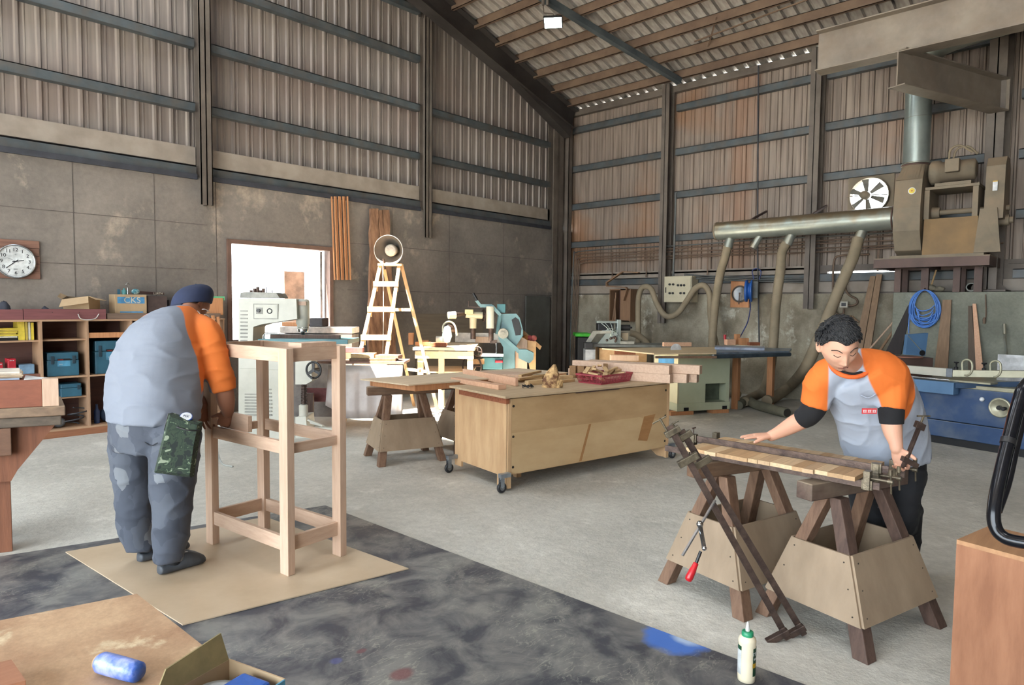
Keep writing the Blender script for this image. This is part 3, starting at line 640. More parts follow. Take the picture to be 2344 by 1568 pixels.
def caster(u, v, lab=None):
    m = MB(); c = bb(u, v, 0); wd = .030; out = 1 if v < .4 else -1
    m.obox(c+UP*.14, BU, BV, UP, .05, .022, .017); cs = put('caster_bracket', m, mat('zinc_plate', (170,178,186), .35, .7), bn, bevel=.002)
    m = MB(); e = c-BV*.0+BU*(-.03 if u < 1 else .03); m.cyl(e+UP*.125, e+UP*.11, .014, seg=12); m.obox(e+UP*.085-BV*.016, BU, BV, UP, .018, .0015, .035); m.obox(e+UP*.085+BV*.016, BU, BV, UP, .018, .0015, .035); m.cyl(e+UP*.048-BV*.019, e+UP*.048+BV*.019, .006, seg=8); put('caster_fork', m, MATS['zinc_plate'], cs)
    m = MB(); m.lathe(e+UP*.044-BV*.013, BV, [(0, .032), (.004, .042), (.013, .044), (.022, .042), (.026, .032)], 20); put('caster_wheel', m, mat('rubber_wheel', (40,40,44), .5), cs)
    m = MB(); m.lathe(e+UP*.044-BV*.0145, BV, [(0, .022), (.029, .022)], 16); put('wheel_hub', m, mat('hub_plastic', (120,120,120), .5), cs)
caster(-.04, -.02); caster(-.05, BD-.03); caster(BL+.04, .0)
MATS
def fb(px0, py0, px1, py1, yf, dp):
    """box whose front lies on the plane y = yf, given by two pixels, running dp back towards the left wall"""
    a = Y(px0, py0, yf); b = Y(px1, py1, yf); m = MB(); m.box(min(a.x, b.x), yf, min(a.z, b.z), max(a.x, b.x), yf+dp, max(a.z, b.z)); return m
def rb(px0, py0, px1, py1, xf, dp):
    """the same on the plane x = xf, towards the right wall"""
    a = X(px0, py0, xf); b = X(px1, py1, xf); m = MB(); m.box(xf, min(a.y, b.y), min(a.z, b.z), xf+dp, max(a.y, b.y), max(a.z, b.z)); return m
def cb(px0, py0, px1, py1, dep, dp, yaw=0.0):
    """box facing the camera at a depth"""
    a = D(px0, py0, dep); b = D(px1, py1, dep); mid = (a+b)/2; R = Matrix.Rotation(yaw, 3, 'Z'); u = R @ CR; v = R @ CF
    hw = abs((b-a).dot(CR))/2; hz = abs(a.z-b.z)/2; m = MB(); m.obox(mid+v*dp/2, u, v, UP, hw, dp/2, hz); return m
def poly_cb(pts, dep, dp):
    return MB().prism([D(x, y, dep) for x, y in pts], CF*dp)
def T(o, label, cat, group=None): return tag(o, label, cat, group)
# ------------------------------------------------------------------ shelf cabinet along the left wall
M_shelf = wood('shelf_board', (176,142,112), (146,116,92), 3, 0)
M_shelfz = wood('shelf_upright', (166,134,106), (140,110,88), 3, 2)
M_shback = wood('shelf_back', (98,70,62), (78,56,52), 2, 0)
M_rb = wood('dull_red_beam', (122,76,76), (98,60,62), 3, 0)
sc = thing('shelf_cabinet', 'long open-fronted plywood shelf cabinet along the left wall behind the older worker', 'shelf', (-9, -.2, 0))
yf = -.42; CXR = Y(512, 760, yf).x
ztop = 1.30
ux = [-10.75, Y(97, 850, yf).x, Y(203, 850, yf).x, Y(302, 800, yf).x, -8.05, CXR]
put('top_board', MB().hexa([(-10.8, yf, ztop-.02), (CXR+.02, yf, ztop-.02), (CXR+.02, -.005, ztop-.02), (-10.8, -.005, ztop-.02)], [(-10.8, yf, ztop), (CXR+.02, yf, ztop), (CXR+.02, -.005, ztop), (-10.8, -.005, ztop)]), M_shelf, sc)
m = MB(); m.box(-10.8, -.02, .1, CXR, -.006, ztop-.02); put('back_board', m, M_shback, sc)
m = MB(); m.box(-10.8, yf, 0, CXR, yf+.03, .075); put('plinth', m, wood('plinth_wood', (150,100,72), None, 3, 0), sc)
m = MB(); m.box(-10.8, yf, .075, CXR, -.02, .095); put('bottom_board', m, M_shelf, sc)
for x in ux: m = MB(); m.box(x-.01, yf, .095, x+.01, -.02, ztop-.02); put('upright', m, M_shelfz, sc)
def shelf(i, py, pxr, front=None, inset=.0):
    z = HZ(pxr, py, (ux[i]+ux[i+1])/2, yf); m = MB(); m.box(ux[i]+.01, yf+inset, z-.012, ux[i+1]-.01, -.02, z+.006); put('shelf_board', m, M_shelf, sc); return z+.007
sA = shelf(0, 782, 50, inset=.06); sB1 = shelf(1, 778, 150, inset=.05); sB2 = shelf(1, 863, 150); sB3 = shelf(1, 911, 165, inset=.08); sC2 = shelf(2, 857, 250); sA2 = shelf(0, 862, 50, inset=.04)
z = HZ(250, 767, (ux[2]+ux[3])/2, yf); m = MB(); m.box(ux[2]+.01, yf+.01, z-.03, ux[3]-.01, yf+.03, z+.03); put('front_rail', m, M_orange, sc); sC1 = z
m = MB(); m.box(ux[2]+.01, yf+.03, z-.03, ux[3]-.01, -.02, z-.02); put('shelf_board', m, M_shback, sc)
z = shelf(3, 760, 350); z = shelf(3, 850, 350); z = shelf(4, 800, 450)
def tool_case(label, px0, py0, px1, py1, zb, dp, lab):
    a = Y(px0, py0, yf+.05); b = Y(px1, py1, yf+.05); zt = a.z; x0, x1 = a.x, b.x; y0 = yf+.05
    t = thing('tool_case', label, 'tool case', ((x0+x1)/2, y0+dp/2, zb), group=None)
    zt = zb+(zt-b.z)
    m = MB(); m.box(x0, y0, zb, x1, y0+dp, zb+(zt-zb)*.68); put('case_body', m, M_teal, t, bevel=.008)
    m = MB(); m.box(x0+.003, y0+.002, zb+(zt-zb)*.685, x1-.003, y0+dp, zt); put('case_lid', m, M_teal, t, bevel=.008)
    for xx in (x0+.05, x1-.05) if (x1-x0) > .25 else (x1-.03,):
        m = MB(); m.box(xx-.015, y0-.008, zb+(zt-zb)*.52, xx+.015, y0, zb+(zt-zb)*.86); put('latch', m, M_teal_d, t, bevel=.003)
    if lab:
        w = (x1-x0); cx = (x0+x1)/2+w*lab; hz = (zt-zb); s = put('label_plate', MB().box(cx-w*.2, y0-.002, zb+hz*.42, cx+w*.2, y0, zb+hz*.66), M_lblue, t)
        put('label_header', MB().box(cx-w*.2, y0-.003, zb+hz*.66, cx+w*.2, y0, zb+hz*.74), M_black, s)
        put('logo', text_mb('makita', .019, (cx-w*.1, y0-.0042, zb+hz*.70), (1, 0, 0), UP, .0008), mat('logo_red', (210,60,50), .4, bump=0), s)
        put('lettering', text_mb('DLS', .018, (cx-w*.1, y0-.003, zb+hz*.5), (1, 0, 0), UP, .0008), M_white, s)
    return t
M_teal = mat('teal_plastic', (46,92,112), .45, col2=(38,78,96), bump=.05); M_teal_d = mat('teal_dark', (28,52,66), .5, bump=0)
M_lblue = mat('label_blue', (84,150,184), .4, bump=0); M_white = mat('white_paint', (226,228,230), .45, bump=0)
tool_case('wide teal tool case with label on the middle shelf beside the largest case', 107, 812, 182, 862, sB2, .25, .02)
tool_case('largest teal tool case, in the third shelf bay', 217, 785, 296, 856, sC2, .3, .02)
tool_case('small teal tool case on the lowest short shelf', 138, 884, 188, 910, sB3, .22, None)
# first bay: manuals, red boxes, blue basket
M_yel = mat('yellow_card', (214,190,66), .5, bump=0); M_yel2 = mat('yellow_card_old', (188,164,70), .5, bump=0); M_paper = mat('paper_edge', (205,200,180), .7, bump=0)
zz_ = sA; x0 = Y(0, 760, yf+.08).x; x1 = Y(40, 760, yf+.08).x
lbs = ['black folder at the bottom of the yellow magazine pile on the shelf', 'white-edged booklet near the bottom of the yellow magazine pile', 'yellow magazine low in the pile on the shelf', 'yellow magazine in the middle of the pile on the shelf', 'old yellow magazine high in the pile on the shelf', 'yellow magazine second from the top of the pile on the shelf', 'yellow magazine on top of the pile on the shelf']
for i, lb in enumerate(lbs):
    h = .03 if i == 0 else .017; m = MB(); o = random.uniform(-.012, .012); m.box(x0-.06+o, yf+.08+abs(o), zz_, x1+o, -.08, zz_+h-.0015)
    T(put('magazine', m, [M_black, M_paper, M_yel, M_yel2, M_yel, M_yel2, M_yel][i], bevel=.001), lb, 'magazine', 'yellow magazines piled on the shelf'); zz_ += h
for i, (a, b, mt, lb) in enumerate(((41, 56, M_yel, 'thick yellow folder standing beside the magazine pile'), (57, 63, M_yel2, 'thin folder leaning next to the thick yellow folder'), (64, 69, M_paper, 'cream booklet standing between the yellow folders'), (70, 77, M_yel, 'yellow folder standing at the right end of the top left shelf'))):
    xa = Y(a, 760, yf+.1).x; xb = Y(b, 760, yf+.1).x; m = MB(); m.box(xa, yf+.08, sA, xb-.001, -.08, sA+.2-.004*i); T(put('folder', m, mt, bevel=.001), lb, 'folder', 'folders standing on the shelf')
M_redp = mat('red_plastic', (176,36,50), .4, col2=(150,30,42)); 
def redbox(a, b, c, d, lb):
    m = fb(a, b, c, d, yf+.09, .16); dz = sA2-min(p.z for p in m.v); m.v = [p+Vector((0, 0, dz)) for p in m.v]; t = put('charger_box', m, M_redp, bevel=.004); T(t, lb, 'box')
    lo = min(p.x for p in m.v); hi = max(p.x for p in m.v); zt = max(p.z for p in m.v); k = MB(); k.box(lo+.002, yf+.087, sA2, hi-.002, yf+.093, sA2+.035); put('black_base', k, M_black, t)
    for q in range(3): k = MB(); k.cyl((lo+(hi-lo)*(.3+.2*q), yf+.088, zt-.02), (lo+(hi-lo)*(.3+.2*q), yf+.092, zt-.02), .005, seg=8); put('dot', k, M_white, t)
redbox(17, 805, 37, 842, 'red and black charger box on the second shelf'); redbox(-6, 812, 7, 842, 'second red box at the far left of the second shelf')
m = fb(43, 828, 80, 849, yf+.1, .15); dz = sA2-min(p.z for p in m.v); m.v = [p+Vector((0, 0, dz)) for p in m.v]; T(put('tissue_pack', m, mat('pale_blue', (110,142,168), .7), bevel=.01), 'pale blue tissue pack on the second shelf', 'tissue pack')
# sander and cables, spray bottles on the bottom boards
c = Vector((Y(136, 970, yf+.1).x, yf+.12, .096)); t = thing('belt_sander', 'grey power sander with its cable coiled on the bottom shelf', 'power tool', c)
m = MB(); m.sphere(c+Vector((0, 0, .055)), .06, 14, 8, (1.1, .9, .9)); put('motor_housing', m, mat('tool_grey', (96,100,104), .5), t)
pts = [c+Vector((.10+.09*math.cos(a)+.05*a/6, .06*math.sin(a), .02+.012*a)) for a in [k*.35 for k in range(46)]]; m = MB(); m.tube(pts, .008, 6); put('power_cable', m, mat('cable_dark', (52,54,60), .5), t)
for k, (a, b, mt, lb, h) in enumerate(((216, 224, 'bottle_blue', 'dark blue spray bottle on the bottom shelf beside the upright', .22), (236, 250, 'bag_blue', 'dark blue tool bag on the bottom shelf behind the older worker', .17))):
    xa = Y(a, 950, yf+.12).x; xb = Y(b+6, 950, yf+.12).x; cx = (xa+xb)/2; m = MB()
    if k == 0: m.lathe((cx, yf+.14, .096), UP, [(0, .03), (.14, .032), (.17, .014), (h, .012)], 14); T(put('spray_bottle', m, mat(mt, (44,66,110), .4)), lb, 'bottle')
    else: m.sphere((cx+.02, yf+.18, .096+.085), .09, 14, 10, (1, .9, .95)); T(put('tool_bag', m, mat(mt, (38,52,76), .8)), lb, 'bag')
# on top of the cabinet
zT = ztop
def top(nm, px0, py0, px1, py1, yy, dp, mt, lb, cat, zb=None, bev=.002, grp=None):
    m = fb(px0, py0, px1, py1, yy, dp); dz = (zb if zb is not None else zT)-min(p.z for p in m.v)+.0005; m.v = [p+Vector((0, 0, dz)) for p in m.v]; return T(put(nm, m, mt, bevel=bev), lb, cat, grp)
b1 = top('painted_beam', -30, 703, 53, 727, yf+.005, .06, M_rb, 'dull red painted beam at the left end of the cabinet top', 'beam')
b2 = top('painted_beam', 53.6, 702, 243, 726, yf+.005, .06, M_rb, 'longer dull red painted beam on the front of the cabinet top', 'beam')
for px in (120, 182): p = Y(px, 715, yf); m = MB(); m.cyl((p.x, yf+.006, p.z), (p.x, yf+.003, p.z), .004, seg=8); put('screw', m, M_screw, b2)
top('plank', 245, 710, 505, 722, yf+.02, .3, wood('grey_plank', (124,104,90), (92,76,66), 3, 0), 'weathered plank lying flat on the right half of the cabinet top', 'plank')
zP = zT+.045
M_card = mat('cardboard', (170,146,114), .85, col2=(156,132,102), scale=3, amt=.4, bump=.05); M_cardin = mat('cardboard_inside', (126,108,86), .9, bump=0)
# open carton
ca = thing('open_carton', 'brown cardboard carton with flaps open on top of the cabinet', 'carton', Y(190, 690, -.2))
def P_(px, py, y_): return Y(px, py, y_)
zc = zT+.06
q = [(144, 690), (200, 690), (237, 687), (232, 660)]
lx = Y(147, 690, -.34).x; mx = Y(202, 690, -.34).x; rx_ = Y(236, 690, -.34).x; h = .2
def panel(pts, n, mt=None, nm='side', par=ca): m = MB(); m.prism(pts, n); return put(nm, m, mt or M_card, par)
panel([(lx, -.33, zc), (mx, -.38, zc), (mx-.01, -.38, zc+h), (lx-.02, -.33, zc+h*.8)], (0, .004, 0)); panel([(mx, -.38, zc), (rx_, -.22, zc), (rx_, -.22, zc+h*.85), (mx-.01, -.38, zc+h)], (0, .004, 0))
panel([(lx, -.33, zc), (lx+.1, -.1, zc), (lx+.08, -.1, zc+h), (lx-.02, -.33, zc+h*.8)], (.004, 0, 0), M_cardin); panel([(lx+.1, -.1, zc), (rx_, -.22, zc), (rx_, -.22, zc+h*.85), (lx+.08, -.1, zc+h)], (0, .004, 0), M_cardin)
panel([(lx-.02, -.33, zc+h*.8), (mx-.01, -.38, zc+h), (mx-.03, -.46, zc+h*.62), (lx-.07, -.42, zc+h*.38)], (0, -.004, .002), nm='flap'); panel([(mx-.01, -.38, zc+h), (rx_, -.22, zc+h*.85), (rx_+.05, -.28, zc+h*.75), (mx+.05, -.46, zc+h*.8)], (0, -.002, .004), nm='flap')
panel([(lx-.02, -.33, zc+h*.8), (lx+.08, -.1, zc+h), (lx+.02, -.1, zc+h*1.15), (lx-.06, -.33, zc+h*.95)], (0, 0, .004), nm='flap'); panel([(lx, -.33, zc), (mx, -.38, zc), (rx_, -.22, zc), (lx+.1, -.1, zc)], (0, 0, .004), nm='carton_base')
# loops of pale cable
c = Vector((Y(195, 700, -.37).x, -.33, zT+.05)); pts = []
for k in range(70): a = k*.33; pts.append(c+Vector(((.17+.02*math.sin(k*.7))*math.cos(a), .07*math.sin(a), .004*math.sin(k*1.3)+.002*(k % 9)-.004)))
t = thing('cable_coil', 'coil of pale yellow and white cable under the open carton', 'cable', c); m = MB(); m.tube(bez(pts, 2), .006, 6); put('yellow_cable', m, mat('pale_cable', (186,176,130), .5), t)
m = MB(); xs = [Y(178, 697, -.435).x, Y(184, 712, -.435).x, Y(200, 716, -.435).x, Y(218, 712, -.435).x, Y(226, 698, -.435).x]; zs = [zT+.062, zT+.01, zT-.005, zT+.01, zT+.062]
m.tube(bez([Vector((x, -.435, z)) for x, z in zip(xs, zs)], 8), .005, 6); put('white_cable', m, mat('white_cable', (200,196,190), .5), t)
# lettered carton
m = fb(262, 657, 336, 705, -.30, .22); dz = zP-min(p.z for p in m.v); m.v = [p+Vector((0, 0, dz)) for p in m.v]
t = put('lettered_carton', m, M_card, bevel=.002); T(t, 'cardboard carton printed CKS on a blue band on top of the cabinet', 'carton')
lo = min(p.x for p in m.v); hi = max(p.x for p in m.v); zb = zP; zt = max(p.z for p in m.v)
M_cblue = mat('print_blue', (78,148,196), .7, bump=0); k = MB(); k.box(lo+.08*(hi-lo), -.302, zb+(zt-zb)*.57, lo+.93*(hi-lo), -.3, zb+(zt-zb)*.88); put('blue_band', k, M_cblue, t)
k = MB(); k.box(lo+.15*(hi-lo), -.302, zb+(zt-zb)*.12, lo+.88*(hi-lo), -.3, zb+(zt-zb)*.18); put('blue_line', k, M_cblue, t)
put('lettering', text_mb('CKS', .1, (lo+(hi-lo)*.54, -.3035, zb+(zt-zb)*.72), (1, 0, 0), UP, .001), mat('print_cream', (214,206,184), .7, bump=0), t)
top('dark_carton', 337, 662, 383, 706, -.28, .2, mat('dark_card', (76,60,56), .8), 'dark brown carton standing right of the lettered carton', 'carton', zP)
top('dark_carton', 386, 672, 420, 706, -.24, .2, mat('dark_card2', (60,52,54), .8), 'low dark box behind the blue cap of the older worker', 'carton', zP)
put('lettering', text_mb('LURTH', .035, (Y(362, 672, -.2815).x, -.2815, Y(362, 672, -.28).z), (1, 0, 0), UP, .0005), MATS['print_cream'], bpy.data.objects['dark_carton'])
m = MB(); a = Y(318, 650, -.3); b = Y(384, 658, -.3); ztc = Y(300, 657, -.3).z; m.bar((a.x, -.2, zt+.03), (b.x, -.14, zt+.018), .05, .03); T(put('dark_batten', m, wood('dark_batten', (74,54,50), None, 3, 0)), 'dark wooden batten laid across the cartons on the cabinet', 'batten')
# small clutter on lettered carton and cabinet top
m = MB(); p = Vector((Y(284, 650, -.2).x, -.2, zt+.0005)); m.lathe(p, UP, [(0, .025), (.05, .03), (.055, .012), (.075, .01)], 12); T(put('small_bottle', m, mat('teal_bottle', (70,130,130), .4)), 'small teal bottle standing on the lettered carton', 'bottle')
m = MB(); p = Vector((Y(292, 655, -.22).x, -.22, zt)); m.tube(bez([p+Vector((0, 0, .005)), p+Vector((.0, 0, .08)), p+Vector((-.015, 0, .12)), p+Vector((.0, 0, .14)), p+Vector((.02, 0, .12))], 6), .004, 6); T(put('wire_hook', m, M_chrome), 'bright wire hook sticking up from the lettered carton', 'hook')
m = MB(); p = Vector((Y(310, 655, -.2).x, -.2, zt+.0005)); m.sphere(p+Vector((0, 0, .035)), .04, 12, 8, (1.2, .9, .88)); T(put('cloth_bundle', m, mat('teal_white_cloth', (150,176,176), .8, col2=(50,100,110), scale=20, amt=.2)), 'small teal and white cloth bundle on the lettered carton', 'cloth')
m = MB(); p = Vector((Y(272, 655, -.18).x, -.18, zt+.0005)); m.box(p.x-.015, p.y-.01, p.z, p.x+.01, p.y+.01, p.z+.06); T(put('glue_tin', m, M_teal), 'narrow teal tin at the left end of the lettered carton', 'tin')
rng = random.Random(4)
items = [((-5, 25), .10, (50,54,66), 'dark cloth heap at the left end of the cabinet top'), ((26, 42), .04, (92,200,92), 'bright green packet on the left end of the cabinet top'), ((46, 62), .035, (72,70,74), 'grey rag beside the green packet on the cabinet top'), ((64, 82), .03, (96,92,92), 'pale grey rag in the middle of the cabinet top clutter')]
for (a, b), h, c, lb in items:
    xa = Y(a, 705, -.3).x; xb = Y(b, 705, -.3).x; m = MB(); m.sphere(((xa+xb)/2, -.27, zT+h*.95), 1, 14, 9, ((xb-xa)/2, .08, h)); 
    m.v = [Vector((p.x+rng.uniform(-.006, .006), p.y, max(p.z+rng.uniform(-.006, .006), zT+.001))) for p in m.v]; T(put('cloth_heap' if 'green' not in lb else 'green_packet', m, mat(lb[:12].replace(' ', '_'), c, .8)), lb, 'cloth' if 'green' not in lb else 'packet')
m = MB(); a = Y(98, 690, -.26); b = Y(130, 703, -.3); m.cyl((a.x, -.26, zT+.13), (b.x, -.31, zT+.025), .025, seg=12); T(put('dark_tube', m, mat('dark_rubber', (40,44,58), .6)), 'short dark tube leaning on the cabinet top clutter', 'tube')
# orange box, green clamp at the right end of the cabinet
ob = top('orange_box', 478, 677, 511, 716, -.36, .25, M_orange, 'orange-brown wooden box at the right end of the cabinet top', 'wooden box', zP)
m = MB(); zo = max(v.co.z for v in ob.data.vertices)+ob.location.z+.0005; a = Y(464, 675, -.3); b = Y(511, 675, -.3); m.box(a.x, -.34, zo, b.x, -.3, zo+.022); m.box(b.x-.012, -.34, zo-.03, b.x, -.3, zo); T(put('green_square', m, mat('mint_green', (112,206,150), .5)), 'mint green plastic square lying on the orange wooden box', 'plastic square')
m = MB(); m.obox((Y(452, 668, -.2).x, -.2, zP+.14), (.8, 0, .4), (0, 1, 0), (-.4, 0, .8), .05, .06, .02); m.box(Y(447, 700, -.2).x, -.25, zP, Y(460, 700, -.2).x, -.15, zP+.12); T(put('small_carton', m, M_card), 'small open carton behind the blue cap', 'carton')
# leaning battens beside the cabinet, right end
for i, (a, b, lb) in enumerate((((487, 722), (512, 905), 'pale batten leaning at the right end of the shelf cabinet'), ((498, 725), (523, 970), 'orange batten standing right of the shelf cabinet'))):
    m = MB(); p = Y(*a, -.465); q = Y(b[0], b[1], -.50); q.z = 0.003; m.bar(q, p, .035, .03, up=(1, 0, 0)); T(put('batten', m, M_orange, bevel=.001), lb, 'batten')
# ------------------------------------------------------------------ clock on its board
M_wb = wood('clock_board', (132,98,82), (100,72,62), 4, 0)
t = thing('clock_board', 'plank board fixed on the left wall behind the round clock', 'wooden board', Y(20, 630, -.02))
for i in range(5):
    z0 = 1.745+i*.085; m = MB(); m.box(-9.95, -.025, z0, -9.385-.004*(i % 2), -.001, z0+.083); put('plank', m, M_wb, t, bevel=.003)
cc = Vector((-9.612, -.026, 1.93)); R_ = .182
t = thing('wall_clock', 'round white wall clock with black numerals on the plank board', 'clock', cc)
m = MB(); m.lathe(cc, (0, -1, 0), [(0, R_*.96), (.0, R_), (.03, R_+.004), (.042, R_), (.044, R_*.94), (.034, R_*.92)], 48, cap=False); put('rim', m, mat('silver_rim', (190,192,194), .25, .8, bump=0), t)
m = MB(); m.lathe(cc+Vector((0, -.03, 0)), (0, -1, 0), [(0, R_*.93), (.003, R_*.93)], 48); fc = put('dial', m, mat('dial_white', (214,218,218), .5, bump=0), t)
fy = -.0605; M_ink = mat('ink_black', (34,36,42), .5, bump=0)
for i in range(1, 13):
    a = math.radians(90-30*i); put('numeral', text_mb(str(i), .052, (cc.x+math.cos(a)*.125, fy, cc.z+math.sin(a)*.125), (1, 0, 0), UP, .0006), M_ink, fc)
m = MB()
for i in range(60):
    a = math.radians(6*i); r0 = .152 if i % 5 else .148; d_ = Vector((math.cos(a), 0, math.sin(a))); c0 = Vector((cc.x, fy, cc.z)); m.bar(c0+d_*r0, c0+d_*.155, .0012 if i % 5 else .003, .001, up=(0, 1, 0))
put('minute_marks', m, M_ink, fc)
put('emblem', text_mb('Q', .016, (cc.x, fy, cc.z+.075), (1, 0, 0), UP, .0005), M_ink, fc); put('lettering', text_mb('QUARTZ', .01, (cc.x, fy, cc.z-.085), (1, 0, 0), UP, .0005), M_ink, fc)
def hand(ang, l, w, nm, tail=.03):
    a = math.radians(90-ang); d_ = Vector((math.cos(a), 0, math.sin(a))); c0 = Vector((cc.x, fy-.004, cc.z)); m = MB(); m.bar(c0-d_*tail, c0+d_*l, w, .002, up=(0, 1, 0)); put(nm, m, M_ink, t)
hand(80, .075, .009, 'hour_hand'); hand(229, .115, .007, 'minute_hand'); hand(296, .08, .002, 'second_hand')
# ------------------------------------------------------------------ heavy timber table at the left edge
M_slab = wood('grey_slab', (136,112,90), (100,82,68), 3, 0, dust=.3); M_slab2 = wood('grey_slab_low', (104,92,78), (76,66,58), 3, 0)
M_tleg = wood('red_brown_leg', (130,84,60), (100,62,44), 3, 2)
t = thing('timber_table', 'heavy old timber worktable cut off by the left edge of the picture', 'worktable', Z(-40, 1235))
dT = 3.95
TU = Vector((math.cos(math.radians(-21)), math.sin(math.radians(-21)), 0)); TV = Vector((math.cos(math.radians(80)), math.sin(math.radians(80)), 0))
TO = D(150, 950, dT); TO.z = 0
def tz(py): return HZ(150, py, TO.x, TO.y)
def tq(u0, v0, z0, u1, v1, z1):
    P = lambda u, v, z: TO+TU*u+TV*v+UP*z
    return MB().hexa([P(u0, v0, z0), P(u1, v0, z0), P(u1, v1, z0), P(u0, v1, z0)], [P(u0, v0, z1), P(u1, v0, z1), P(u1, v1, z1), P(u0, v1, z1)])
def tu(px):                      # where a pixel column meets the table's front face
    d = ray(px, 950); A = np.array([[d[0], -TU.x], [d[1], -TU.y]]); r = np.linalg.solve(A, np.array([TO.x-CAM[0], TO.y-CAM[1]])); return float(r[1])
z1, z2, z3 = tz(929), tz(951), tz(973)
put('top_slab', tq(-1.3, 0, z2, 0, .5, z1), M_slab, t, bevel=.006); put('under_slab', tq(-1.3, .012, z3, -.02, .48, z2-.001), M_slab2, t, bevel=.006)
u = [tu(x) for x in (128, 36, 20, -60, 4, 24)]; PV = lambda u, v, z: TO+TU*u+TV*v+UP*z
m = MB(); m.prism([PV(-.9, .06, z3), PV(u[0], .06, z3), PV(u[1], .06, tz(1072)), PV(u[2], .06, tz(1096)), PV(-.9, .06, tz(1096))], TV*.035); put('gusset', m, M_tleg, t)
put('leg', tq(tu(20)-.2, .1, 0, tu(18), .18, z3), M_tleg, t, bevel=.003); put('leg', tq(-1.2, .1, 0, -1.1, .2, z3), M_tleg, t); put('leg', tq(tu(20)-.2, .36, 0, tu(18)-.1, .44, z3), M_tleg, t)
put('cross_block', tq(tu(24)-.25, .005, tz(1034), tu(24), .055, z3-.001), wood('block_brown', (112,82,64), None, 3, 0), t, bevel=.004)
zs = z1+.0006; zB = tz(868)
T(put('brown_box', tq(-1.2, .015, zs, tu(98), .42, zB), wood('red_brown_box', (132,80,60), (112,66,50), 2, 0), bevel=.003), 'reddish brown wooden box on the old timber table', 'wooden box')
T(put('end_block', tq(tu(98)+.001, .01, zs, tu(136), .07, zB+.004), M_pale, bevel=.002), 'pale timber block standing at the end of the brown box', 'timber block')
zB += .0006
sheets = [(47, 'grey card sheet at the bottom of the stack on the brown box', (150,168,190)), (54, 'brown board low in the stack on the brown box', (150,130,110)), (56, 'tan board in the middle of the stack on the brown box', (176,156,130)), (53, 'pale board second from the top on the brown box', (196,180,160)), (48, 'pale board on top of the stack on the brown box', (214,204,190))]
for i, (a, lb, c) in enumerate(sheets):
    T(put('flat_board', tq(tu(a)-.5, .06+.008*(i % 2), zB+i*.0095, tu(a), .34, zB+i*.0095+.009), mat('sheet_%d' % i, c, .7, bump=.03)), lb, 'board', 'boards stacked on the brown box')
m = MB(); m.prism([PV(tu(57), .02, zB), PV(tu(120), .06, zB), PV(tu(57)+.01, .3, zB)], (0, 0, .003)); T(put('paper_sheet', m, M_white), 'white paper sheet lying beside the board stack', 'paper')
# ------------------------------------------------------------------ near table, bottom left
TZ = .75
c0 = Z(313, 1359, TZ); c1 = Z(0, 1420, TZ); c2 = Z(455, 1470, TZ); e1 = (c1-c0).normalized(); e2 = (c2-c0).normalized()
M_nt = concrete('near_table_ply', (188,158,126), (158,124,96), (208,190,158), scale=5, rough=.7, bump=.1)
t = thing('near_table', 'low plywood table top close to the camera in the bottom left corner', 'table', Vector((c0.x-.3, c0.y-.4, 0)))
m = MB(); Q_ = [c0, c0+e2*1.15, c0+e2*1.15+e1*.85, c0+e1*.85]; m.prism(Q_, (0, 0, -.018)); put('table_top', m, M_nt, t)
for q in ((.05, .05), (1.1, .05), (1.1, .8), (.05, .8)):
    p = c0+e2*q[0]+e1*q[1]; m = MB(); m.box(p.x-.025, p.y-.025, 0.005, p.x+.025, p.y+.025, TZ-.018); put('leg', m, M_ply, t)
def onnear(px, py, z=0): return Z(px, py, TZ+z)
m = MB(); a = Z(27, 1545, TZ+.0006); m.prism([a, a+e1*.11, a+e1*.11+e2*.11, a+e2*.11], (0, 0, .032)); T(put('wood_block', m, wood('reddish_block', (168,120,92), (146,100,76), 6, 0), bevel=.001), 'reddish wooden block at the left edge of the near table', 'wood block')
# blue roll of film
c = Z(275, 1552, TZ); ax = (Z(340, 1560, TZ)-Z(215, 1525, TZ)).normalized(); r = .021; c = c+Vector((0, 0, r+.001)); t = thing('tape_roll', 'blue plastic wrapped roll lying on the near table', 'roll', c-Vector((0, 0, r)))
m = MB(); prof = [(-.058, .004), (-.056, .016), (-.048, .0205), (-.02, .021), (.03, .0205), (.048, .0195), (.055, .013), (.056, .003)]; m.lathe(c, ax, prof, 24)
put('blue_film', m, mat('blue_film', (58,96,178), .35, col2=(150,160,210), scale=14, amt=.3, bump=.5, bscale=30), t)
m = MB(); m.lathe(c, ax, [(-.061, .009), (-.06, .015), (-.05, .016)], 20); put('roll_core', m, M_card, t)
# open carton with tape
a = Z(522, 1510, TZ+.07); b = Z(650, 1556, TZ+.07); d_ = (b-a); d_.z = 0; L1 = d_.length; d_.normalize(); n_ = Vector((d_.y, -d_.x, 0))
if n_.dot(Z(372, 1568, TZ+.07)-a) < 0: n_ = -n_
t = thing('tape_carton', 'small open cardboard box with a raised flap at the bottom of the near table', 'carton', Vector((a.x, a.y, TZ+.001)))
h = .07; w_ = .155; A0 = Vector((a.x, a.y, TZ+.001)); th = .003
def pn(p, q, z0, z1, n, nm='side', mt=None, par=t): m = MB(); m.prism([p+UP*z0, q+UP*z0, q+UP*z1, p+UP*z1], n*th); return put(nm, m, mt or M_card, par)
M_olive = mat('olive_card', (150,134,92), .8, bump=0); 
pn(A0, A0+d_*L1, 0, h, -n_); pn(A0, A0+n_*w_, 0, h, d_); pn(A0+n_*w_, A0+n_*w_+d_*L1, 0, h, -n_); pn(A0+d_*L1, A0+d_*L1+n_*w_, 0, h, d_, mt=M_lblue)
m = MB(); m.prism([A0, A0+d_*L1, A0+d_*L1+n_*w_, A0+n_*w_], UP*th); put('carton_base', m, M_card, t)
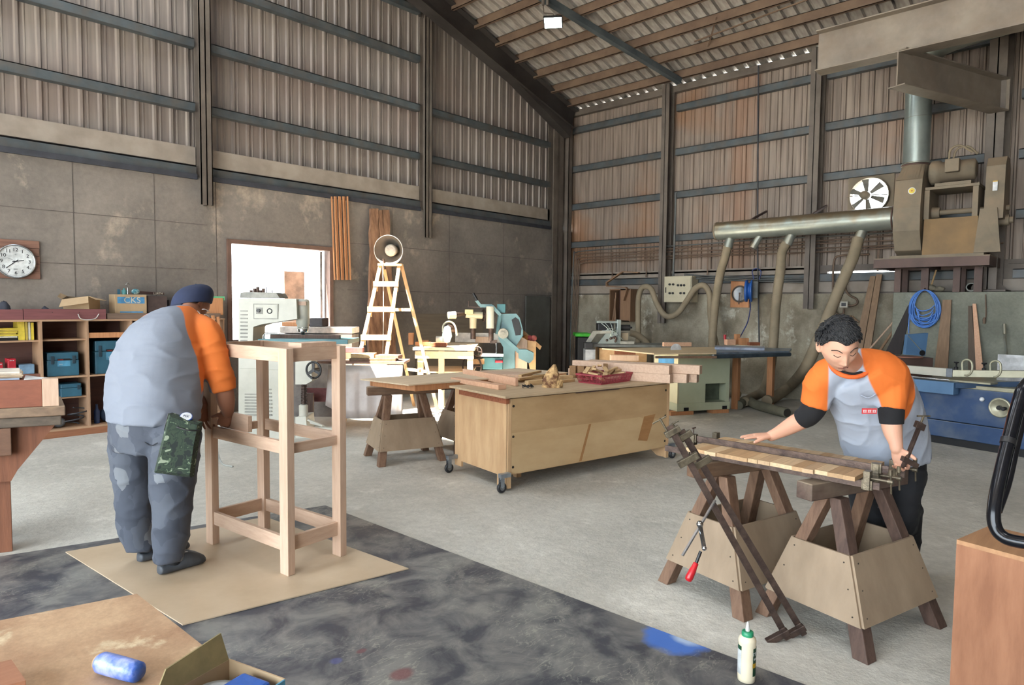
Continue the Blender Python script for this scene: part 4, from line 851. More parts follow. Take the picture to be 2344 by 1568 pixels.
fl = [a, a+n_*w_]; up_ = (UP*.062-d_*.022); m = MB(); m.prism([fl[0], fl[1], fl[1]+up_*.62-n_*.035, fl[0]+up_*.8+n_*.003], d_*th); put('flap', m, M_olive, t)
c = A0+d_*.058+n_*.075+UP*.032; m = MB(); m.lathe(c-UP*.022, UP+d_*.1, [(0, .034), (0, .048), (.045, .048), (.045, .034), (0, .034)], 28, cap=False); rl = put('tape_roll_in_box', m, mat('grey_tape', (170,172,170), .4, bump=0)); T(rl, 'grey tape roll inside the open carton on the near table', 'tape roll'); rl.name = 'tape_roll'
c = A0+d_*(L1-.05)+n_*.075+UP*.04; m = MB(); m.obox(c, d_, n_, UP, .035, .06, .03); T(put('blue_packet', m, mat('blue_pack', (44,98,190), .35), bevel=.006), 'shiny blue packet inside the open carton on the near table', 'packet')
# ------------------------------------------------------------------ crate and black tube chair base, bottom right
BZ = .70
a = Z(2190, 1235, BZ); b = Z(2344, 1276, BZ); e1 = (b-a); e1.z = 0; e1.normalize(); e2 = Vector((-e1.y, e1.x, 0))
if e2.dot(CF) < 0: e2 = -e2
M_crate = wood('crate_plywood', (156,110,82), (126,84,60), 3, 2, stretch=5, amt=.7)
t = thing('plywood_crate', 'tall reddish plywood box in the bottom right corner of the picture', 'wooden box', Vector((a.x, a.y, 0))+e1*.3+e2*.2)
A0 = Vector((a.x, a.y, 0)); 
def slab(o, u, v, w): m = MB(); m.hexa([o, o+u, o+u+v, o+v], [o+w, o+u+w, o+u+v+w, o+v+w]); return m
put('front_panel', slab(A0, e1*.55, e2*.015, UP*(BZ-.015)), M_crate, t); put('back_panel', slab(A0+e2*.26, e1*.55, e2*.015, UP*(BZ-.015)), M_crate, t)
put('side_panel', slab(A0+e2*.0152, e1*.015, e2*.2446, UP*(BZ-.015)), M_crate, t); put('side_panel', slab(A0+e1*.535+e2*.0152, e1*.015, e2*.2446, UP*(BZ-.015)), M_crate, t)
put('top_panel', slab(A0+UP*(BZ-.0149), e1*.55, e2*.275, UP*.0149), wood('crate_top', (176,134,98), (146,108,78), 3, 0), t)
P = [D(2420, 820, 2.3), D(2350, 880, 2.22), D(2330, 925, 2.2), D(2305, 1020, 2.16), D(2284, 1110, 2.12), D(2275, 1170, 2.1), D(2278, 1205, 2.09), D(2295, 1228, 2.07), D(2330, 1240, 2.04), D(2420, 1252, 1.98)]
zl = BZ+.021; P = [Vector((p.x, p.y, max(p.z, zl))) for p in P]
t = thing('tube_frame', 'shiny black steel tube chair base standing on the plywood box at the right edge', 'chair frame', P[7])
m = MB(); m.tube(bez(P, 8), .0195, 14); put('tube', m, mat('black_tube', (20,22,28), .18, .3, bump=0), t)
o = CF*.02+CR*.045; m = MB(); m.tube(bez([p+o for p in P[:5]]+[P[5]+CR*.012], 8), .013, 12); put('rear_tube', m, MATS['black_tube'], t)
m = MB(); c = P[2].lerp(P[3], .9); dd = (P[3]-P[2]).normalized(); m.cyl(c-dd*.01, c+dd*.01, .022, seg=14); put('collar', m, M_black, t)
# ------------------------------------------------------------------ things on the cabinet bench
ZT_ = BT-.0115
def onb(px, py): return Z(px, py, ZT_)
def lay(nm, a, b, w, h, mt, lb, cat, grp=None, lift=0, ov=0, bev=.0015):
    """board lying on the bench top from pixel a to pixel b"""
    p = onb(*a); q = onb(*b); o = UP*(h/2+lift+.0004); m = MB(); m.bar(p+o, q+o, w, h); return T(put(nm, m, mt, bevel=bev), lb, cat, grp)
M_pink = wood('pinkish_timber', (206,166,138), (186,144,116), 4, 0)
M_off = wood('offcut_timber', (206,176,134), (178,146,104), 6, 0); M_off2 = wood('offcut_dark', (150,116,80), (112,82,54), 8, 0)
lay('timber_board', (1040, 873), (1150, 892), .085, .04, M_pink, 'pinkish board along the near left corner of the cabinet bench', 'board')
lay('timber_board', (1062, 861), (1183, 884), .03, .075, M_pink, 'pinkish board on edge behind the near left board on the bench', 'board')
# small framed panels lying behind
for i, (a, b, w, h, l, mt, lb) in enumerate((((1090, 862), (1200, 868), .34, .012, 0, M_off, 'thin pale panel lying flat behind the pinkish boards'), ((1100, 861), (1215, 865), .30, .03, .013, M_pale, 'pale panel lying on top of the thin panel on the bench'))):
    lay('flat_board', a, b, w, h, mt, lb, 'board', lift=l)
sp = [((1183, 874), (1238, 868), 0, .03, .022, 'short strip at the bottom of the strip pile on the bench'), ((1185, 876), (1243, 866), .023, .04, .018, 'short strip in the middle of the strip pile on the bench'), ((1190, 873), (1236, 862), .042, .035, .022, 'short strip on top of the strip pile on the bench'), ((1205, 882), (1248, 878), 0, .05, .04, 'short thick block in front of the strip pile'), ((1240, 866), (1300, 862), 0, .09, .018, 'flat pale offcut behind the split wood chunk'), ((1283, 876), (1312, 873), 0, .05, .025, 'short round-ended offcut right of the split wood chunk'), ((1275, 868), (1310, 866), 0, .04, .03, 'pale strip behind the round-ended offcut')]
for a, b, l, w, h, lb in sp: lay('wood_offcut', a, b, w, h, M_off, lb, 'wood offcut', lift=l)
# split bark-edged chunk
c = onb(1264, 887); m = MB(); rings = []
for z_, w1, w2, sh in ((0, .085, .04, 0), (.06, .08, .045, .0), (.12, .055, .035, .004), (.17, .03, .022, .01), (.205, .010, .01, .016)):
    rings.append([c+CR*(sh+w1*math.cos(a)*(1+.25*math.sin(5*a+z_*40)))+CF*(w2*math.sin(a))+UP*(z_+.0005) for a in [k*math.pi/8 for k in range(16)]])
m.loft(rings, True, False); T(put('split_log', m, mat('split_wood', (208,172,120), .8, col2=(92,58,34), scale=14, amt=.35, bump=.6)), 'split wood chunk with a pointed top standing on the bench', 'wood chunk')
c = onb(1206, 889); m = MB()
for k in range(6): a = k*1.1; m.tube([c+Vector((-.05+.02*k, .03*math.sin(a), .012)), c+Vector((-.03+.02*k, .03*math.cos(a), .03)), c+Vector((.0+.015*k, -.02*math.cos(a), .008))], .005, 6)
T(put('spring_clamps', m, M_black), 'tangle of small black metal clamps beside the pinkish boards', 'clamps')
# red basket
A_ = onb(1340, 867); B_ = onb(1380, 879); Cb = onb(1440, 871)
bu = (Cb-B_).normalized(); bv = Vector((-bu.y, bu.x, 0)); 
if bv.dot(CF) < 0: bv = -bv
B0 = onb(1376, 881); L1 = (onb(1438, 873)-B0).length+.03; W1 = .26; Hb = .085; fl_ = .022
t = thing('plastic_basket', 'shallow red plastic basket full of wood offcuts on the cabinet bench', 'basket', B0+bu*L1/2+bv*W1/2)
M_redb = mat('basket_red', (160,62,72), .45, col2=(138,48,60), bump=.05)
def bq(u, v, z): return B0+bu*u+bv*v+UP*(z+.0006)
def lattice(p0, p1, q0, q1, n):
    """basket side between bottom edge p0-p1 and top edge q0-q1, made of ribs and rims"""
    m = MB()
    for i in range(n+1): t_ = i/n; m.bar(p0.lerp(p1, t_), q0.lerp(q1, t_), .0045, .0045, up=(p1-p0))
    for f, h_ in ((.0, .014), (.5, .004), (.93, .018)): m.bar(p0.lerp(q0, f), p1.lerp(q1, f), .005, h_)
    return m
co = [(0, 0), (L1, 0), (L1, W1), (0, W1)]; ct = [(-fl_, -fl_), (L1+fl_, -fl_), (L1+fl_, W1+fl_), (-fl_, W1+fl_)]
for i in range(4):
    j = (i+1) % 4; put('basket_side', lattice(bq(*co[i], .005), bq(*co[j], .005), bq(*ct[i], Hb), bq(*ct[j], Hb), 26 if i % 2 == 0 else 16), M_redb, t)
m = MB(); m.prism([bq(*p, 0) for p in co], (0, 0, .004)); put('basket_floor', m, M_redb, t)
for s_ in (0, 1):
    u = -fl_-.025 if s_ == 0 else L1+fl_+.025; m = MB(); m.tube([bq(u*.0+(-fl_ if s_ == 0 else L1+fl_), .05, Hb-.005), bq(u, .06, Hb-.005), bq(u, W1-.06, Hb-.005), bq((-fl_ if s_ == 0 else L1+fl_), W1-.05, Hb-.005)], .007, 8)
    m.bar(bq(u, .07, Hb-.01), bq(u, .07, Hb-.045), .014, .006); put('handle', m, M_redb, t)
rng = random.Random(11)
lbs_ = ['long pale', 'small square', 'thin', 'short dark', 'wedge shaped', 'pale flat', 'broad flat', 'narrow', 'stubby', 'slanting', 'short pale', 'tilted brown', 'little', 'crosswise']
for i in range(14):
    u = .03+(i % 5)*(L1-.06)/4; v = .05+(i//5)*.07; a = rng.uniform(0, 3.14); ln = rng.uniform(.04, .085); d_ = Vector((math.cos(a), math.sin(a), rng.uniform(-.25, .45))).normalized()
    z_ = .06+.028*(i//5)+.035*(1-abs(u-L1/2)/(L1/2)); m = MB(); c = bq(u, v, z_); m.bar(c-d_*ln, c+d_*ln, rng.uniform(.025, .05), rng.uniform(.01, .022))
    wh = ['at the left end', 'left of the middle', 'in the middle', 'right of the middle', 'at the right end'][i % 5]; dp = ['front', 'centre', 'back'][i//5]
    T(put('basket_offcut', m, M_off if rng.random() < .75 else M_off2, bevel=.001), '%s wood offcut in the %s row of the red basket, %s' % (lbs_[i], dp, wh), 'wood offcut', 'wood offcuts in the red basket')
# long squared beams stacked on the far right of the bench, overhanging
def beam(a, b, w, h, lift, lb): 
    p = onb(*a); q = onb(*b); o = UP*(h/2+lift+.0005); m = MB(); m.bar(p+o, q+o, w, h)
    return T(put('squared_timber', m, M_palex, bevel=.002), lb, 'squared timber', 'long squared timbers on the cabinet bench')
bA = onb(1300, 862); bB = onb(1533, 878)
dirb = (bB-bA).normalized(); perp = Vector((-dirb.y, dirb.x, 0))
def beam2(off, s0, s1, w, h, lift, lb):
    p = bB+dirb*s1+perp*off; q = bB+dirb*s0+perp*off; o = UP*(h/2+lift+.0005); m = MB(); m.bar(q+o, p+o, w-.002, h-.001); return T(put('squared_timber', m, M_palex, bevel=.002), lb, 'squared timber')
LB = (bB-bA).length
beam2(.05, -LB, 0, .09, .085, 0, 'front lower timber of the long stack on the bench')
beam2(.05, -LB*.96, -.01, .09, .085, .085, 'front upper timber of the long stack on the bench')
beam2(.15, -LB*.9, .13, .09, .085, 0, 'middle lower timber of the long stack on the bench')
beam2(.25, -LB*1.0, .2, .09, .085, 0, 'rear lower timber of the long stack on the bench')
beam2(.20, -LB*.85, .24, .10, .085, .085, 'rear upper timber of the long stack, sticking out furthest')
for i, (px, py, l, lb) in enumerate(((1372, 852, .0, 'small dark block left in front of the long timbers'), (1386, 851, .0, 'small dark block in the middle in front of the long timbers'), (1398, 850, .0, 'small brown block right in front of the long timbers'))):
    c = bB-dirb*(.98-.09*i)+perp*-.04; m = MB(); m.obox(c+UP*(.06+.0006), dirb, perp, UP, .035, .032, .06); T(put('wood_block', m, M_off2, bevel=.001), lb, 'wood block')
# darker runner under the front lip of the bench top
a = onb(1292, 893); m = MB(); p0 = bb(.72, -.02, BT-.037); p1 = bb(1.25, -.02, BT-.037); m.bar(p0, p1, .012, .012); put('lip_runner', m, M_horse_leg_dark, bn)
# ------------------------------------------------------------------ third and fourth sawhorse with a pale panel
s3 = dup(sL, Vector((-7.22, -3.82, 0)), math.radians(-20), label='worn sawhorse carrying the pale panel left of the cabinet bench')
B4 = Z(992, 1022, 0); u4 = Vector((math.cos(math.radians(-12)), math.sin(math.radians(-12)), 0)); v4 = Vector((-u4.y, u4.x, 0))
s4 = dup(sR, B4+u4*.32-v4*.24, math.radians(-12), label='sawhorse mostly hidden behind the left end of the cabinet bench')
z4 = .805
a = Z(829, 867, z4); b = Z(940, 880, z4); dirp = (b-a).normalized(); lp = Vector((dirp.y, -dirp.x, 0)); 
if lp.dot(CR) < 0: lp = -lp
c2 = Z(1080, 850, z4); wl_ = (b-a).length
t = thing('panel_door', 'wide pale panel with a frame under it lying across the sawhorses behind the bench', 'panel', (a+b)/2)
lp2 = (c2-a); lp2.z = 0; lp2.normalize()
def pq(u, v, z): return a+lp2*u+dirp*v+UP*(z-0)
Lp = 1.9
m = MB(); m.prism([pq(-.02, 0, -.012), pq(Lp, 0, -.012), pq(Lp, wl_, -.012), pq(-.02, wl_, -.012)], UP*.012); put('panel_skin', m, wood('pale_panel', (204,186,160), (184,164,138), 2.5, 0, amt=.5), t)
for v_ in (.04, wl_-.03): m = MB(); m.bar(pq(.06, v_, -.04), pq(Lp, v_, -.04), .03, .055); put('panel_rail', m, M_orange, t)
m = MB(); m.bar(pq(.08, 0.05, -.04), pq(.08, wl_-.05, -.04), .03, .055); put('panel_rail', m, M_orange, t)
# ------------------------------------------------------------------ overhead router, white
M_cream = mat('machine_cream', (184,182,170), .45, col2=(166,164,151), scale=2.5, amt=.5, bump=.05)
M_creamd = mat('machine_cream_dark', (146,144,134), .5, bump=0)
M_tealm = mat('machine_teal', (66,118,124), .45, col2=(52,98,104), scale=3, bump=.05)
dr = 7.45
t = thing('overhead_router', 'tall cream overhead router machine with a black handwheel in front of the window', 'woodworking machine', Z(620, 998))
def grounded(m, z=0.0):
    lo = min(p.z for p in m.v); m.v = [Vector((p.x, p.y, z if p.z < lo+.02 else p.z)) for p in m.v]; return m
m = poly_cb([(546, 684), (560, 683), (678, 684), (680, 730), (600, 742), (580, 748), (578, 790), (640, 792), (643, 1000), (546, 998)], dr, .36); put('machine_body', grounded(m), M_cream, t, bevel=.012)
put('motor_cover', poly_cb([(549, 682), (550, 671), (560, 668), (632, 670), (640, 682)], dr+.03, .3), M_creamd, t, bevel=.01)
m = MB()
for k, x_ in enumerate((575, 583, 590, 597, 603, 610, 623)): p = D(x_, 668-(k % 3)*2, dr+.15); m.cyl(p-UP*.03, p+UP*(.02+.008*(k % 3)), .018 if k < 5 else .006, seg=8)
put('wing_nuts', m, M_horse_leg_dark, t)
h0 = D(693, 685, dr+.14); m = MB(); m.lathe(h0-UP*.36, UP, [(0, .05), (.02, .062), (.07, .066), (.075, .075), (.33, .075), (.35, .066), (.36, .05)], 24); hd = put('spindle_head', m, M_cream, t)
m = MB(); m.lathe(h0-UP*.375, UP, [(0, .055), (.055, .064), (.06, .055)], 20); put('chrome_collar', m, M_chrome, hd); m = MB(); m.lathe(h0-UP*.46, UP, [(0, .004), (.05, .006), (.055, .02), (.09, .022)], 12); put('router_bit', m, M_chrome, hd)
put('brown_label', cb(682, 690, 700, 699, dr+.055, .02), wood('label_brown', (190,160,140), None, 3, 0), hd)
o = put('control_plate', cb(580, 695, 637, 731, dr-.006, .01), M_creamd, t, bevel=.003); put('control_plate_face', cb(582, 697, 634, 729, dr-.009, .006), M_cream, o)
m = MB(); c = D(617, 712, dr-.01); m.torus(c, CF, .026, .006, 20, 8); put('gauge', m, M_black, o); put('switch', cb(586, 704, 600, 719, dr-.016, .01), M_creamd, o); m = MB(); c = D(592, 711, dr-.016); m.cyl(c, c-CF*.02, .02, seg=12); put('switch_knob', m, M_black, o)
def vents(px0, px1, py0, py1, n, dep, par):
    m = MB()
    for i in range(n): y_ = py0+(py1-py0)*i/(n-1); c_ = cb(px0, y_-1.6, px1, y_+1.6, dep, .012); m.add(c_.v, c_.f)
    return put('vent_louvres', m, M_creamd, par)
vents(550, 566, 712, 780, 9, dr-.006, t)
pn_ = put('lower_door', cb(549, 843, 600, 990, dr-.008, .012), M_cream, t, bevel=.003); vents(560, 590, 855, 950, 15, dr-.013, pn_)
pn_ = put('side_door', cb(606, 846, 638, 962, dr-.008, .012), M_cream, t, bevel=.003); vents(610, 622, 858, 950, 12, dr-.013, pn_)
put('router_table', cb(590, 776, 796, 788, dr-.15, .55), M_tealm, t, bevel=.004); m = cb(618, 766, 777, 776, dr+.06, .06); put('fence', m, M_horse_leg_dark, t)
m = MB(); c = D(603, 764, dr-.1); m.tube([D(603, 786, dr-.1), D(603, 768, dr-.1), D(607, 763, dr-.1), D(640, 764, dr-.1)], .012, 8); put('guard_hoop', m, M_chrome, t)
put('knee_casting', poly_cb([(676, 790), (712, 790), (714, 872), (700, 880), (676, 880)], dr-.1, .22), M_cream, t, bevel=.02)
c = D(718, 847, dr-.2); wh = MB(); n_ = (CF+CR*.25).normalized(); wh.torus(c, n_, .088, .012, 30, 10); 
for k in range(3): a_ = k*2.094+.5; r_ = wh.ring(c, n_, .085, 360)[int(math.degrees(a_)) % 360]; wh.bar(c, r_, .03, .014, up=n_)
wh.cyl(c-n_*.015, c+n_*.12, .02, seg=12); hw = put('handwheel', wh, M_black, t)
m = MB(); q = wh.ring(c, n_, .085, 8)[2]; q = c-UP*.085; m.cyl(q-n_*.05, q, .012, seg=10); put('crank_knob', m, M_black, hw)
m = MB(); c = D(696, 880, dr); m.cyl(D(696, 925, dr), D(696, 878, dr), .02, seg=12)
for k in range(12): q = D(696, 882+k*3.6, dr); m.torus(q, UP, .03, .006, 14, 6)
put('spring_column', m, M_steelbar, t)
m = MB(); m.lathe(D(695, 962, dr), UP, [(0, .06), (.02, .062), (.025, .05), (.17, .05), (.18, .035)], 18); put('column_foot', m, M_cream, t)
m = poly_cb([(676, 955), (700, 953), (704, 995), (676, 995)], dr-.08, .3); put('base_casting', grounded(m), M_cream, t, bevel=.01)
m = poly_cb([(608, 975), (642, 973), (643, 1000), (608, 1002)], dr-.12, .2); put('base_pedestal', grounded(m), M_cream, t, bevel=.01)
m = MB(); m.obox(D(730, 981, dr-.25), CR, CF, UP, .15, .03, .014); m.obox(D(722, 968, dr-.2), (CR-UP*.4), CF, (UP+CR*.4), .09, .02, .01); m.obox(D(728, 972, dr-.1), (CR-UP*.3), CF, (UP+CR*.3), .09, .02, .01); put('foot_pedals', m, M_cream, t, bevel=.004)
# ------------------------------------------------------------------ table behind with a draped plastic sheet and planks
d5 = 7.8
M_film = mat('milky_film', (196,186,180), .35, col2=(176,164,158), bump=.3, bscale=6); M_film.node_tree.nodes['Principled BSDF'].inputs['Transmission Weight'].default_value = .25
t = thing('covered_table', 'low wooden table with a milky plastic sheet hung over its front', 'table', Z(800, 985))
put('table_top', cb(690, 826, 925, 834, d5, .45), wood('dusty_top', (140,108,92), (112,84,72), 3, 0), t)
m = grounded(cb(690, 900, 716, 985, d5+.1, .05)); put('leg', m, M_horse_leg_dark, t); put('leg', grounded(cb(895, 834, 915, 985, d5+.35, .06)), M_horse_leg_dark, t); put('apron', cb(700, 888, 760, 920, d5+.3, .03), M_rb, t)
m = MB(); n = 30; rings = []
for i in range(n+1):
    x_ = 752+(922-752)*i/n; w_ = .012*math.sin(i*1.1)+.008*math.sin(i*2.7); k = max(0, 1-i/9); 
    rings.append([D(x_-(6*k if j else 0)*j/5+0, 836+(958-836-30*k*(0 if i > 3 else 1))*j/6, d5-.03+w_*(j/6)) for j in range(7)])
vs = [p for r in rings for p in r]; fs = [(i*7+j, (i+1)*7+j, (i+1)*7+j+1, i*7+j+1) for i in range(n) for j in range(6)]; m.add(vs, fs, True); sh_ = put('plastic_sheet', m, M_film); md = sh_.modifiers.new('s', 'SOLIDIFY'); md.thickness = .002
T(sh_, 'milky plastic sheet hanging over the front of the low table', 'plastic sheet')
for i, (x0, x1, y0, y1, dd, dp_, lb) in enumerate(((800, 905, 820, 826, d5+.05, .3, 'brown plank lying at the right front of the covered table'), (858, 912, 814, 820, d5+.1, .2, 'short brown plank on the right of the planks on the covered table'), (803, 856, 811, 820, d5+.12, .2, 'yellowish plank in the middle of the planks on the covered table'), (742, 830, 800, 809, d5+.28, .1, 'dark red beam at the back of the covered table'))):
    m = cb(x0, y0, x1, y1, dd, dp_, math.radians([4, -6, 3, 0][i])); tp = cb(690, 826, 925, 834, d5, .45); zt_ = max(p.z for p in tp.v)+.0006; base = [0, .032, .032, .085][i]; hh = [.03, .035, .05, .055][i]
    lo = min(p.z for p in m.v); hi = max(p.z for p in m.v); m.v = [Vector((p.x, p.y, zt_+base+(hh if p.z > (lo+hi)/2 else 0))) for p in m.v]; T(put('plank', m, [M_horse_beam2, M_horse_leg, M_off, M_rb][i], bevel=.002), lb, 'plank')
m = MB(); z5 = zt_+.0005; q = D(785, 828, d5+.28); m.obox(Vector((q.x, q.y, z5+.0415))+CF*.05, CR, CF, UP, .2, .05, .041); T(put('packing_block', m, M_horse_leg), 'thick brown block under the dark red beam on the covered table', 'block')
# planer and white cover behind router
d6 = 8.75
t = thing('covered_machine', 'low machine under a pale cloth behind the overhead router', 'machine', Z(730, 960))
put('machine_box', grounded(cb(640, 764, 805, 960, d6, .38)), mat('grey_box', (120,112,106), .6), t); put('pale_cloth', cb(640, 748, 806, 764, d6-.02, .42), mat('pale_cloth', (206,196,188), .8, bump=.4, bscale=8), t, bevel=.01)
zc_ = max((bpy.data.objects['pale_cloth'].matrix_world @ v.co).z for v in bpy.data.objects['pale_cloth'].data.vertices)+t.location.z+.001
m = cb(708, 728, 738, 748, d6+.1, .3); dz = zc_-min(p.z for p in m.v); m.v = [p+UP*dz for p in m.v]; T(put('small_motor_unit', m, mat('dark_unit', (70,68,72), .5), bevel=.01), 'dark small motor unit on the cloth covered machine by the window', 'motor unit')
m = cb(645, 742, 700, 752, d6+.2, .2); dz = zc_-min(p.z for p in m.v); m.v = [p+UP*dz for p in m.v]; T(put('timber_stack', m, M_orange, bevel=.002), 'orange timber piece on the cloth covered machine', 'timber')
# ------------------------------------------------------------------ slats tied to the wall, live-edge slabs, ladder and hood
t = thing('slat_bundle', 'bundle of thin orange-brown slats hanging on the left wall right of the window', 'slat bundle', Y(780, 640, -.05))
for i in range(8):
    a = Y(759+i*4.9, 450, -.05); b = Y(766+i*4.9, 641, -.05); o_s = Vector((0, -.022*(i % 2), 0)); m = MB(); m.bar(a+o_s, b+o_s, .019, .022, up=(0, 1, 0)); put('slat', m, M_orange, t, bevel=.001)
M_live = wood('live_edge_timber', (158,120,92), (96,68,52), 2.4, 2, stretch=6, amt=.6)
for i, (x0, x1, yt, xb0, xb1, lb) in enumerate(((846, 862, 478, 838, 866, 'tall live-edge slab leaning on the left wall, left one'), (864, 872, 482, 862, 884, 'narrow live-edge slab leaning on the left wall, middle one'), (873, 886, 481, 880, 905, 'live-edge slab leaning on the left wall, right one'))):
    m = MB(); rg = []; n = 22; r_ = random.Random(i+3)
    for k in range(n+1):
        f = k/n; xl = x0+(xb0-x0)*f+r_.uniform(-1.6, 1.6); xr = x1+(xb1-x1)*f+r_.uniform(-1.6, 1.6); py = yt+(880-yt)*f; yy = -.03-.45*f
        a = Y(xl, py, yy); b = Y(xr, py, yy); 
        if k == n: a.z = b.z = 0.003
        rg.append([a, b, b-Vector((0, .05, 0)), a-Vector((0, .05, 0))])
    m.loft(rg, True, False); T(put('live_edge_slab', m, M_live), lb, 'timber slab')
m = MB(); a = Y(952, 717, -.03); b = Y(1262, 717, -.03); m.box(a.x, -.03, .0, Y(1105, 717, -.03).x, -.012, Y(1000, 718, -.03).z); T(put('leaning_board', m, wood('greyish_board', (128,116,100), (108,98,86), 2, 0)), 'large greyish board standing against the left wall behind the machines', 'board')
dl = 9.0
M_lad = wood('ladder_timber', (216,182,138), (188,150,108), 5, 2)
t = thing('step_ladder', 'tall wooden step ladder standing among the machines', 'step ladder', D(890, 960, 9.0)*1)
t.location.z = 0; t['_o'] = [t.location.x, t.location.y, 0]
def lpt(px, py, dp): return D(px, py, dp)
TL = lpt(871, 606, 9.0); TR = lpt(914, 606, 9.0); FLo = Z(786, 974); FRo = Z(862, 974); RLo = Z(948, 930); RRo = Z(1003, 944)
m = MB(); m.bar(FLo, TL, .045, .03, up=CF); put('front_rail', m, M_lad, t); m = MB(); m.bar(FRo, TR, .045, .03, up=CF); put('front_rail', m, M_lad, t)
o_ = CF*.05; m = MB(); m.bar(RLo, TL+CR*.03+o_, .04, .03, up=CF); put('rear_rail', m, M_lad, t); m = MB(); m.bar(RRo, TR+CR*.02+o_, .045, .03, up=CF); put('rear_rail', m, M_lad, t)
m = MB(); m.bar(TL-CR*.03+CF*.02, TR+CR*.04+CF*.02, .14, .03); put('top_step', m, M_lad, t)
for k, py in enumerate((650, 708, 772, 838, 906)):
    f = (py-606)/(974-606); a = TL.lerp(FLo, f); b = TR.lerp(FRo, f); za = HZ(866, py, a.x, a.y); a = TL.lerp(FLo, (TL.z-za)/TL.z); b = TR.lerp(FRo, (TL.z-za)/TL.z); dr_ = (b-a).normalized(); m = MB(); m.bar(a-dr_*.03-CF*.02, b+dr_*.03-CF*.02, .05, .07); s_ = put('step', m, M_lad, t)
    for q in (a, b): mm = MB(); mm.bar(q-UP*.02-CF*.015, q-UP*.1-CF*.02, .05, .03, up=CF); put('step_cleat', mm, M_lad, s_)
for k, f in enumerate((.3, .72)): a = TL.lerp(RLo, f)+CR*.03*(1-f); b = TR.lerp(RRo, f); m = MB(); m.bar(a, b, .04, .02, up=CF); put('rear_brace', m, M_lad, t)
m = MB(); m.tube(bez([lpt(876, 600, 8.95), lpt(878, 700, 8.85), lpt(876, 820, 8.8)], 8), .006, 6); T(put('hanging_cable', m, MATS['white_cable']), 'pale cable hanging down the front of the step ladder', 'cable')
hc = D(893, 573, 9.0); ax = (-CF-CR*.18-UP*.12).normalized(); m = MB(); m.lathe(hc+ax*.06, ax, [(0, .205), (-.03, .20), (-.12, .15), (-.2, .1), (-.24, .095), (-.245, .03), (-.235, .03), (-.23, .09), (-.19, .094), (-.115, .144), (-.03, .193), (0, .2)], 40, cap=False)
M_hood = mat('hood_grey', (118,112,104), .6, .1, col2=(98,92,86), scale=4)
t = thing('conical_hood', 'grey conical hood with a pale round centre mounted on top of the step ladder', 'conical hood', hc-UP*.2)
for k in range(len(m.v)): m.v[k] = m.v[k]
put('cone', m, M_hood, t); m = MB(); m.torus(hc+ax*.06, ax, .203, .006, 40, 8); put('rim', m, M_hood, t)
m = MB(); m.lathe(hc-ax*.17, ax, [(0, .06), (.12, .082), (.16, .082), (.17, .07)], 24); put('centre_drum', m, mat('hood_centre', (206,196,180), .5), t)
m = MB(); m.bar(hc-UP*.26-CR*.07, hc-UP*.12-CR*.1-ax*.02, .02, .02); m.bar(hc-UP*.26+CR*.09, hc-UP*.12+CR*.12-ax*.02, .02, .02); put('hood_bracket', m, M_steelbar, t)
M_dusty = mat('dusty_paint', (132,120,102), .75, col2=(112,102,86), scale=2.5, dust=.5, dustc=(138,116,92))
M_galv = mat('galvanised_duct', (166,176,172), .3, .6, col2=(142,152,148), scale=2, bump=.03)
M_galvd = mat('galvanised_dusty', (166,172,164), .34, .6, col2=(142,148,140), scale=2, dust=1.0, dustc=(136,120,96), bump=.03)
M_hose = mat('dusty_hose', (142,128,106), .8, col2=(122,110,90), scale=3)
M_hose_in = mat('hose_inside', (46,42,36), .9, bump=0)
M_brownst = mat('platform_steel', (92,70,62), .6, .1, col2=(72,54,48), scale=3)
def hosebuild(name, pts, r, label, ribs=True, mt=None, opn=False, n=14, cat='dust hose'):
    P = bez(pts, n); L_ = 0; 
    # resample so the ribs are even
    Q = [P[0]]; step = r*.22; acc = 0
    for i in range(1, len(P)):
        seg = P[i]-P[i-1]; l = seg.length; u = 0
        while acc+l-u >= step: u += step-acc; acc = 0; Q.append(P[i-1]+seg*(u/l))
        acc += l-u
    rs = [r*(1+(.045 if k % 2 else -.045)) for k in range(len(Q))] if ribs else [r]*len(Q)
    m = MB(); m.tube(Q, r, 14, rs=rs); t = put(name, m, mt or M_hose); T(t, label, cat)
    return t, Q
# ------------------------------------------------------------------ wall fan
t = thing('wall_fan', 'round six-bladed extractor fan set in the right wall with daylight behind it', 'wall fan', (0, FY, FZ-FR))
m = MB(); n = 40; o = []; i_ = []
for k in range(n):
    a = 2*math.pi*k/n; c_, s_ = math.cos(a), math.sin(a); q = 1/max(abs(c_), abs(s_)); o.append(((FR+.045)*c_*q, (FR+.045)*s_*q)); i_.append((FR*c_, FR*s_))
for k in range(n):
    j = (k+1) % n
    for x_ in (.055, .075): m.add([(x_, FY+o[k][0], FZ+o[k][1]), (x_, FY+o[j][0], FZ+o[j][1]), (x_, FY+i_[j][0], FZ+i_[j][1]), (x_, FY+i_[k][0], FZ+i_[k][1])], [(0, 1, 2, 3)])
    m.add([(-.03, FY+i_[k][0], FZ+i_[k][1]), (-.03, FY+i_[j][0], FZ+i_[j][1]), (.12, FY+i_[j][0], FZ+i_[j][1]), (.12, FY+i_[k][0], FZ+i_[k][1])], [(0, 1, 2, 3)], True)
put('fan_plate', m, M_dusty, t)
m = MB(); m.torus((-.03, FY, FZ), (1, 0, 0), FR, .008, 40, 8); put('rim', m, M_dusty, t)
m = MB(); c = Vector((-.05, FY+.02, FZ)); m.lathe((-.19, FY+.03, FZ-.005), (1, 0, 0), [(0, .02), (.01, .06), (.12, .065), (.16, .05)], 20); put('motor', m, M_dusty, t)
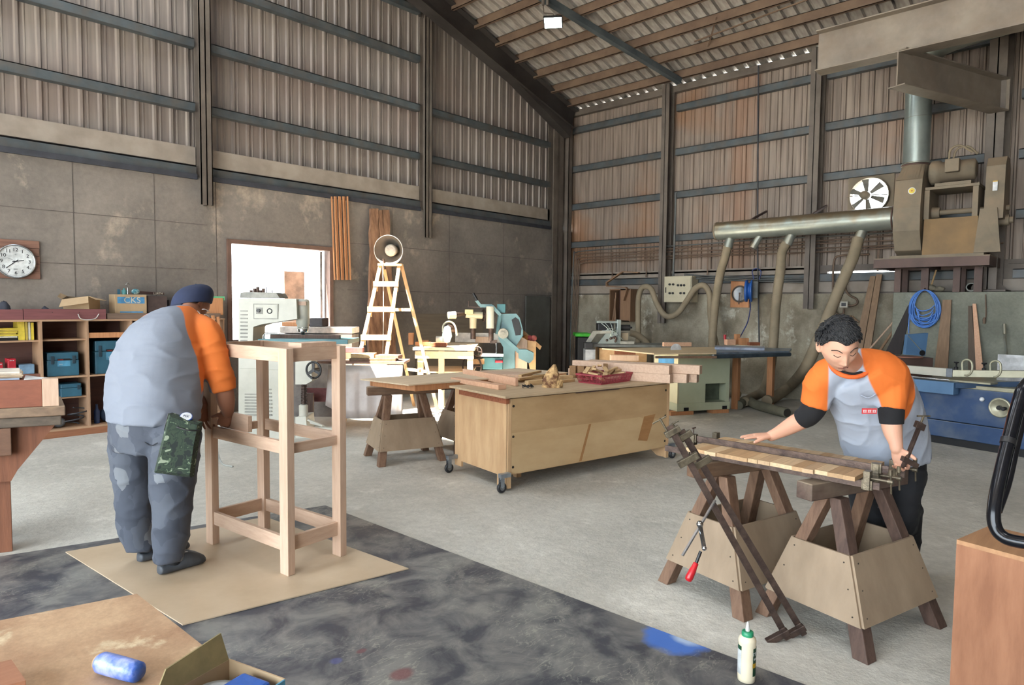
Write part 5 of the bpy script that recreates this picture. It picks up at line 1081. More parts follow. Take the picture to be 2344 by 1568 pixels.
for k in range(6):
    a = math.radians(60*k+22); d_ = Vector((0, math.cos(a), math.sin(a))); s_ = Vector((0, -math.sin(a), math.cos(a))); m = MB(); m.hexa([c+d_*.06-s_*.02+Vector((.0, 0, 0)), c+d_*.06+s_*.02+Vector((.02, 0, 0)), c+d_*.06+s_*.02+Vector((.023, 0, 0)), c+d_*.06-s_*.02+Vector((.003, 0, 0))], [c+d_*.25-s_*.045+Vector((.0, 0, 0)), c+d_*.25+s_*.045+Vector((.045, 0, 0)), c+d_*.25+s_*.045+Vector((.048, 0, 0)), c+d_*.25-s_*.045+Vector((.003, 0, 0))]); put('blade', m, mat('fan_blade', (126,122,112), .6), t)
for a in (math.radians(2), math.radians(182), math.radians(270)):
    d_ = Vector((0, math.cos(a), math.sin(a))); m = MB(); m.bar(c-Vector((.05, 0, 0)), c+d_*(FR+.01)-Vector((.0, 0, 0)), .012, .012); put('stay', m, M_dusty, t)
# ------------------------------------------------------------------ dust manifold and its hoses
xm = -.6; a = X(1641, 527, xm); b = X(2053, 502, xm); zc = (a.z+b.z)/2; a.z = b.z = zc
t = thing('dust_manifold', 'long horizontal galvanised dust pipe hung on the right wall and running into the blower', 'dust pipe', (xm, (a.y+b.y)/2, zc-.16))
m = MB(); m.cyl(a, b, .148, .166, 32); put('pipe', m, M_galvd, t)
m = MB(); m.lathe(a+Vector((0, .004, 0)), (0, -1, 0), [(0, .05), (0, .152), (.03, .154), (.03, .148)], 32); put('end_cap', m, M_dusty, t)
m = MB(); m.torus(b+Vector((0, .03, 0)), (0, 1, 0), .175, .012, 32, 8); put('flange', m, M_brownst, t)
def stub(px, py, dx, nm='branch_stub'):
    p = X(px, py, xm); p.z = zc-.13; q = p+Vector((-.03, dx, -.16)); m = MB(); m.cyl(p, q, .07, .075, 16); put(nm, m, M_galvd, t); return q
s1 = stub(1672, 548, .03); s2 = stub(1812, 540, .06); s3_ = stub(1975, 532, .05)
m = MB(); p = X(1740, 545, xm-.02); p.z = zc-.12; q = p+Vector((-.05, .10, -.2)); m.cyl(p, q, .055, .06, 16); put('capped_branch', m, M_galvd, t)
for px in (1720, 1860): p = X(px, 500, xm); m = MB(); m.bar((xm, p.y, zc+.15), (-.0, p.y, zc+.35), .03, .03); put('wall_bracket', m, M_brownst, t)
hosebuild('dust_hose', [s1+Vector((0, 0, .03)), s1+Vector((-.0, .04, -.15)), X(1648, 630, -.55), X(1637, 700, -.5), X(1631, 770, -.5), X(1632, 840, -.55), X(1650, 885, -.7), Z(1690, 905, .08)], .07, 'dusty hose dropping from the left end of the wall manifold behind the table saw')
hosebuild('dust_hose', [s2+Vector((0, 0, .03)), s2+Vector((-.02, .06, -.12)), X(1786, 620, -.7), X(1776, 700, -.75), X(1770, 790, -.8), X(1762, 850, -.9), Z(1748, 893, .18), Z(1725, 908, .09), Z(1705, 920, .085)], .072, 'dusty hose dropping from the middle of the wall manifold to the floor')
hosebuild('dust_hose', [s3_+Vector((0, 0, .03)), X(1952, 590, -.72), X(1926, 650, -.8), X(1899, 715, -.9), X(1868, 790, -1.05), X(1842, 845, -1.15), Z(1812, 880, .25), Z(1783, 903, .12), Z(1755, 918, .08)], .08, 'thick dusty hose slanting down from the right end of the wall manifold')
t, Q = hosebuild('floor_pipe', [Z(1690, 928, .06), Z(1708, 916, .075), Z(1730, 926, .07), Z(1765, 936, .07), Z(1802, 945, .07)], .068, 'ribbed grey pipe end lying open on the floor in front of the table saw legs', mt=mat('grey_pipe', (118,116,98), .7, col2=(96,94,80)), cat='pipe')
dd = (Q[-1]-Q[-2]).normalized(); m = MB(); m.lathe(Q[-1]+dd*.003, dd, [(0, .058), (-.0, .001)], 16, cap=False); put('open_end', m, M_hose_in, t)
hosebuild('dust_hose', [X(1442, 762, -.9), X(1460, 768, -.8), X(1480, 785, -.75), X(1486, 810, -.8), X(1488, 850, -.8), Vector((-.8, X(1488, 850, -.8).y, .035))], .06, 'short hose stub curving out behind the grey boring machine')
hosebuild('dust_hose', [X(x_, y_, -.42) for x_, y_ in ((1461, 800), (1461, 755), (1461, 690), (1467, 663), (1478, 656), (1491, 663), (1503, 694), (1518, 718), (1534, 725), (1554, 714), (1572, 689), (1589, 663), (1605, 653), (1617, 658), (1625, 679), (1627, 730), (1638, 785), (1648, 812))], .052, 'dusty hose hung in a double loop in front of the electrical cabinet')
# ------------------------------------------------------------------ blower on its platform
t = thing('dust_blower', 'big dusty blower with motor and belt guard on the steel platform at the right wall', 'blower', (-.6, -6.9, 2.22))
zb = 2.235; y0, y1 = -6.52, -6.84; xc = -.55
prof = [(-.18, 1.0), (-.18, 1.02), (-.40, .86), (-.46, .55), (-.42, .25), (-.26, .06), (-.1, .0), (.2, .0), (.38, .12), (.44, .45), (.40, .75), (.2, 1.0)]
zt_ = HZ(2118, 470, -.6, -6.6)-zb
H1 = HZ(2100, 415, -.75, -6.6)-zb
prof = [(-.40, H1), (-.47, H1*.62), (-.45, H1*.32), (-.32, .07), (-.12, 0), (.2, 0), (.4, .12), (.46, .45), (.42, .8), (.30, H1)]
m = MB(); m.prism([(xc+x_, y0, zb+z_) for x_, z_ in prof], (0, y1-y0, 0)); put('scroll_housing', m, M_dusty, t, bevel=.01)
dz_ = HZ(2118, 378, -.6, -6.7)
dc = Vector((-.62, (y0+y1)/2-.0, 0)); m = MB()
sq = [(xc-.40, y0), (xc-.40, y1), (xc+.30, y1), (xc+.30, y0)]; rg0 = []; rg1 = []
for k in range(32):
    a = 2*math.pi*k/32-2.35; c_, s_ = math.cos(a), math.sin(a); q = 1/max(abs(c_), abs(s_)); cx = xc-.05; cy = (y0+y1)/2
    rg0.append(Vector((cx+.35*c_*q, cy+(y0-y1)/2*s_*q, zb+H1))); rg1.append(Vector((dc.x+.165*c_, dc.y+.165*s_, dz_)))
m.loft([rg0, rg1], False, False); put('outlet_transition', m, M_dusty, t)
m = MB(); m.torus((dc.x, dc.y, dz_), UP, .168, .014, 32, 8); put('outlet_flange', m, M_brownst, t)
m = MB(); m.lathe((xc, y0+.03, zc), (0, 1, 0), [(-.04, .2), (.05, .175), (.12, .172)], 28); put('inlet_ring', m, M_brownst, t)
ep = X(2086, 436, xc-.475); m = MB(); k = Vector((-1, 0, 0)); cE = Vector((ep.x+.035, ep.y, ep.z)); m.lathe(cE-Vector((.0, 0, 0)), k, [(0, .045), (.004, .045)], 20); em = put('emblem', m, M_white, t); m = MB(); m.lathe(cE+k*.004, k, [(0, .036), (.002, .036)], 20); put('emblem_disc', m, mat('emblem_yellow', (226,200,60), .5, bump=0), em); m = MB(); m.lathe(cE+k*.006, k, [(0, .013), (.002, .013)], 12); put('emblem_centre', m, mat('emblem_orange', (190,120,30), .5, bump=0), em)
# bearing stand: plate box behind the wheel with an opening for the shaft
ys0, ys1 = y1-.02, y1-.62; xs0, xs1 = -.86, -.30; zo0 = HZ(2150, 500, -.86, -7.0); zo1 = HZ(2150, 435, -.86, -7.0); zs1 = HZ(2240, 425, -.86, -7.3)
m = MB(); m.prism([(xs0-.06, ys0, zb), (xs0-.06, ys1, zb), (xs0, ys1, zo0), (xs0, ys0, zo0)], (xs1-xs0, 0, 0)); put('stand_base', m, mat('dusty_orange_paint', (140,112,76), .75, col2=(120,98,70), scale=2), t, bevel=.004)
for yy in (ys0-.02, ys1+.04): m = MB(); m.box(xs0, yy-.03, zo0, xs1, yy+.03, zs1); put('stand_post', m, M_dusty, t)
m = MB(); m.box(xs0-.02, ys1-.0, zs1, xs1, ys0, zs1+.035); put('stand_top', m, M_dusty, t)
m = MB(); m.prism([(xs0-.1, ys1+.02, zb), (xs0-.1, ys1-.26, zb), (xs0-.06, ys1-.2, zo0+.08), (xs0-.04, ys1-.02, zo0+.08)], (.04, 0, 0)); put('stiffener_plate', m, M_dusty, t)
m = MB(); zsft = zo0+.1; m.cyl((xc-.1, ys0, zsft), (xc-.1, ys1-.3, zsft), .035, seg=14); put('shaft', m, M_dusty, t)
m = MB(); m.cyl((xc-.1, ys0-.02, zsft), (xc-.1, ys0-.14, zsft), .085, .07, 18); put('bearing', m, M_dusty, t)
zm0 = zs1+.08; ym = ys1+.25
m = MB(); m.lathe((xc-.12, ym+.34, zm0+.17), (0, -1, 0), [(0, .13), (.02, .16), (.12, .16), (.13, .135), (.50, .135), (.52, .1)], 24); mo = put('motor', m, M_dusty, t)
m = MB(); m.box(xc-.34, ym-.02, zm0+.13, xc-.22, ym+.14, zm0+.30); put('terminal_box', m, M_dusty, mo, bevel=.01)
m = MB(); m.box(xc-.34, ym-.16, zm0-.045, xc+.1, ym+.24, zm0-.005); m.box(xc-.3, ym-.14, zs1+.03, xc-.25, ym-.08, zm0); m.box(xc-.3, ym+.12, zs1+.03, xc-.25, ym+.18, zm0); put('motor_base', m, M_dusty, t)
m = MB(); m.tube(bez([(xc-.3, ym+.1, zm0+.3), (xc-.32, ym+.08, zm0+.42), (xc-.3, ym-.02, zm0+.46), (xc-.25, ym-.15, zm0+.36)], 6), .014, 8); m.tube(bez([(xc-.26, ym+.06, zm0+.3), (xc-.27, ym+.02, zm0+.42), (xc-.26, ym-.1, zm0+.44), (xc-.22, ym-.2, zm0+.34)], 6), .014, 8); put('motor_cable', m, M_hose, mo)
yg = ys1-.06; gz0 = HZ(2262, 502, -.85, yg-.1); gz1 = HZ(2285, 356, -.85, yg-.1)
m = MB(); m.prism([(xc-.34, yg, gz0), (xc-.30, yg, gz1-.12), (xc-.2, yg, gz1), (xc+.05, yg, gz1), (xc+.14, yg, gz1-.12), (xc+.18, yg, gz0+.1), (xc+.1, yg, gz0)], (0, -.2, 0)); bg = put('belt_guard', m, M_dusty, t, bevel=.008)
m = MB(); m.box(xc-.345, yg-.13, gz0+.35, xc-.33, yg-.08, gz0+.47); put('warning_label', m, M_white, bg); m = MB(); m.box(xc-.347, yg-.13, gz0+.46, xc-.332, yg-.08, gz0+.475); put('warning_band', m, M_ly, bg)
m = MB(); m.cyl((xc-.1, yg-.04, gz0), (xc-.1, yg-.24, gz0), .07, seg=18); m.cyl((xc-.1, yg-.24, gz0), (xc-.1, yg-.28, gz0), .04, seg=14); put('pulley', m, M_dusty, t)
# vertical duct and the horizontal duct above
dt = HZ(2118, 160, dc.x, dc.y)
t2 = thing('vertical_duct', 'shiny vertical galvanised duct rising from the blower behind the steel bracket', 'duct', (dc.x, dc.y, dz_))
m = MB(); m.cyl((dc.x, dc.y, dz_+.012), (dc.x, dc.y, dt), .162, seg=36); put('duct_pipe', m, M_galv, t2)
m = MB(); m.torus((dc.x, dc.y, dz_+.024), UP, .166, .01, 36, 8); put('flange_ring', m, M_galvd, t2); m = MB(); m.torus((dc.x, dc.y, (dz_+dt)/2), UP, .163, .003, 36, 6); put('seam', m, M_galvd, t2)
e0 = Vector((dc.x, dc.y, dt)); P = bez([e0-Vector((0, 0, .02)), e0+Vector((-.02, -.04, .12)), e0+Vector((-.06, -.22, .3)), e0+Vector((-.1, -.5, .36)), e0+Vector((-.1, -1.2, .42))], 6)+[e0+Vector((-.1, -6.5, .75))]
m = MB(); m.tube(P, .2, 28, rs=[.165]*6+[.17+.03*min(1, k/8) for k in range(len(P)-6)]); put('duct_elbow', m, M_galvd, t2)
# platform
px0, px1, py0_, py1_ = -1.0, -.1, -6.30, -7.62; pz0 = 2.07
t = thing('steel_platform', 'brown steel platform on legs carrying the dusty blower', 'steel platform', (-.5, -6.95, 1.745))
for (a0, b0, a1, b1) in ((px0, py1_, px0+.08, py0_), (px1-.08, py1_, px1, py0_)): m = MB(); m.box(a0, b0, pz0, a1, b1, pz0+.12); put('side_beam', m, M_brownst, t)
for yy in (py0_-.08, -6.95, py1_): m = MB(); m.box(px0+.08, yy, pz0, px1-.08, yy+.08, pz0+.12); put('cross_beam', m, M_brownst, t)
m = MB(); m.box(px0+.02, py1_, pz0+.12, px1, py0_, pz0+.135); put('platform_plate', m, M_dusty, t)
m = MB(); m.box(px0+.05, -7.55, pz0+.136, px1-.05, -6.48, pz0+.163); put('base_rail', m, M_dusty, t)
for yy in (-6.52, -7.22): 
    for xx in (-.6, -.2): m = MB(); m.box(xx-.04, yy-.04, 1.745, xx+.04, yy+.04, pz0); put('leg', m, M_brownst, t)
for px, yy in ((2118, 0), (2240, 0)):
    p = X(px, 640, -.6); m = MB(); m.box(-.64, p.y-.045, 1.745, -.56, p.y+.045, pz0) if abs(p.y+6.52) > .12 and abs(p.y+7.22) > .12 else None
    if m.v: put('leg', m, M_brownst, t)
# bits on the plinth under the platform
p = X(2222, 660, -.6); m = MB(); q = Vector((-.58, p.y, 1.745+.062)); m.lathe(q, (1, 0, 0), [(0, .045), (0, .06), (.4, .06)], 20, cap=False); T(put('pipe_offcut', m, mat('grey_pvc', (140,142,136), .6)), 'grey plastic pipe offcut lying on the concrete plinth under the platform', 'pipe')
for i, (px, s_, lb) in enumerate(((2128, .055, 'small dusty rag heap at the left on the concrete plinth'), (2152, .04, 'small dusty rubble lump right of the rag heap on the plinth'))):
    p = X(px, 655, -.5); m = MB(); m.sphere((-.52, p.y, 1.747+s_*.95), s_, 12, 8, (1.3, 1.6, .95)); r_ = random.Random(i); m.v = [v+Vector((r_.uniform(-1, 1), r_.uniform(-1, 1), r_.uniform(0, 1)))*.006 for v in m.v]; T(put('rag_heap', m, mat('rag', (134,126,108), .9, bump=.6)), lb, 'rag heap')
for i, (a_, b_c, r_, mt, lb) in enumerate((((2128, 650), (2143, 618), .012, M_off, 'pale stick leaning under the platform on the plinth'), ((2118, 648), (2122, 616), .022, M_hose, 'dusty short post leaning under the platform on the plinth'))):
    p = X(*a_, -.42); q = X(*b_c, -.36); p.z = 1.748; m = MB(); m.cyl(p, q, r_, seg=10); T(put('stick', m, mt), lb, 'stick')
# ------------------------------------------------------------------ conduits along the wall
M_cond = mat('conduit', (110,90,74), .6, .2, col2=(92,74,60), scale=3); M_condg = mat('conduit_grey', (96,98,96), .5, .3, col2=(76,78,78), scale=3)
names = ['topmost', 'second from top', 'middle one', 'second from bottom', 'lowest']
for i, py in enumerate((571, 578, 585, 592, 598)):
    z_ = HZ(1400, py, -.05, -1.2); zr = z_; ys_ = -.28-.04*i; P = [Vector((-.06, ys_+.05, 0.002)), Vector((-.06, ys_+.04, 1.2)), Vector((-.05, ys_, z_-.12)), Vector((-.05, ys_-.04, z_-.03)), Vector((-.05, ys_-.16, z_))]
    P = bez(P, 4)
    for k in range(1, 17): P.append(Vector((-.05+(-.012*math.sin(k*1.7+i)), ys_-.16-k*.44, z_+.010*math.sin(k*.9+i*2))))
    m = MB(); m.tube(P, .012, 8); T(put('conduit_pipe', m, M_cond if i else M_condg), 'thin conduit along the right wall behind the dust pipes, %s of five' % names[i], 'conduit')
for i, (px, lb) in enumerate(((1402, 'leftmost, beside the corner'), (1480, 'left of the electrical cabinet'), (1620, 'above the double loop of hose'), (1796, 'behind the middle dust hose'), (2010, 'left of the steel platform'))):
    p = X(px, 600, -.03); z0 = 2.08; z1_ = 2.62; m = MB(); m.box(-.034, p.y-.014, z0, -.03, p.y+.014, z1_)
    for k in range(7): m.cyl((-.036, p.y, z0+.06+k*.07), (-.034, p.y, z0+.06+k*.07), .006, seg=6)
    T(put('perforated_strap', m, M_cond), 'perforated metal strap holding the conduits, %s' % lb, 'metal strap')
P = [X(1566, 628, -.16), X(1600, 632, -.1), X(1700, 636, -.08), X(1840, 640, -.08)]
for i in range(3):
    o = UP*(.03*i-.05)
    m = MB(); m.tube(bez([p+o for p in P], 5), .012, 8); T(put('cabinet_conduit', m, M_condg), 'grey conduit leaving the electrical cabinet to the right, %s of three' % ['lowest', 'middle', 'uppermost'][i], 'conduit')
m = MB(); m.tube([X(1736, 150, -.12), X(1735, 330, -.12), X(1734, 560, -.12), X(1736, 700, -.08), X(1738, 790, -.06)], .013, 8); T(put('vertical_conduit', m, MATS['cable_dark']), 'thin dark vertical conduit running down the right wall past the blue reel', 'conduit')
m = MB(); m.tube(bez([X(1549, 440, -.16), X(1547, 450, -.16), X(1545, 520, -.16), X(1541, 632, -.16)], 4), .02, 8); T(put('vertical_conduit', m, M_condg), 'grey conduit running down beside the column above the electrical cabinet', 'conduit')
P = [X(1895, 600, -.08), X(1893, 640, -.08), X(1892, 700, -.08)]
m = MB(); m.tube(bez([X(1990, 582, -.08), X(1925, 585, -.08), X(1909, 600, -.08), X(1907, 660, -.08), X(1910, 705, -.08), X(1918, 720, -.08), X(1930, 718, -.08), X(1932, 706, -.08)], 6), .017, 8); T(put('curved_conduit', m, M_cond), 'brown conduit curving down under the small white switch box', 'conduit')
m = MB(); m.tube(bez([X(1938, 620, -.08), X(1936, 660, -.08), X(1945, 676, -.08), X(1960, 684, -.08), X(1962, 694, -.08), X(1950, 700, -.08), X(1940, 698, -.08)], 6), .016, 8); T(put('curved_conduit', m, M_cond), 'brown conduit looping round to the right side of the small switch box', 'conduit')
m = rb(1922, 690, 1940, 704, -.1, .08); t = put('switch_box', m, M_cream, bevel=.004); T(t, 'small white switch box on the right wall beside the slanting hose', 'switch box'); k = rb(1926, 693, 1936, 701, -.104, .004); put('display', k, M_black, t)
# ------------------------------------------------------------------ electrical cabinet
ya = X(1520, 640, -.28).y; yb = X(1583, 640, -.28).y; za = X(1520, 692, -.28).z; zb_ = X(1520, 633, -.28).z
M_elec = mat('cabinet_cream', (188,180,156), .5, col2=(172,164,140), scale=2, bump=.03)
t = thing('electrical_cabinet', 'cream electrical cabinet with round knobs on the right wall', 'electrical cabinet', (-.15, (ya+yb)/2, za))
m = MB(); m.box(-.27, yb, za, -.02, ya, zb_); put('cabinet_body', m, M_elec, t, bevel=.006); m = MB(); m.box(-.285, yb+.01, za+.01, -.271, ya-.01, zb_-.01); dr_ = put('cabinet_door', m, M_elec, t, bevel=.003)
for px, py in ((1533, 651), (1541, 651), (1552, 653), (1559, 653), (1566, 653), (1533, 671), (1540, 671), (1558, 671), (1566, 671)):
    q = X(px, py, -.29); m = MB(); m.cyl((-.286, q.y, q.z), (-.31, q.y, q.z), .022, .018, 14); put('knob', m, M_black, dr_)
q = X(1524, 664, -.29); m = MB(); m.box(-.295, q.y-.008, q.z-.05, -.286, q.y+.008, q.z+.05); put('door_catch', m, M_black, dr_)
# ------------------------------------------------------------------ offcut rack with a bent wooden strip on it
xo = -.35; t = thing('offcut_box', 'brown plywood box with sticks inside fixed high on the right wall near the corner', 'wooden box', X(1418, 735, xo))
M_obox = wood('brown_box_ply', (134,104,80), (112,86,66), 3, 2)
A_ = X(1394, 735, xo); B_ = X(1420, 738, xo); C_ = X(1443, 738, -.1); zt1 = X(1394, 662, xo).z; zb1 = A_.z
u_ = Vector((0, B_.y-A_.y, 0)); 
def wallbox(y0_, y1_, x0_, x1_, z0_, z1_): m = MB(); m.box(x0_, min(y0_, y1_), z0_, x1_, max(y0_, y1_), z1_); return m
yA, yB = A_.y, X(1443, 700, xo).y; w2_ = (yA-yB)
put('side_panel', wallbox(yA, yA-.02, xo, -.02, zb1, zt1), M_obox, t); put('side_panel', wallbox(yB+.02, yB, xo, -.02, zb1, zt1), M_obox, t); put('front_panel', wallbox(yA-w2_*.52, yB+.02, xo, xo+.02, zb1, zt1), M_obox, t); put('base_panel', wallbox(yA-.02, yB+.02, xo, -.02, zb1, zb1+.02), M_obox, t); put('back_panel', wallbox(yA-.02, yB+.02, -.035, -.02, zb1, zt1), M_shback, t); put('top_panel', wallbox(yA-.02, yB+.02, xo, -.02, zt1-.02, zt1), M_obox, t)
for i, (f, g, h_, lb) in enumerate(((.12, .3, .8, 'leftmost'), (.24, .28, .9, 'second'), (.36, .2, .7, 'third'))):
    m = MB(); m.bar((xo+.05+.02*i, yA-.03-w2_*.4*f, zb1+.022), (xo+.08, yA-.03-w2_*.45*g, zb1+(zt1-zb1)*h_), .03, .02); T(put('stick', m, M_obox), '%s stick standing in the plywood box on the right wall' % lb, 'stick')
m = MB(); path = [(1463, 624), (1426, 622), (1389, 647), (1390, 655), (1433, 658), (1436, 662), (1428, 688)]
for a_, b_c in zip(path[:-1], path[1:]): m.bar(X(*a_, xo-.05), X(*b_c, xo-.05), .07, .022, up=(X(*b_c, xo-.05)-X(*a_, xo-.05)).cross(Vector((1, 0, 0))))
T(put('bent_strip', m, M_obox), 'angular bent strip of brown wood sitting on top of the plywood box', 'wood strip')
# ------------------------------------------------------------------ saw blade board and blue reel
m = rb(1673, 641, 1714, 704, -.03, .028); t = put('blade_board', m, M_orange, bevel=.002); T(t, 'orange board on the right wall with a saw blade hung on it', 'board')
c = X(1693, 673, -.05); m = MB(); n = 60; R_ = .155; pts = []
for k in range(n*2): a = math.pi*k/n; r = R_ if k % 2 else R_-.012; pts.append(Vector((-.045, c.y+r*math.cos(a), c.z+r*math.sin(a))))
m.prism(pts, (.004, 0, 0)); t = put('saw_blade', m, mat('blade_rim', (84,76,70), .4, .8)); T(t, 'round toothed circular saw blade hanging on the orange board', 'saw blade')
m = MB(); m.lathe((-.0455, c.y, c.z), (-1, 0, 0), [(0, .118), (.001, .118)], 40); put('polished_disc', m, mat('polished_steel', (214,218,222), .22, 1, bump=0), t)
m = MB(); m.bar((-.05, c.y, c.z+.01), (-.05, c.y+.01, c.z-.18), .018, .006, up=(1, 0, 0)); m.cyl((-.046, c.y, c.z+.01), (-.055, c.y, c.z+.01), .016, seg=10); T(put('blade_strap', m, M_steelbar), 'dark strap hanging over the middle of the saw blade', 'strap')
c = X(1713, 666, -.3); t = thing('hose_reel', 'blue hose reel standing out from the right wall beside the saw blade', 'hose reel', c-UP*.2)
M_reel = mat('reel_blue', (34,86,160), .4, col2=(28,70,134)); m = MB(); ax = Vector((-.35, .94, 0)).normalized(); ax = (CR*.9-CF*.42).normalized(); m.lathe(c-ax*.05, ax, [(0, .02), (0, .18), (.02, .19), (.04, .185), (.05, .14), (.08, .14), (.09, .185), (.11, .19), (.12, .17), (.12, .02)], 32); put('reel_drum', m, M_reel, t)
m = MB(); m.obox(c+Vector((.15, -.06, .02)), ax, Vector((ax.y, -ax.x, 0)), UP, .05, .13, .14); put('reel_bracket', m, mat('bracket_grey', (104,108,108), .6), t, bevel=.01)
m = MB(); m.tube(bez([c+Vector((0, -.02, -.16)), X(1718, 700, -.2), X(1712, 735, -.15), X(1700, 760, -.12), X(1692, 775, -.3)], 8), .009, 8); put('reel_hose', m, mat('hose_navy', (44,60,120), .4), t); m = MB(); m.tube(bez([X(1726, 640, -.1), X(1722, 620, -.1), X(1733, 615, -.1), X(1742, 622, -.1), X(1738, 640, -.1)], 8), .009, 8); put('feed_hose', m, MATS['hose_navy'], t)
# ------------------------------------------------------------------ coil of blue air hose
cx_, cy_ = 2117, 705; xx = -.66; t = thing('air_hose_coil', 'large coil of bright blue air hose hanging on the concrete plinth', 'hose coil', X(2117, 750, xx))
m = MB(); r_ = random.Random(5); M_bh = mat('air_hose_blue', (70,122,196), .35, col2=(60,108,180), bump=0)
for k in range(12):
    w_ = r_.uniform(26, 35); h_ = r_.uniform(32, 44); ox = r_.uniform(-2, 2); P = []
    for j in range(30): a = 2*math.pi*j/30; P.append(X(cx_+ox+w_*math.cos(a)*(1-.12*math.sin(a)), 664+h_+h_*-math.sin(a)+(0), xx-.015*(k % 4)-.01*math.sin(a*2+k)))
    m.tube(P, .009, 6, closed=True)
for k in range(4):
    P = [X(2094+k*3, 700+4*k, xx-.04), X(2098+k*2, 706+9*k, xx-.04), X(2110, 712+10*k, xx-.05), X(2128, 708+9*k, xx-.05), X(2140-k*2, 698+8*k, xx-.04)]; m.tube(bez(P, 6), .008, 6)
put('hose_loops', m, M_bh, t); m = MB(); m.tube(bez([X(2086, 690, xx-.03), X(2081, 730, xx-.03), X(2080, 763, xx-.04)], 6), .008, 6); put('hose_end', m, M_bh, t)
m = MB(); m.tube([X(2117, 662, -.62), X(2117, 660, -.68), X(2117, 666, -.72)], .008, 6); put('hook', m, M_steelbar, t)
# ------------------------------------------------------------------ boards and poles leaning on the right wall
def lean(nm, top, bot, w, h, mt, lb, cat='board', xt=-.06, xb=-.5, wup=None):
    a = X(*top, xt); b = X(*bot, xb); m = MB(); m.bar(b, a, w, h, up=(1, 0, 0)); lo = min(p.z for p in m.v); T(put(nm, m, mt, bevel=.002), lb, cat)
M_dpl = wood('dusty_plank', (142,116,92), (118,96,76), 3, 2)
def lean2(nm, xl0, xr0, y0, xl1, xr1, y1, xt, xb, th, mt, lb, cat='board'):
    P = [X(xl1, y1, xb), X(xr1, y1, xb), X(xr0, y0, xt), X(xl0, y0, xt)]; e0 = lambda a, b: b+(a-b)*((b.z-.003)/(b.z-a.z)); P[0] = e0(P[0], P[3]); P[1] = e0(P[1], P[2]); m = MB(); m.prism(P, (th, 0, 0)); T(put(nm, m, mt, bevel=.002), lb, cat)
lean2('plank', 1992, 2004, 632, 1950, 1971, 820, -.09, -.42, .04, M_dpl, 'dusty plank leaning on the right wall behind the younger worker, left one')
lean2('plank', 2006, 2019, 628, 1973, 1990, 820, -.12, -.50, .04, M_dpl, 'dusty plank leaning on the right wall behind the younger worker, right one')
m = MB(); m.cyl(X(2086, 690, -.1), X(1990, 800, -.6), .013, seg=10); T(put('pole', m, M_pale), 'pale wooden pole leaning to the right behind the younger worker', 'pole')
m = MB(); m.cyl(X(2088, 696, -.15), X(2010, 808, -.62), .02, seg=10); T(put('pole', m, M_dpl), 'darker pole leaning parallel to the pale pole', 'pole')
m = MB(); m.prism([X(2024, 812, -.66), X(2062, 812, -.66), X(2088, 690, -.64), X(2078, 700, -.64)], (.03, 0, 0)); T(put('dark_board', m, wood('near_black_board', (44,36,36), (30,26,26), 3, 2)), 'nearly black board leaning on the concrete plinth beside the hose coil', 'board')
m = MB(); m.prism([X(2060, 812, -.7), X(2150, 812, -.7), X(2150, 770, -.68), X(2120, 770, -.68)], (.02, 0, 0))
lean2('plank', 2158, 2178, 686, 2140, 2170, 830, -.66, -.78, .03, M_dpl, 'wavy edged dusty plank leaning on the concrete plinth right of the hose coil')
lean2('plank', 2226, 2234, 695, 2232, 2247, 812, -.66, -.76, .03, M_pink, 'thin pinkish plank leaning on the concrete plinth')
lean2('plank', 2216, 2224, 700, 2216, 2232, 812, -.65, -.72, .03, wood('dark_rough', (92,78,66), None, 3, 2), 'dark rough plank leaning behind the thin pinkish plank on the plinth')
m = MB(); m.cyl(X(2299, 742, -.68), X(2300, 765, -.72), .02, seg=10); m.bar(X(2300, 765, -.72), Vector((-.85, X(2308, 812, -.78).y-.1, .003)), .022, .022); T(put('steel_bar', m, M_galvd), 'bright steel bar with dark tip leaning on the plinth at the right edge', 'steel bar')
m = MB(); m.tube(bez([X(2256, 674, -.63), X(2257, 720, -.64), X(2252, 740, -.65)], 5), .008, 6); m.lathe(X(2253, 732, -.65), UP, [(-.05, .015), (0, .02), (.03, .012)], 10); T(put('rod_hook', m, M_cond), 'dark rod with a hooked end hanging on the concrete plinth', 'rod')
m = MB(); k = (1945, 720); pts = [(1942, 735), (1948, 722), (1950, 760), (1951, 724), (1966, 738)]
for a_, b_c in zip(pts[:-1], pts[1:]): m.bar(X(*a_, -.1), X(*b_c, -.12), .02, .02)
T(put('bent_bracket', m, M_dpl), 'thin branching wooden bracket on the right wall behind the black-haired worker', 'bracket')
# ------------------------------------------------------------------ blue sliding table saw
M_nblue = mat('saw_blue', (52,80,122), .4, .1, col2=(40,62,96), scale=1.2, amt=.6, bump=.04, dust=.35, dustc=(150,150,130))
M_lblue2 = mat('saw_light_blue', (86,122,158), .4, .1, col2=(74,106,140), scale=2, bump=.04)
M_alu = mat('dusty_aluminium', (176,172,150), .4, .5, col2=(152,150,130), scale=4)
t = thing('sliding_saw', 'big blue sliding table saw along the right side with aluminium fence on top', 'sliding table saw', Z(2230, 1030))
f0_ = Z(2050, 1000, 0); f1_ = Z(2345, 1050, 0); sd_ = (f1_-f0_).normalized(); sn_ = Vector((-sd_.y, sd_.x, 0))
if sn_.dot(CF) < 0: sn_ = -sn_
SO = f0_; 
def sq(u, v, z): return SO+sd_*u+sn_*v+UP*z
def sx(px, py=900):  # u where a pixel column meets the front plane
    d = ray(px, py); A = np.array([[d[0], -sd_.x], [d[1], -sd_.y]]); r = np.linalg.solve(A, np.array([SO.x-CAM[0], SO.y-CAM[1]])); return float(r[1])
def sz(px, py): u = sx(px, py); p = SO+sd_*u; return HZ(px, py, p.x, p.y)
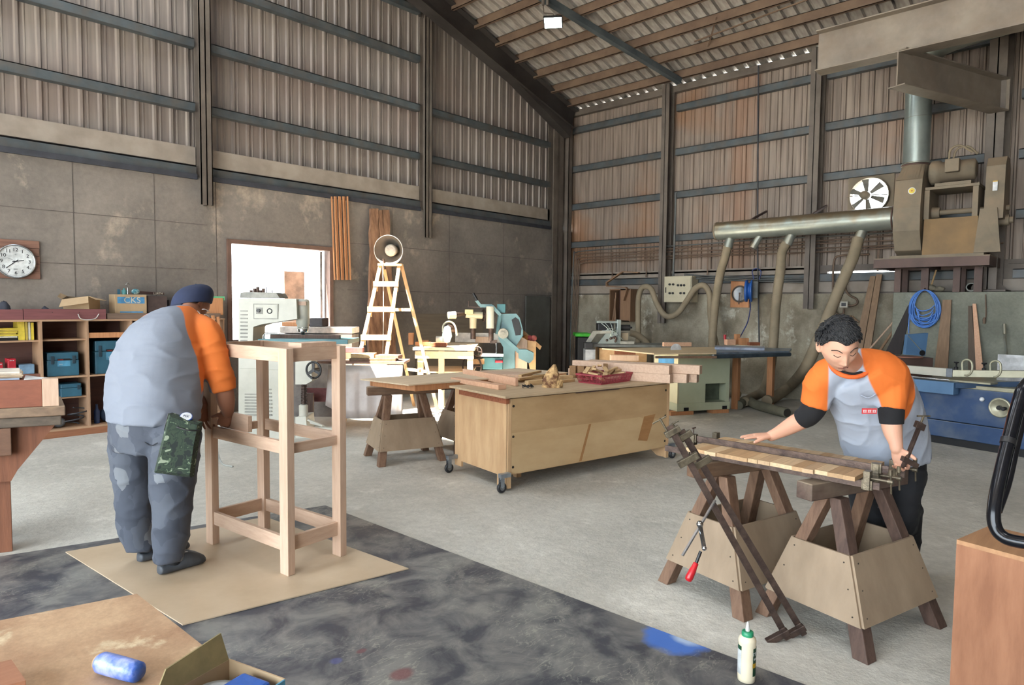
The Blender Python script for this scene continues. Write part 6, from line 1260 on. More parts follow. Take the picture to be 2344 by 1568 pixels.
def sbox(u0, v0, z0, u1, v1, z1): m = MB(); m.hexa([sq(u0, v0, z0), sq(u1, v0, z0), sq(u1, v1, z0), sq(u0, v1, z0)], [sq(u0, v0, z1), sq(u1, v0, z1), sq(u1, v1, z1), sq(u0, v1, z1)]); return m
UE = 2.6; zt_s = sz(2200, 888)
zg = sz(2200, 968)
put('lower_body', sbox(0, 0, .09, UE, .55, zg-.004), M_nblue, t, bevel=.006); put('upper_body', sbox(0, 0, zg+.004, UE, .55, zt_s), M_nblue, t, bevel=.006); put('base_plinth', sbox(.1, .06, 0, UE-.1, .5, .09), M_black, t)
put('cast_table', sbox(.5, .0, zt_s+.001, UE, .9, zt_s+.04), M_alu, t, bevel=.003); put('table_stand', sbox(.6, .3, 0, UE-.4, .9, zt_s), M_nblue, t)
c = sq(sx(2291, 933), -.0, sz(2291, 933)); m = MB(); m.lathe(c, -sn_, [(0, .10), (.02, .105), (.035, .10), (.035, .085), (.025, .08), (.025, 0)], 32, cap=False); hw = put('handwheel', m, M_alu, t); m = MB(); m.lathe(c-sn_*.026, -sn_, [(0, .026), (.03, .022)], 14); m.lathe(c-sn_*.03+sd_*.05, -sn_, [(0, .018), (.05, .022), (.055, .015)], 14); put('wheel_knob', m, M_black, hw)
c = sq(sx(2249, 914), 0, sz(2249, 914)); m = MB(); m.sphere(c-sn_*.012, .024, 16, 10); put('white_button', m, M_white, t)
# sliding beam with crosscut frame
ub = sx(2200, 870); zb0 = sz(2130, 895); zb1 = sz(2130, 868)
put('sliding_beam', sbox(-.2, -.16, zb0, ub+.0, -.04, zb1), M_lblue2, t, bevel=.004); m = MB(); m.cyl(sq(-.2, -.15, zb1+.02), sq(ub-.05, -.15, zb1+.02), .014, seg=12); put('guide_rod', m, M_chrome, t)
put('beam_leg', sbox(sx(2090)-.05, -.13, zb0-.24, sx(2090)+.05, -.0, zb0), M_lblue2, t)
e = D(2344, 845, 3.8)
put('outrigger_arm', MB().bar(sq(ub-.02, -.1, zb1-.035), sq(ub+.55, .35, zb1+.02), .05, .055), mat('saw_dark_blue', (44,70,100), .45), t, bevel=.003)
zf0 = zb1+.035; put('crosscut_table', sbox(ub-.35, -.05, zb1+.003, ub+.3, .35, zb1+.02), M_alu, t)
m = MB(); m.bar(sq(-.2, .02, zf0+.055), sq(ub-.12, .02, zf0+.055), .07, .09); put('fence_block', m, M_cream, t, bevel=.003); m = MB(); m.bar(sq(ub-.118, .02, zf0+.05), sq(ub+.7, .45, zf0+.09), .06, .075); put('fence', m, M_alu, t, bevel=.003); m = MB(); m.bar(sq(ub-.15, .018, zf0+.055), sq(ub-.09, .025, zf0+.055), .075, .095); put('fence_joint', m, mat('saw_grey', (110,116,124), .5), t, bevel=.003)
for k, (u_, v_) in enumerate(((ub-.02, .06), (ub+.2, .18))):
    c = sq(u_, v_, zf0+.09); P = [c+sn_*.0, c+sd_*.0+UP*.09, c+sd_*.045+UP*.12, c+sd_*.09+UP*.09, c+sd_*.095+UP*.0, c+sd_*.06-UP*.05, c+sd_*.02-UP*.05]; m = MB(); m.tube(bez(P, 5), .011, 8); fs = put('flip_stop', m, M_alu, t)
    m = MB(); m.lathe(c-sd_*.06+UP*.0, UP, [(-.03, .02), (.03, .02), (.035, .008), (.07, .008), (.075, .025), (.09, .025)], 12); put('clamp_knob', m, M_black, fs)
# hopper, white panel
dh = 8.1
t = thing('dust_hopper', 'light blue square dust hood at the back of the sliding saw below the hose coil', 'dust hood', D(2100, 815, dh+.1))
m = MB(); m.prism([D(2073, 812, dh), D(2118, 815, dh), D(2125, 762, dh), D(2078, 766, dh)], CF*.06); put('hood_shell', m, M_lblue2, t, bevel=.004)
m = MB(); m.lathe(D(2111, 808, dh-.01), CF*-1, [(0, .035), (.004, .035)], 16); put('port', m, M_black, t); m = MB(); m.bar(D(2078, 768, dh-.005), D(2112, 806, dh-.005), .006, .006); put('crease', m, M_alu, t)
zr_ = zt_s+.031; m = cb(2062, 814, 2136, 826, dh-.15, .4); lo = min(p.z for p in m.v); m.v = [Vector((p.x, p.y, zr_ if p.z < lo+.01 else D(2100, 817, dh).z)) for p in m.v]; put('hood_base', m, M_brownst, t)
m = MB(); q = D(2083, 815, dh-.1); m.lathe((q.x, q.y, D(2100, 817, dh).z+.001), UP, [(0, .14), (.012, .14)], 30); T(put('rusty_blade', m, mat('rust', (140,92,72), .7)), 'rusty circular saw blade lying in front of the light blue dust hood', 'saw blade')
a = sq(sx(2192), .92, zr_); b = sq(UE, .92, zr_); hgt_ = HZ(2250, 811, *sq(sx(2250)+.3, .92, 0).xy)-zr_
m = MB(); m.prism([a, b, b+UP*hgt_, a+UP*hgt_], sn_*.02); T(put('white_laminate', m, M_white), 'white laminated board standing on the sliding saw at the right edge', 'board')
put('saw_rear_table', sbox(.2, .9, zt_s+.001, UE, 1.5, zt_s+.03), M_alu, bpy.data.objects['sliding_saw'])
# ------------------------------------------------------------------ cream and green table saw with plywood extension
tf = Z(1550, 942, .05); tl = Z(1500, 925, .05); tr_ = Z(1668, 936, .05); tu_ = (tr_-tf); tu_.z = 0; tw = tu_.length; tu_.normalize(); tv = Vector((-tu_.y, tu_.x, 0))
if tv.dot(CF) < 0: tv = -tv
td = .62; zt = HZ(1550, 806, tf.x, tf.y)
def tp(u, v, z): return Vector((tf.x, tf.y, 0))+tu_*u+tv*v+UP*z
def tbox(u0, v0, z0, u1, v1, z1): m = MB(); m.hexa([tp(u0, v0, z0), tp(u1, v0, z0), tp(u1, v1, z0), tp(u0, v1, z0)], [tp(u0, v0, z1), tp(u1, v0, z1), tp(u1, v1, z1), tp(u0, v1, z1)]); return m
M_tgreen = mat('saw_pale_green', (180,186,160), .5, col2=(168,174,148), scale=2, bump=.03); M_tcream = mat('saw_cream', (214,208,176), .5, col2=(200,194,162), scale=2, bump=.03)
t = thing('table_saw', 'pale green and cream table saw cabinet with a wide plywood top behind the long timbers', 'table saw', tp(tw/2, td/2, 0))
zp = .16
put('cabinet_base', tbox(-.01, -.01, .05, tw+.01, td+.01, zp), M_tgreen, t, bevel=.004); 
ou0, ou1 = tw*.53, tw*.93; oz0 = HZ(1620, 930, *tp(tw*.6, 0, 0).xy); oz1 = HZ(1620, 878, *tp(tw*.6, 0, 0).xy)
for b_ in ((0, 0, zp, ou0, .02, zt), (ou1, 0, zp, tw, .02, zt), (ou0, 0, oz1, ou1, .02, zt), (ou0, 0, zp, ou1, .02, oz0)): put('front_plate', tbox(*b_), M_tgreen, t)
put('opening_back', tbox(ou0-.05, .2, zp, ou1+.05, .21, oz1+.1), mat('green_dark', (96,104,88), .7), t)
put('left_side', tbox(-.003, .0, zp, .02, td, zt), M_tcream, t); put('right_side', tbox(tw-.02, .02, zp, tw, td, zt), M_tgreen, t); put('rear_plate', tbox(0, td-.02, zp, tw, td, zt), M_tgreen, t)
a = HZ(1520, 834, *tp(0, .4, 0).xy); b = HZ(1520, 815, *tp(0, .4, 0).xy)
put('blue_sticker', tbox(-.006, .10, a, -.003, td-.12, b), mat('sticker_blue', (90,160,214), .4, bump=0), t, bevel=.002); put('blue_sticker', tbox(-.006, .2, .37, -.003, td-.2, .44), MATS['sticker_blue'], t)
for u_ in (.1, tw-.12): put('base_notch', tbox(u_, -.013, .055, u_+.08, -.009, .1), M_black, t)
put('skid', tbox(-.12, -.03, 0, .25, .1, .05), M_orange, t); put('skid', tbox(tw-.3, -.03, 0, tw-.02, .1, .05), M_orange, t); put('skid', tbox(-.05, td-.15, 0, tw, td, .05), M_orange, t)
zk = zt+.03
def tzp(px, py): return Z(px, py, zk)
Pk = [tzp(1385, 797), tzp(1500, 808), tzp(1690, 803), tzp(1640, 791)]
m = MB(); m.prism([tzp(1378, 797), tzp(1497, 809), tzp(1640, 808), tzp(1640, 794)], (0, 0, -.016)); put('plywood_top', m, wood('saw_top_ply', (206,184,150), (184,160,126), 2, 0), t)
m = MB(); m.prism([tzp(1640, 794), tzp(1640, 807), tzp(1806, 804), tzp(1812, 797)], (0, 0, -.03)); put('extension_table', m, mat('extension_grey', (128,144,160), .35, .4), t)
m = MB(); a = tzp(1500, 812)-UP*.03; b = tzp(1640, 812)-UP*.03; m.bar(a, b, .03, .03); put('edge_rail', m, M_horse_beam2, t); m = MB(); a = tzp(1632, 811)-UP*.03; b = tzp(1808, 806)-UP*.03; m.cyl(a, b, .028, seg=12); put('tube_rail', m, mat('rail_dark', (70,84,96), .4, .5), t)
for px in (1683, 1762): p = Z(px, 936 if px < 1700 else 928); m = MB(); m.box(p.x-.045, p.y-.045, 0, p.x+.045, p.y+.045, zk-.032); put('extension_leg', m, M_orange, t, bevel=.003)
put('fence_plate', MB().prism([tzp(1636, 800)+UP*.001, tzp(1750, 802)+UP*.001, tzp(1750, 798)+UP*.001, tzp(1636, 796)+UP*.001], (0, 0, .03)), mat('fence_pale', (180,188,206), .4, .3), t)
c = tzp(1548, 801); m = MB(); m.prism([c+tu_*.085*math.cos(a)+UP*.085*math.sin(a) for a in [math.pi*k/14 for k in range(15)]], tv*.012); put('blade_guard', m, mat('guard_clear', (214,216,216), .3, bump=0), t)
def onk(px0, px1, py, h_, dp_, mt, lb, nm='wood_block', cat='wood block', z_=0): 
    a = tzp(px0, py); b = tzp(px1, py); m = MB(); m.hexa([a+UP*(z_+.0008), b+UP*(z_+.0008), b+UP*(z_+.0008)+tv*dp_, a+UP*(z_+.0008)+tv*dp_], [a+UP*(z_+h_), b+UP*(z_+h_), b+UP*(z_+h_)+tv*dp_, a+UP*(z_+h_)+tv*dp_]); T(put(nm, m, mt, bevel=.002), lb, cat)
onk(1520, 1583, 793, .06, .05, M_pink, 'pinkish board offcut lying on the plywood top of the table saw', 'board_offcut')
onk(1665, 1684, 790, .09, .08, M_pink, 'pale pink block left of the block group on the saw extension'); onk(1685, 1694, 789, .17, .06, M_orange, 'tall narrow orange block in the block group on the saw extension'); onk(1697, 1714, 790, .11, .08, M_orange, 'squarish orange block right of the tall narrow one'); onk(1716, 1740, 791, .05, .06, M_red_brown, 'low brown block at the right end of the block group')
m = MB(); p = tzp(1659, 789)+UP*.03; m.cyl(p+UP*.0, p+UP*.05, .012, seg=8); m.cyl(p+UP*.05, p+UP*.13, .02, .024, 10); T(put('red_bottle', m, M_redp), 'small red bottle standing at the back of the saw extension', 'bottle')
# ------------------------------------------------------------------ grey boring machine and its bench, green bin
db = 10.6
t = thing('boring_machine', 'grey multi part boring machine with hoses on a metal bench behind the long timbers', 'woodworking machine', Z(1400, 880)*1)
put('machine_table', cb(1358, 788, 1550, 796, db, .6), mat('bench_metal', (128,130,126), .4, .5), t)
put('bench_cabinet', grounded(cb(1372, 797, 1480, 870, db+.03, .5)), M_ply, t)
put('grey_plate', poly_cb([(1341, 783), (1357, 758), (1400, 757), (1398, 763), (1366, 764), (1352, 784)], db-.05, .03), M_creamd, t); put('grey_bracket', poly_cb([(1368, 787), (1386, 764), (1395, 760), (1412, 762), (1413, 787)], db-.02, .05), M_galv, t, bevel=.003)
put('upright_plate', cb(1413, 732, 1421, 787, db, .2), M_galv, t, bevel=.003); put('motor_block', cb(1369, 740, 1405, 757, db+.1, .25), M_black, t, bevel=.01); put('top_rail', cb(1366, 735, 1416, 740, db+.05, .1), M_galv, t)
m = MB(); m.cyl(D(1421, 750, db+.1), D(1442, 750, db+.1), .05, seg=14); m.cyl(D(1442, 750, db+.1), D(1447, 750, db+.1), .015, seg=10); put('feed_roller', m, M_black, t)
put('side_box', cb(1420, 762, 1438, 780, db+.05, .2), M_hose, t, bevel=.005); put('tool_tray', cb(1420, 781, 1452, 788, db, .2), M_creamd, t)
m = MB(); r_ = random.Random(2)
for k in range(9): a = D(r_.uniform(1370, 1415), r_.uniform(735, 760), db+.02); b = D(r_.uniform(1375, 1440), r_.uniform(760, 785), db); mid = (a+b)/2+UP*r_.uniform(-.03, .08)-CF*.05; m.tube(bez([a, mid, b], 6), .006, 6)
put('air_lines', m, M_galv, t)
m = MB()
for k in range(8): m.sphere(D(r_.uniform(1385, 1412), r_.uniform(765, 783), db-.04), .02, 8, 6)
put('knobs', m, M_steelbar, t)
put('pedestal_box', grounded(cb(1340, 800, 1362, 870, db-.1, .3)), mat('pale_grey_box', (150,152,156), .5), t); put('switch_unit', cb(1338, 784, 1358, 798, db-.15, .2), M_black, t, bevel=.01)
for i, (x0, x1, y0, y1, mt, lb) in enumerate(((1408, 1455, 802, 812, M_red_brown, 'reddish timber leaning under the edge of the boring machine bench'), (1398, 1462, 813, 826, M_pale, 'pale timber below the reddish one beside the boring machine bench'))):
    T(put('timber_piece', cb(x0, y0, x1, y1, db-.5-.2*i, .1), mt), lb, 'timber')
tb = thing('green_bin', 'dark bin with a bright green lid in the far corner', 'bin', D(1335, 880, 12.2)); tb.location.z = 0; tb['_o'] = list(tb.location)
put('bin_body', grounded(cb(1322, 772, 1350, 880, 12.2, .4)), M_black, tb, bevel=.01); put('bin_lid', cb(1317, 763, 1352, 771, 12.15, .5), mat('lid_green', (66,186,44), .5), tb, bevel=.01)
# dark steel lockers / sheets in the corner
M_dksh = mat('dark_sheet_steel', (92,92,88), .6, .1, col2=(72,72,68), scale=2)
m = MB(); m.box(-1.35, -.12, 0.001, -.62, -.09, 1.7); T(put('steel_sheet', m, M_dksh), 'tall dark steel sheet standing beside the corner column on the left wall', 'panel')
# ------------------------------------------------------------------ bandsaw
dbs = 10.4
t = thing('bandsaw', 'teal mortising bandsaw with a curved frame left of the dark corner', 'bandsaw', Z(1180, 870))
t.location = (D(1180, 850, dbs).x, D(1180, 850, dbs).y, 0); t['_o'] = list(t.location)
M_bs = mat('bandsaw_teal', (100,134,140), .45, col2=(82,112,118), scale=2, bump=.04)
put('frame', grounded(poly_cb([(1144, 719), (1182, 718), (1190, 728), (1197, 755), (1197, 768), (1183, 790), (1178, 808), (1180, 930), (1150, 930), (1152, 795), (1141, 776), (1140, 740)], dbs, .22)), M_bs, t, bevel=.01)
m = MB(); m.prism([D(1171, 732, dbs-.005), D(1180, 726, dbs-.005), D(1188, 732, dbs-.005), D(1194, 752, dbs-.005), D(1192, 767, dbs-.005), D(1180, 768, dbs-.005)], CF*.02); put('frame_opening', m, M_black, t)
m = MB(); m.bar(D(1148, 769, dbs-.03), D(1192, 808, dbs-.03), .04, .06); m.bar(D(1144, 722, dbs-.03), D(1138, 765, dbs-.03), .04, .05); m.bar(D(1126, 700, dbs-.03), D(1146, 722, dbs-.03), .05, .05); m.bar(D(1099, 700, dbs-.03), D(1127, 700, dbs-.03), .04, .05); m.bar(D(1090, 687, dbs-.03), D(1100, 700, dbs-.03), .03, .045); put('lever_arm', m, M_bs, t)
m = MB(); m.cyl(D(1083, 671, dbs-.03), D(1092, 688, dbs-.03), .02, .026, 12); put('grip', m, M_black, t)
m = MB(); m.cyl(D(1122, 752, dbs-.08), D(1122, 702, dbs-.08), .062, seg=20); put('chisel_head', m, M_cream, t); m = MB(); m.cyl(D(1124, 780, dbs-.08), D(1124, 752, dbs-.08), .04, seg=14); m.bar(D(1122, 782, dbs-.08), D(1138, 782, dbs-.08), .05, .05); put('head_slide', m, M_steelbar, t); m = MB(); m.cyl(D(1136, 812, dbs-.08), D(1136, 784, dbs-.08), .012, .016, 10); put('chisel', m, M_chrome, t)
put('top_motor', cb(1138, 696, 1157, 716, dbs+.02, .15), M_tealm, t, bevel=.006)
m = MB(); c = D(1152, 763, dbs-.03); m.cyl(c, c-CF*.1, .085, .08, 24); m.cyl(c-CF*.1, c-CF*.13, .03, seg=12); put('adjusting_wheel', m, M_creamd, t)
m = MB(); P_ = [D(1187, 800, dbs-.2), D(1205, 800, dbs-.2), D(1222, 808, dbs-.2), D(1221, 823, dbs-.2), D(1212, 832, dbs-.2), D(1187, 820, dbs-.2)]; m.prism(P_, CF*.2); put('counterweight', m, M_bs, t, bevel=.015)
def wheel(c, n_, R, r, mt, nm, par, spokes=5):
    m = MB(); m.torus(c, n_, R, r, 30, 8)
    for k in range(spokes): m.bar(c, m.ring(c, n_, R, spokes)[k], r*1.4, r*1.4, up=n_)
    m.cyl(c-Vector(n_)*r*2, c+Vector(n_)*r*2, R*.2, seg=12); return put(nm, m, mt, par)
wheel(D(1094, 805, dbs-.6), (CF+CR*.6).normalized(), .072, .009, M_steelbar, 'handwheel', t, 4); wheel(D(1080, 838, dbs-.5), (CF+CR*.5).normalized(), .16, .012, M_steelbar, 'large_handwheel', t, 3)
put('work_table', cb(1090, 814, 1152, 817, dbs-.5, .5), M_galv, t); put('table_casting', cb(1105, 818, 1150, 846, dbs-.35, .3), M_tealm, t, bevel=.01); put('clamp_block', cb(1074, 822, 1108, 834, dbs-.55, .12), M_off2, t); put('red_knob', cb(1133, 825, 1151, 831, dbs-.4, .06), M_redp, t, bevel=.01)
m = MB(); c0_ = D(1224, 850, dbs-.3); z0_ = HZ(1224, 849, c0_.x, c0_.y); m.lathe((c0_.x, c0_.y, z0_-.03), UP, [(0, .15), (.03, .155)], 28); m.cyl((c0_.x, c0_.y, 0), (c0_.x, c0_.y, z0_-.03), .04, seg=12); T(put('round_stool', m, M_pale), 'pale round stool at the right foot of the bandsaw', 'stool')
# wooden bin with offcuts behind the bandsaw
m = MB(); t = thing('offcut_bin', 'pale plywood bin of offcuts on the right of the bandsaw', 'wooden bin', D(1203, 830, 10.6)); t.location.z = 0; t['_o'] = list(t.location)
put('bin_panel', grounded(poly_cb([(1180, 768), (1189, 768), (1207, 779), (1207, 815), (1180, 815)], 10.5, .02), .01), M_pale, t); put('bin_panel', grounded(poly_cb([(1207, 779), (1227, 782), (1227, 830), (1207, 815)], 10.52, .02), .01), M_ply, t); put('bin_lid', poly_cb([(1196, 754), (1240, 793), (1236, 801), (1196, 765)], 10.7, .02), M_ply, t)
for i, (px, c_) in enumerate(((1203, (190,120,60)), (1213, (150,60,60)), (1222, (176,90,80)))): m = MB(); m.sphere(D(px, 774, 10.62), .05, 12, 8); T(put('rag_ball', m, mat('rag_%d' % i, c_, .8)), ['orange', 'dark red', 'pink red'][i]+' rag stuffed in the top of the offcut bin', 'rag')
# ------------------------------------------------------------------ radial arm saw on its long bench
dra = 10.2
t = thing('radial_arm_saw', 'cream radial arm saw on a column behind the bandsaw table', 'radial arm saw', D(1080, 775, dra+.3))
M_cr2 = mat('arm_cream', (190,184,160), .45, col2=(172,166,144), scale=3)
m = MB(); m.cyl(D(1083, 776, dra+.3), D(1083, 745, dra+.3), .042, seg=14); put('column', m, M_steelbar, t); m = MB(); m.cyl(D(1083, 752, dra+.3), D(1083, 728, dra+.3), .055, .06, 16); m.cyl(D(1066, 720, dra+.25), D(1104, 722, dra+.3), .052, .055, 18); put('arm_casting', m, M_cr2, t); m = MB(); m.cyl(D(1026, 722, dra-.1), D(1042, 721, dra-.05), .055, .06, 18); put('arm_end', m, M_cr2, t)
m = MB(); m.cyl(D(1042, 720, dra-.05), D(1066, 719, dra+.25), .03, seg=14); put('arm_tube', m, M_steelbar, t); put('switch_box', cb(1064, 708, 1083, 719, dra+.15, .1), mat('switch_cream', (214,206,160), .5), t, bevel=.01)
wheel(D(1107, 722, dra+.3), (CF*.4+CR).normalized(), .095, .009, M_steelbar, 'elevation_wheel', t, 4); m = MB(); m.bar(D(1071, 702, dra+.2), D(1100, 704, dra+.2), .012, .012); m.cyl(D(1073, 702, dra+.2), D(1073, 689, dra+.2), .01, seg=8); put('crank', m, M_steelbar, t)
m = MB(); P_ = [D(1014, 760, dra-.1), D(1015, 745, dra-.1), D(1024, 737, dra-.1), D(1035, 738, dra-.1), D(1043, 750, dra-.1), D(1046, 768, dra-.1)]; m.tube(bez(P_, 6), .016, 8); put('yoke', m, M_cr2, t)
m = MB(); m.cyl(D(1040, 752, dra+.0), D(1024, 752, dra-.1), .07, seg=18); put('saw_motor', m, M_steelbar, t); put('blade_guard', poly_cb([(1013, 760), (1017, 748), (1024, 745), (1031, 750), (1034, 770), (1029, 783), (1019, 786), (1010, 780)], dra-.22, .08), mat('guard_pale_blue', (150,176,184), .5), t, bevel=.01); m = MB(); c = D(1006, 778, dra-.2); m.cyl(c-CR*.05, c+CR*.05, .055, seg=18); put('dust_spout', m, M_cream, t)
dlb = 9.5
t = thing('machine_bench', 'long low timber bench lit by sun under the radial arm saw', 'workbench', Z(1040, 880)); t.location = (D(1050, 850, dlb+.3).x, D(1050, 850, dlb+.3).y, 0); t['_o'] = list(t.location)
M_bt = wood('bench_pale', (214,190,160), (196,170,138), 3, 0)
put('bench_top', cb(945, 795, 1086, 803, dlb, 1.35), M_bt, t); put('bench_front', cb(950, 804, 1084, 822, dlb+.03, .03), M_bt, t)
for px in (962, 1010, 1076): put('leg', grounded(cb(px-6, 803, px+6, 880, dlb+.05, .08)), M_bt, t)
put('lower_shelf', cb(962, 850, 1082, 855, dlb+.1, .9), M_bt, t)
def bench_z(): return HZ(1050, 795, *D(1050, 795, dlb).xy)
zb9 = D(1047, 795, dlb).z+.0008
def on9(x0, x1, y0, y1, dd, dp_, mt, nm, lb, cat, z_=0, bev=.003):
    m = cb(x0, y0, x1, y1, dd, dp_); h_ = max(p.z for p in m.v)-min(p.z for p in m.v); lo = min(p.z for p in m.v); m.v = [Vector((p.x, p.y, zb9+z_+(h_ if p.z > lo+h_/2 else 0))) for p in m.v]; return T(put(nm, m, mt, bevel=bev), lb, cat)
on9(1042, 1168, 774, 797, 10.78, .03, mat('fence_white', (226,222,214), .6), 'white_fence', 'long white board standing behind the bandsaw table', 'board'); 
on9(950, 985, 786, 795, dlb+.25, .1, M_orange, 'wood_block', 'orange block at the left end of the sunlit bench', 'wood block'); on9(984, 1022, 788, 797, dlb+.1, .12, M_red_brown, 'wood_block', 'brown block beside the saw guard on the sunlit bench', 'wood block'); on9(935, 946, 763, 790, dlb+.5, .08, M_orange, 'wood_block', 'upright orange block left on the sunlit bench', 'wood block'); on9(957, 980, 776, 786, dlb+.55, .1, M_orange, 'wood_block', 'small orange block behind the ladder rail on the sunlit bench', 'wood block')
on9(1088, 1125, 762, 776, dra+.5, .2, M_pale, 'open_tray', 'pale wooden tray behind the radial arm saw column', 'tray')

# ------------------------------------------------------------------ hanging LED floodlight
c = D(1266, 52, 10.4); t = thing('floodlight', 'small bright LED floodlight hanging on a rod below the roof', 'floodlight', c)
m = MB(); ax = Vector((-.35, -.25, -.9)).normalized(); sd_2 = ax.cross(UP).normalized(); u2 = sd_2.cross(ax); m.obox(c-ax*.02, sd_2, u2, ax, .15, .11, .02); put('housing', m, M_black, t, bevel=.01)
m = MB(); m.obox(c+ax*.003, sd_2, u2, ax, .135, .095, .004); put('light_panel', m, mat('led_panel', (235,255,248), emit=16), t)
m = MB(); top_ = D(1243, 12, 10.3); m.tube([c-ax*.04, c-ax*.05+UP*.1, D(1245, 30, 10.35), top_], .01, 6); m.cyl(top_, top_+UP*.8, .022, seg=8); m.cyl(top_+CR*.07, top_+CR*.07+UP*.8, .022, seg=8); put('hanger', m, M_post, t)
l = bpy.data.lights.new('floodlight_beam', 'AREA'); l.size = .25; l.energy = 25; l.color = (.9, 1, .96); o = bpy.data.objects.new('floodlight_beam', l); COL.objects.link(o); o.location = c+ax*.03; o.rotation_euler = ax.to_track_quat('-Z', 'Y').to_euler()
# small gaps of daylight at the corner
# ------------------------------------------------------------------ people
from mathutils import noise as mn
def smoothchain(pts, n=6):
    """pts: list of (Vector, *numbers) -> Catmull-Rom samples of all of it"""
    A = [np.array([*p[0], *p[1:]], float) for p in pts]; A = [2*A[0]-A[1]]+A+[2*A[-1]-A[-2]]; out = []
    for i in range(1, len(A)-2):
        for k in range(n):
            t = k/n; a, b, c, d = A[i-1], A[i], A[i+1], A[i+2]; out.append(.5*((2*b)+(c-a)*t+(2*a-5*b+4*c-d)*t*t+(3*b-a-3*c+d)*t**3))
    out.append(A[-2]); return out
def limb(m, pts, seg=20, n=6, ends=True):
    S = smoothchain(pts, n); P = [Vector(s[:3]) for s in S]; m.tube(P, .05, seg, rs=[max(s[3], .002) for s in S])
    m.sphere(P[0], S[0][3]*.99, 14, 8)
    if ends: m.sphere(P[-1], S[-1][3]*.99, 14, 8)
    return m
def trunk(m, pts, lat, seg=36, n=6, sq_=2.4):
    """elliptical rings: (centre, lateral radius, depth radius); lat is the body's left-right direction"""
    S = smoothchain(pts, n); rings = []; P = [Vector(s[:3]) for s in S]
    for i, s in enumerate(S):
        d = (P[min(i+1, len(P)-1)]-P[max(i-1, 0)]).normalized(); l = (lat-d*lat.dot(d)).normalized(); f = l.cross(d)
        ring = []
        for k in range(seg):
            a = 2*math.pi*k/seg; c_, s_ = math.cos(a), math.sin(a); e = 2/sq_
            ring.append(P[i]+l*(math.copysign(abs(c_)**e, c_)*s[3])+f*(math.copysign(abs(s_)**e, s_)*s[4]))
        rings.append(ring)
    m.loft(rings); return m
def fuse(mb, voxel, smooth=6, fac=.5):
    me = mb.mesh('tmp', [MATS['pale_timber']]); o = bpy.data.objects.new('tmp', me); COL.objects.link(o)
    r = o.modifiers.new('r', 'REMESH'); r.mode = 'VOXEL'; r.voxel_size = voxel; r.use_smooth_shade = True
    s = o.modifiers.new('s', 'SMOOTH'); s.factor = fac; s.iterations = smooth
    dg = bpy.context.evaluated_depsgraph_get(); dg.update(); out = bpy.data.meshes.new_from_object(o.evaluated_get(dg))
    bpy.data.objects.remove(o); bpy.data.meshes.remove(me); return out
def place_mesh(name, me, mt, parent, disp=None, attrs=None):
    off = Vector(root_of(parent)['_o']); co = np.empty(len(me.vertices)*3); me.vertices.foreach_get('co', co); co = co.reshape(-1, 3)
    no = np.empty(len(me.vertices)*3); me.vertices.foreach_get('normal', no); no = no.reshape(-1, 3)
    if disp: co = co+no*np.array([disp(Vector(p), Vector(q)) for p, q in zip(co, no)])[:, None]
    if attrs:
        for nm, fn in attrs.items():
            at = me.attributes.new(nm, 'FLOAT', 'POINT'); at.data.foreach_set('value', fn(co).astype(np.float32))
    me.vertices.foreach_set('co', (co-np.array(off)).reshape(-1)); me.materials.clear()
    for x in (mt if isinstance(mt, list) else [mt]): me.materials.append(x)
    me.polygons.foreach_set('use_smooth', [True]*len(me.polygons)); me.update()
    o = bpy.data.objects.new(name, me); COL.objects.link(o); o.parent = parent; return o
def tint(name, base, second, attr, width=.003, rough=.8, third=None, attr3=None, nscale=140, bump=.15, sss=0):
    m = bpy.data.materials.new(name); m.use_nodes = True; nt = m.node_tree; N = nt.nodes; L = nt.links; b = N['Principled BSDF']; b.inputs['Roughness'].default_value = rough; b.inputs['Specular IOR Level'].default_value = .25
    tc = N.new('ShaderNodeTexCoord'); col = None
    def rgb(c): n = N.new('ShaderNodeRGB'); n.outputs[0].default_value = (*lin(c), 1); return n.outputs[0]
    n0 = N.new('ShaderNodeTexNoise'); n0.inputs['Scale'].default_value = 5; n0.inputs['Detail'].default_value = 5; L.new(tc.outputs['Object'], n0.inputs['Vector'])
    x = N.new('ShaderNodeMix'); x.data_type = 'RGBA'; L.new(n0.outputs['Fac'], x.inputs[0]); x.inputs[6].default_value = (*lin(tuple(v*.95 for v in base)), 1); x.inputs[7].default_value = (*lin(base), 1); col = x.outputs[2]
    for at, c, w in ((attr, second, width), (attr3, third, .004)):
        if not at: continue
        a = N.new('ShaderNodeAttribute'); a.attribute_name = at; mr = N.new('ShaderNodeMapRange'); mr.inputs[1].default_value = -w; mr.inputs[2].default_value = w; L.new(a.outputs['Fac'], mr.inputs[0])
        y = N.new('ShaderNodeMix'); y.data_type = 'RGBA'; L.new(mr.outputs[0], y.inputs[0]); L.new(col, y.inputs[6]); y.inputs[7].default_value = (*lin(c), 1); col = y.outputs[2]
    L.new(col, b.inputs['Base Color'])
    n1 = N.new('ShaderNodeTexNoise'); n1.inputs['Scale'].default_value = nscale; L.new(tc.outputs['Object'], n1.inputs['Vector']); bp = N.new('ShaderNodeBump'); bp.inputs['Strength'].default_value = bump; bp.inputs['Distance'].default_value = .002; L.new(n1.outputs['Fac'], bp.inputs['Height']); L.new(bp.outputs[0], b.inputs['Normal'])
    if sss: b.inputs['Subsurface Weight'].default_value = sss; b.inputs['Subsurface Radius'].default_value = (.012, .005, .003)
    MATS[name] = m; return m
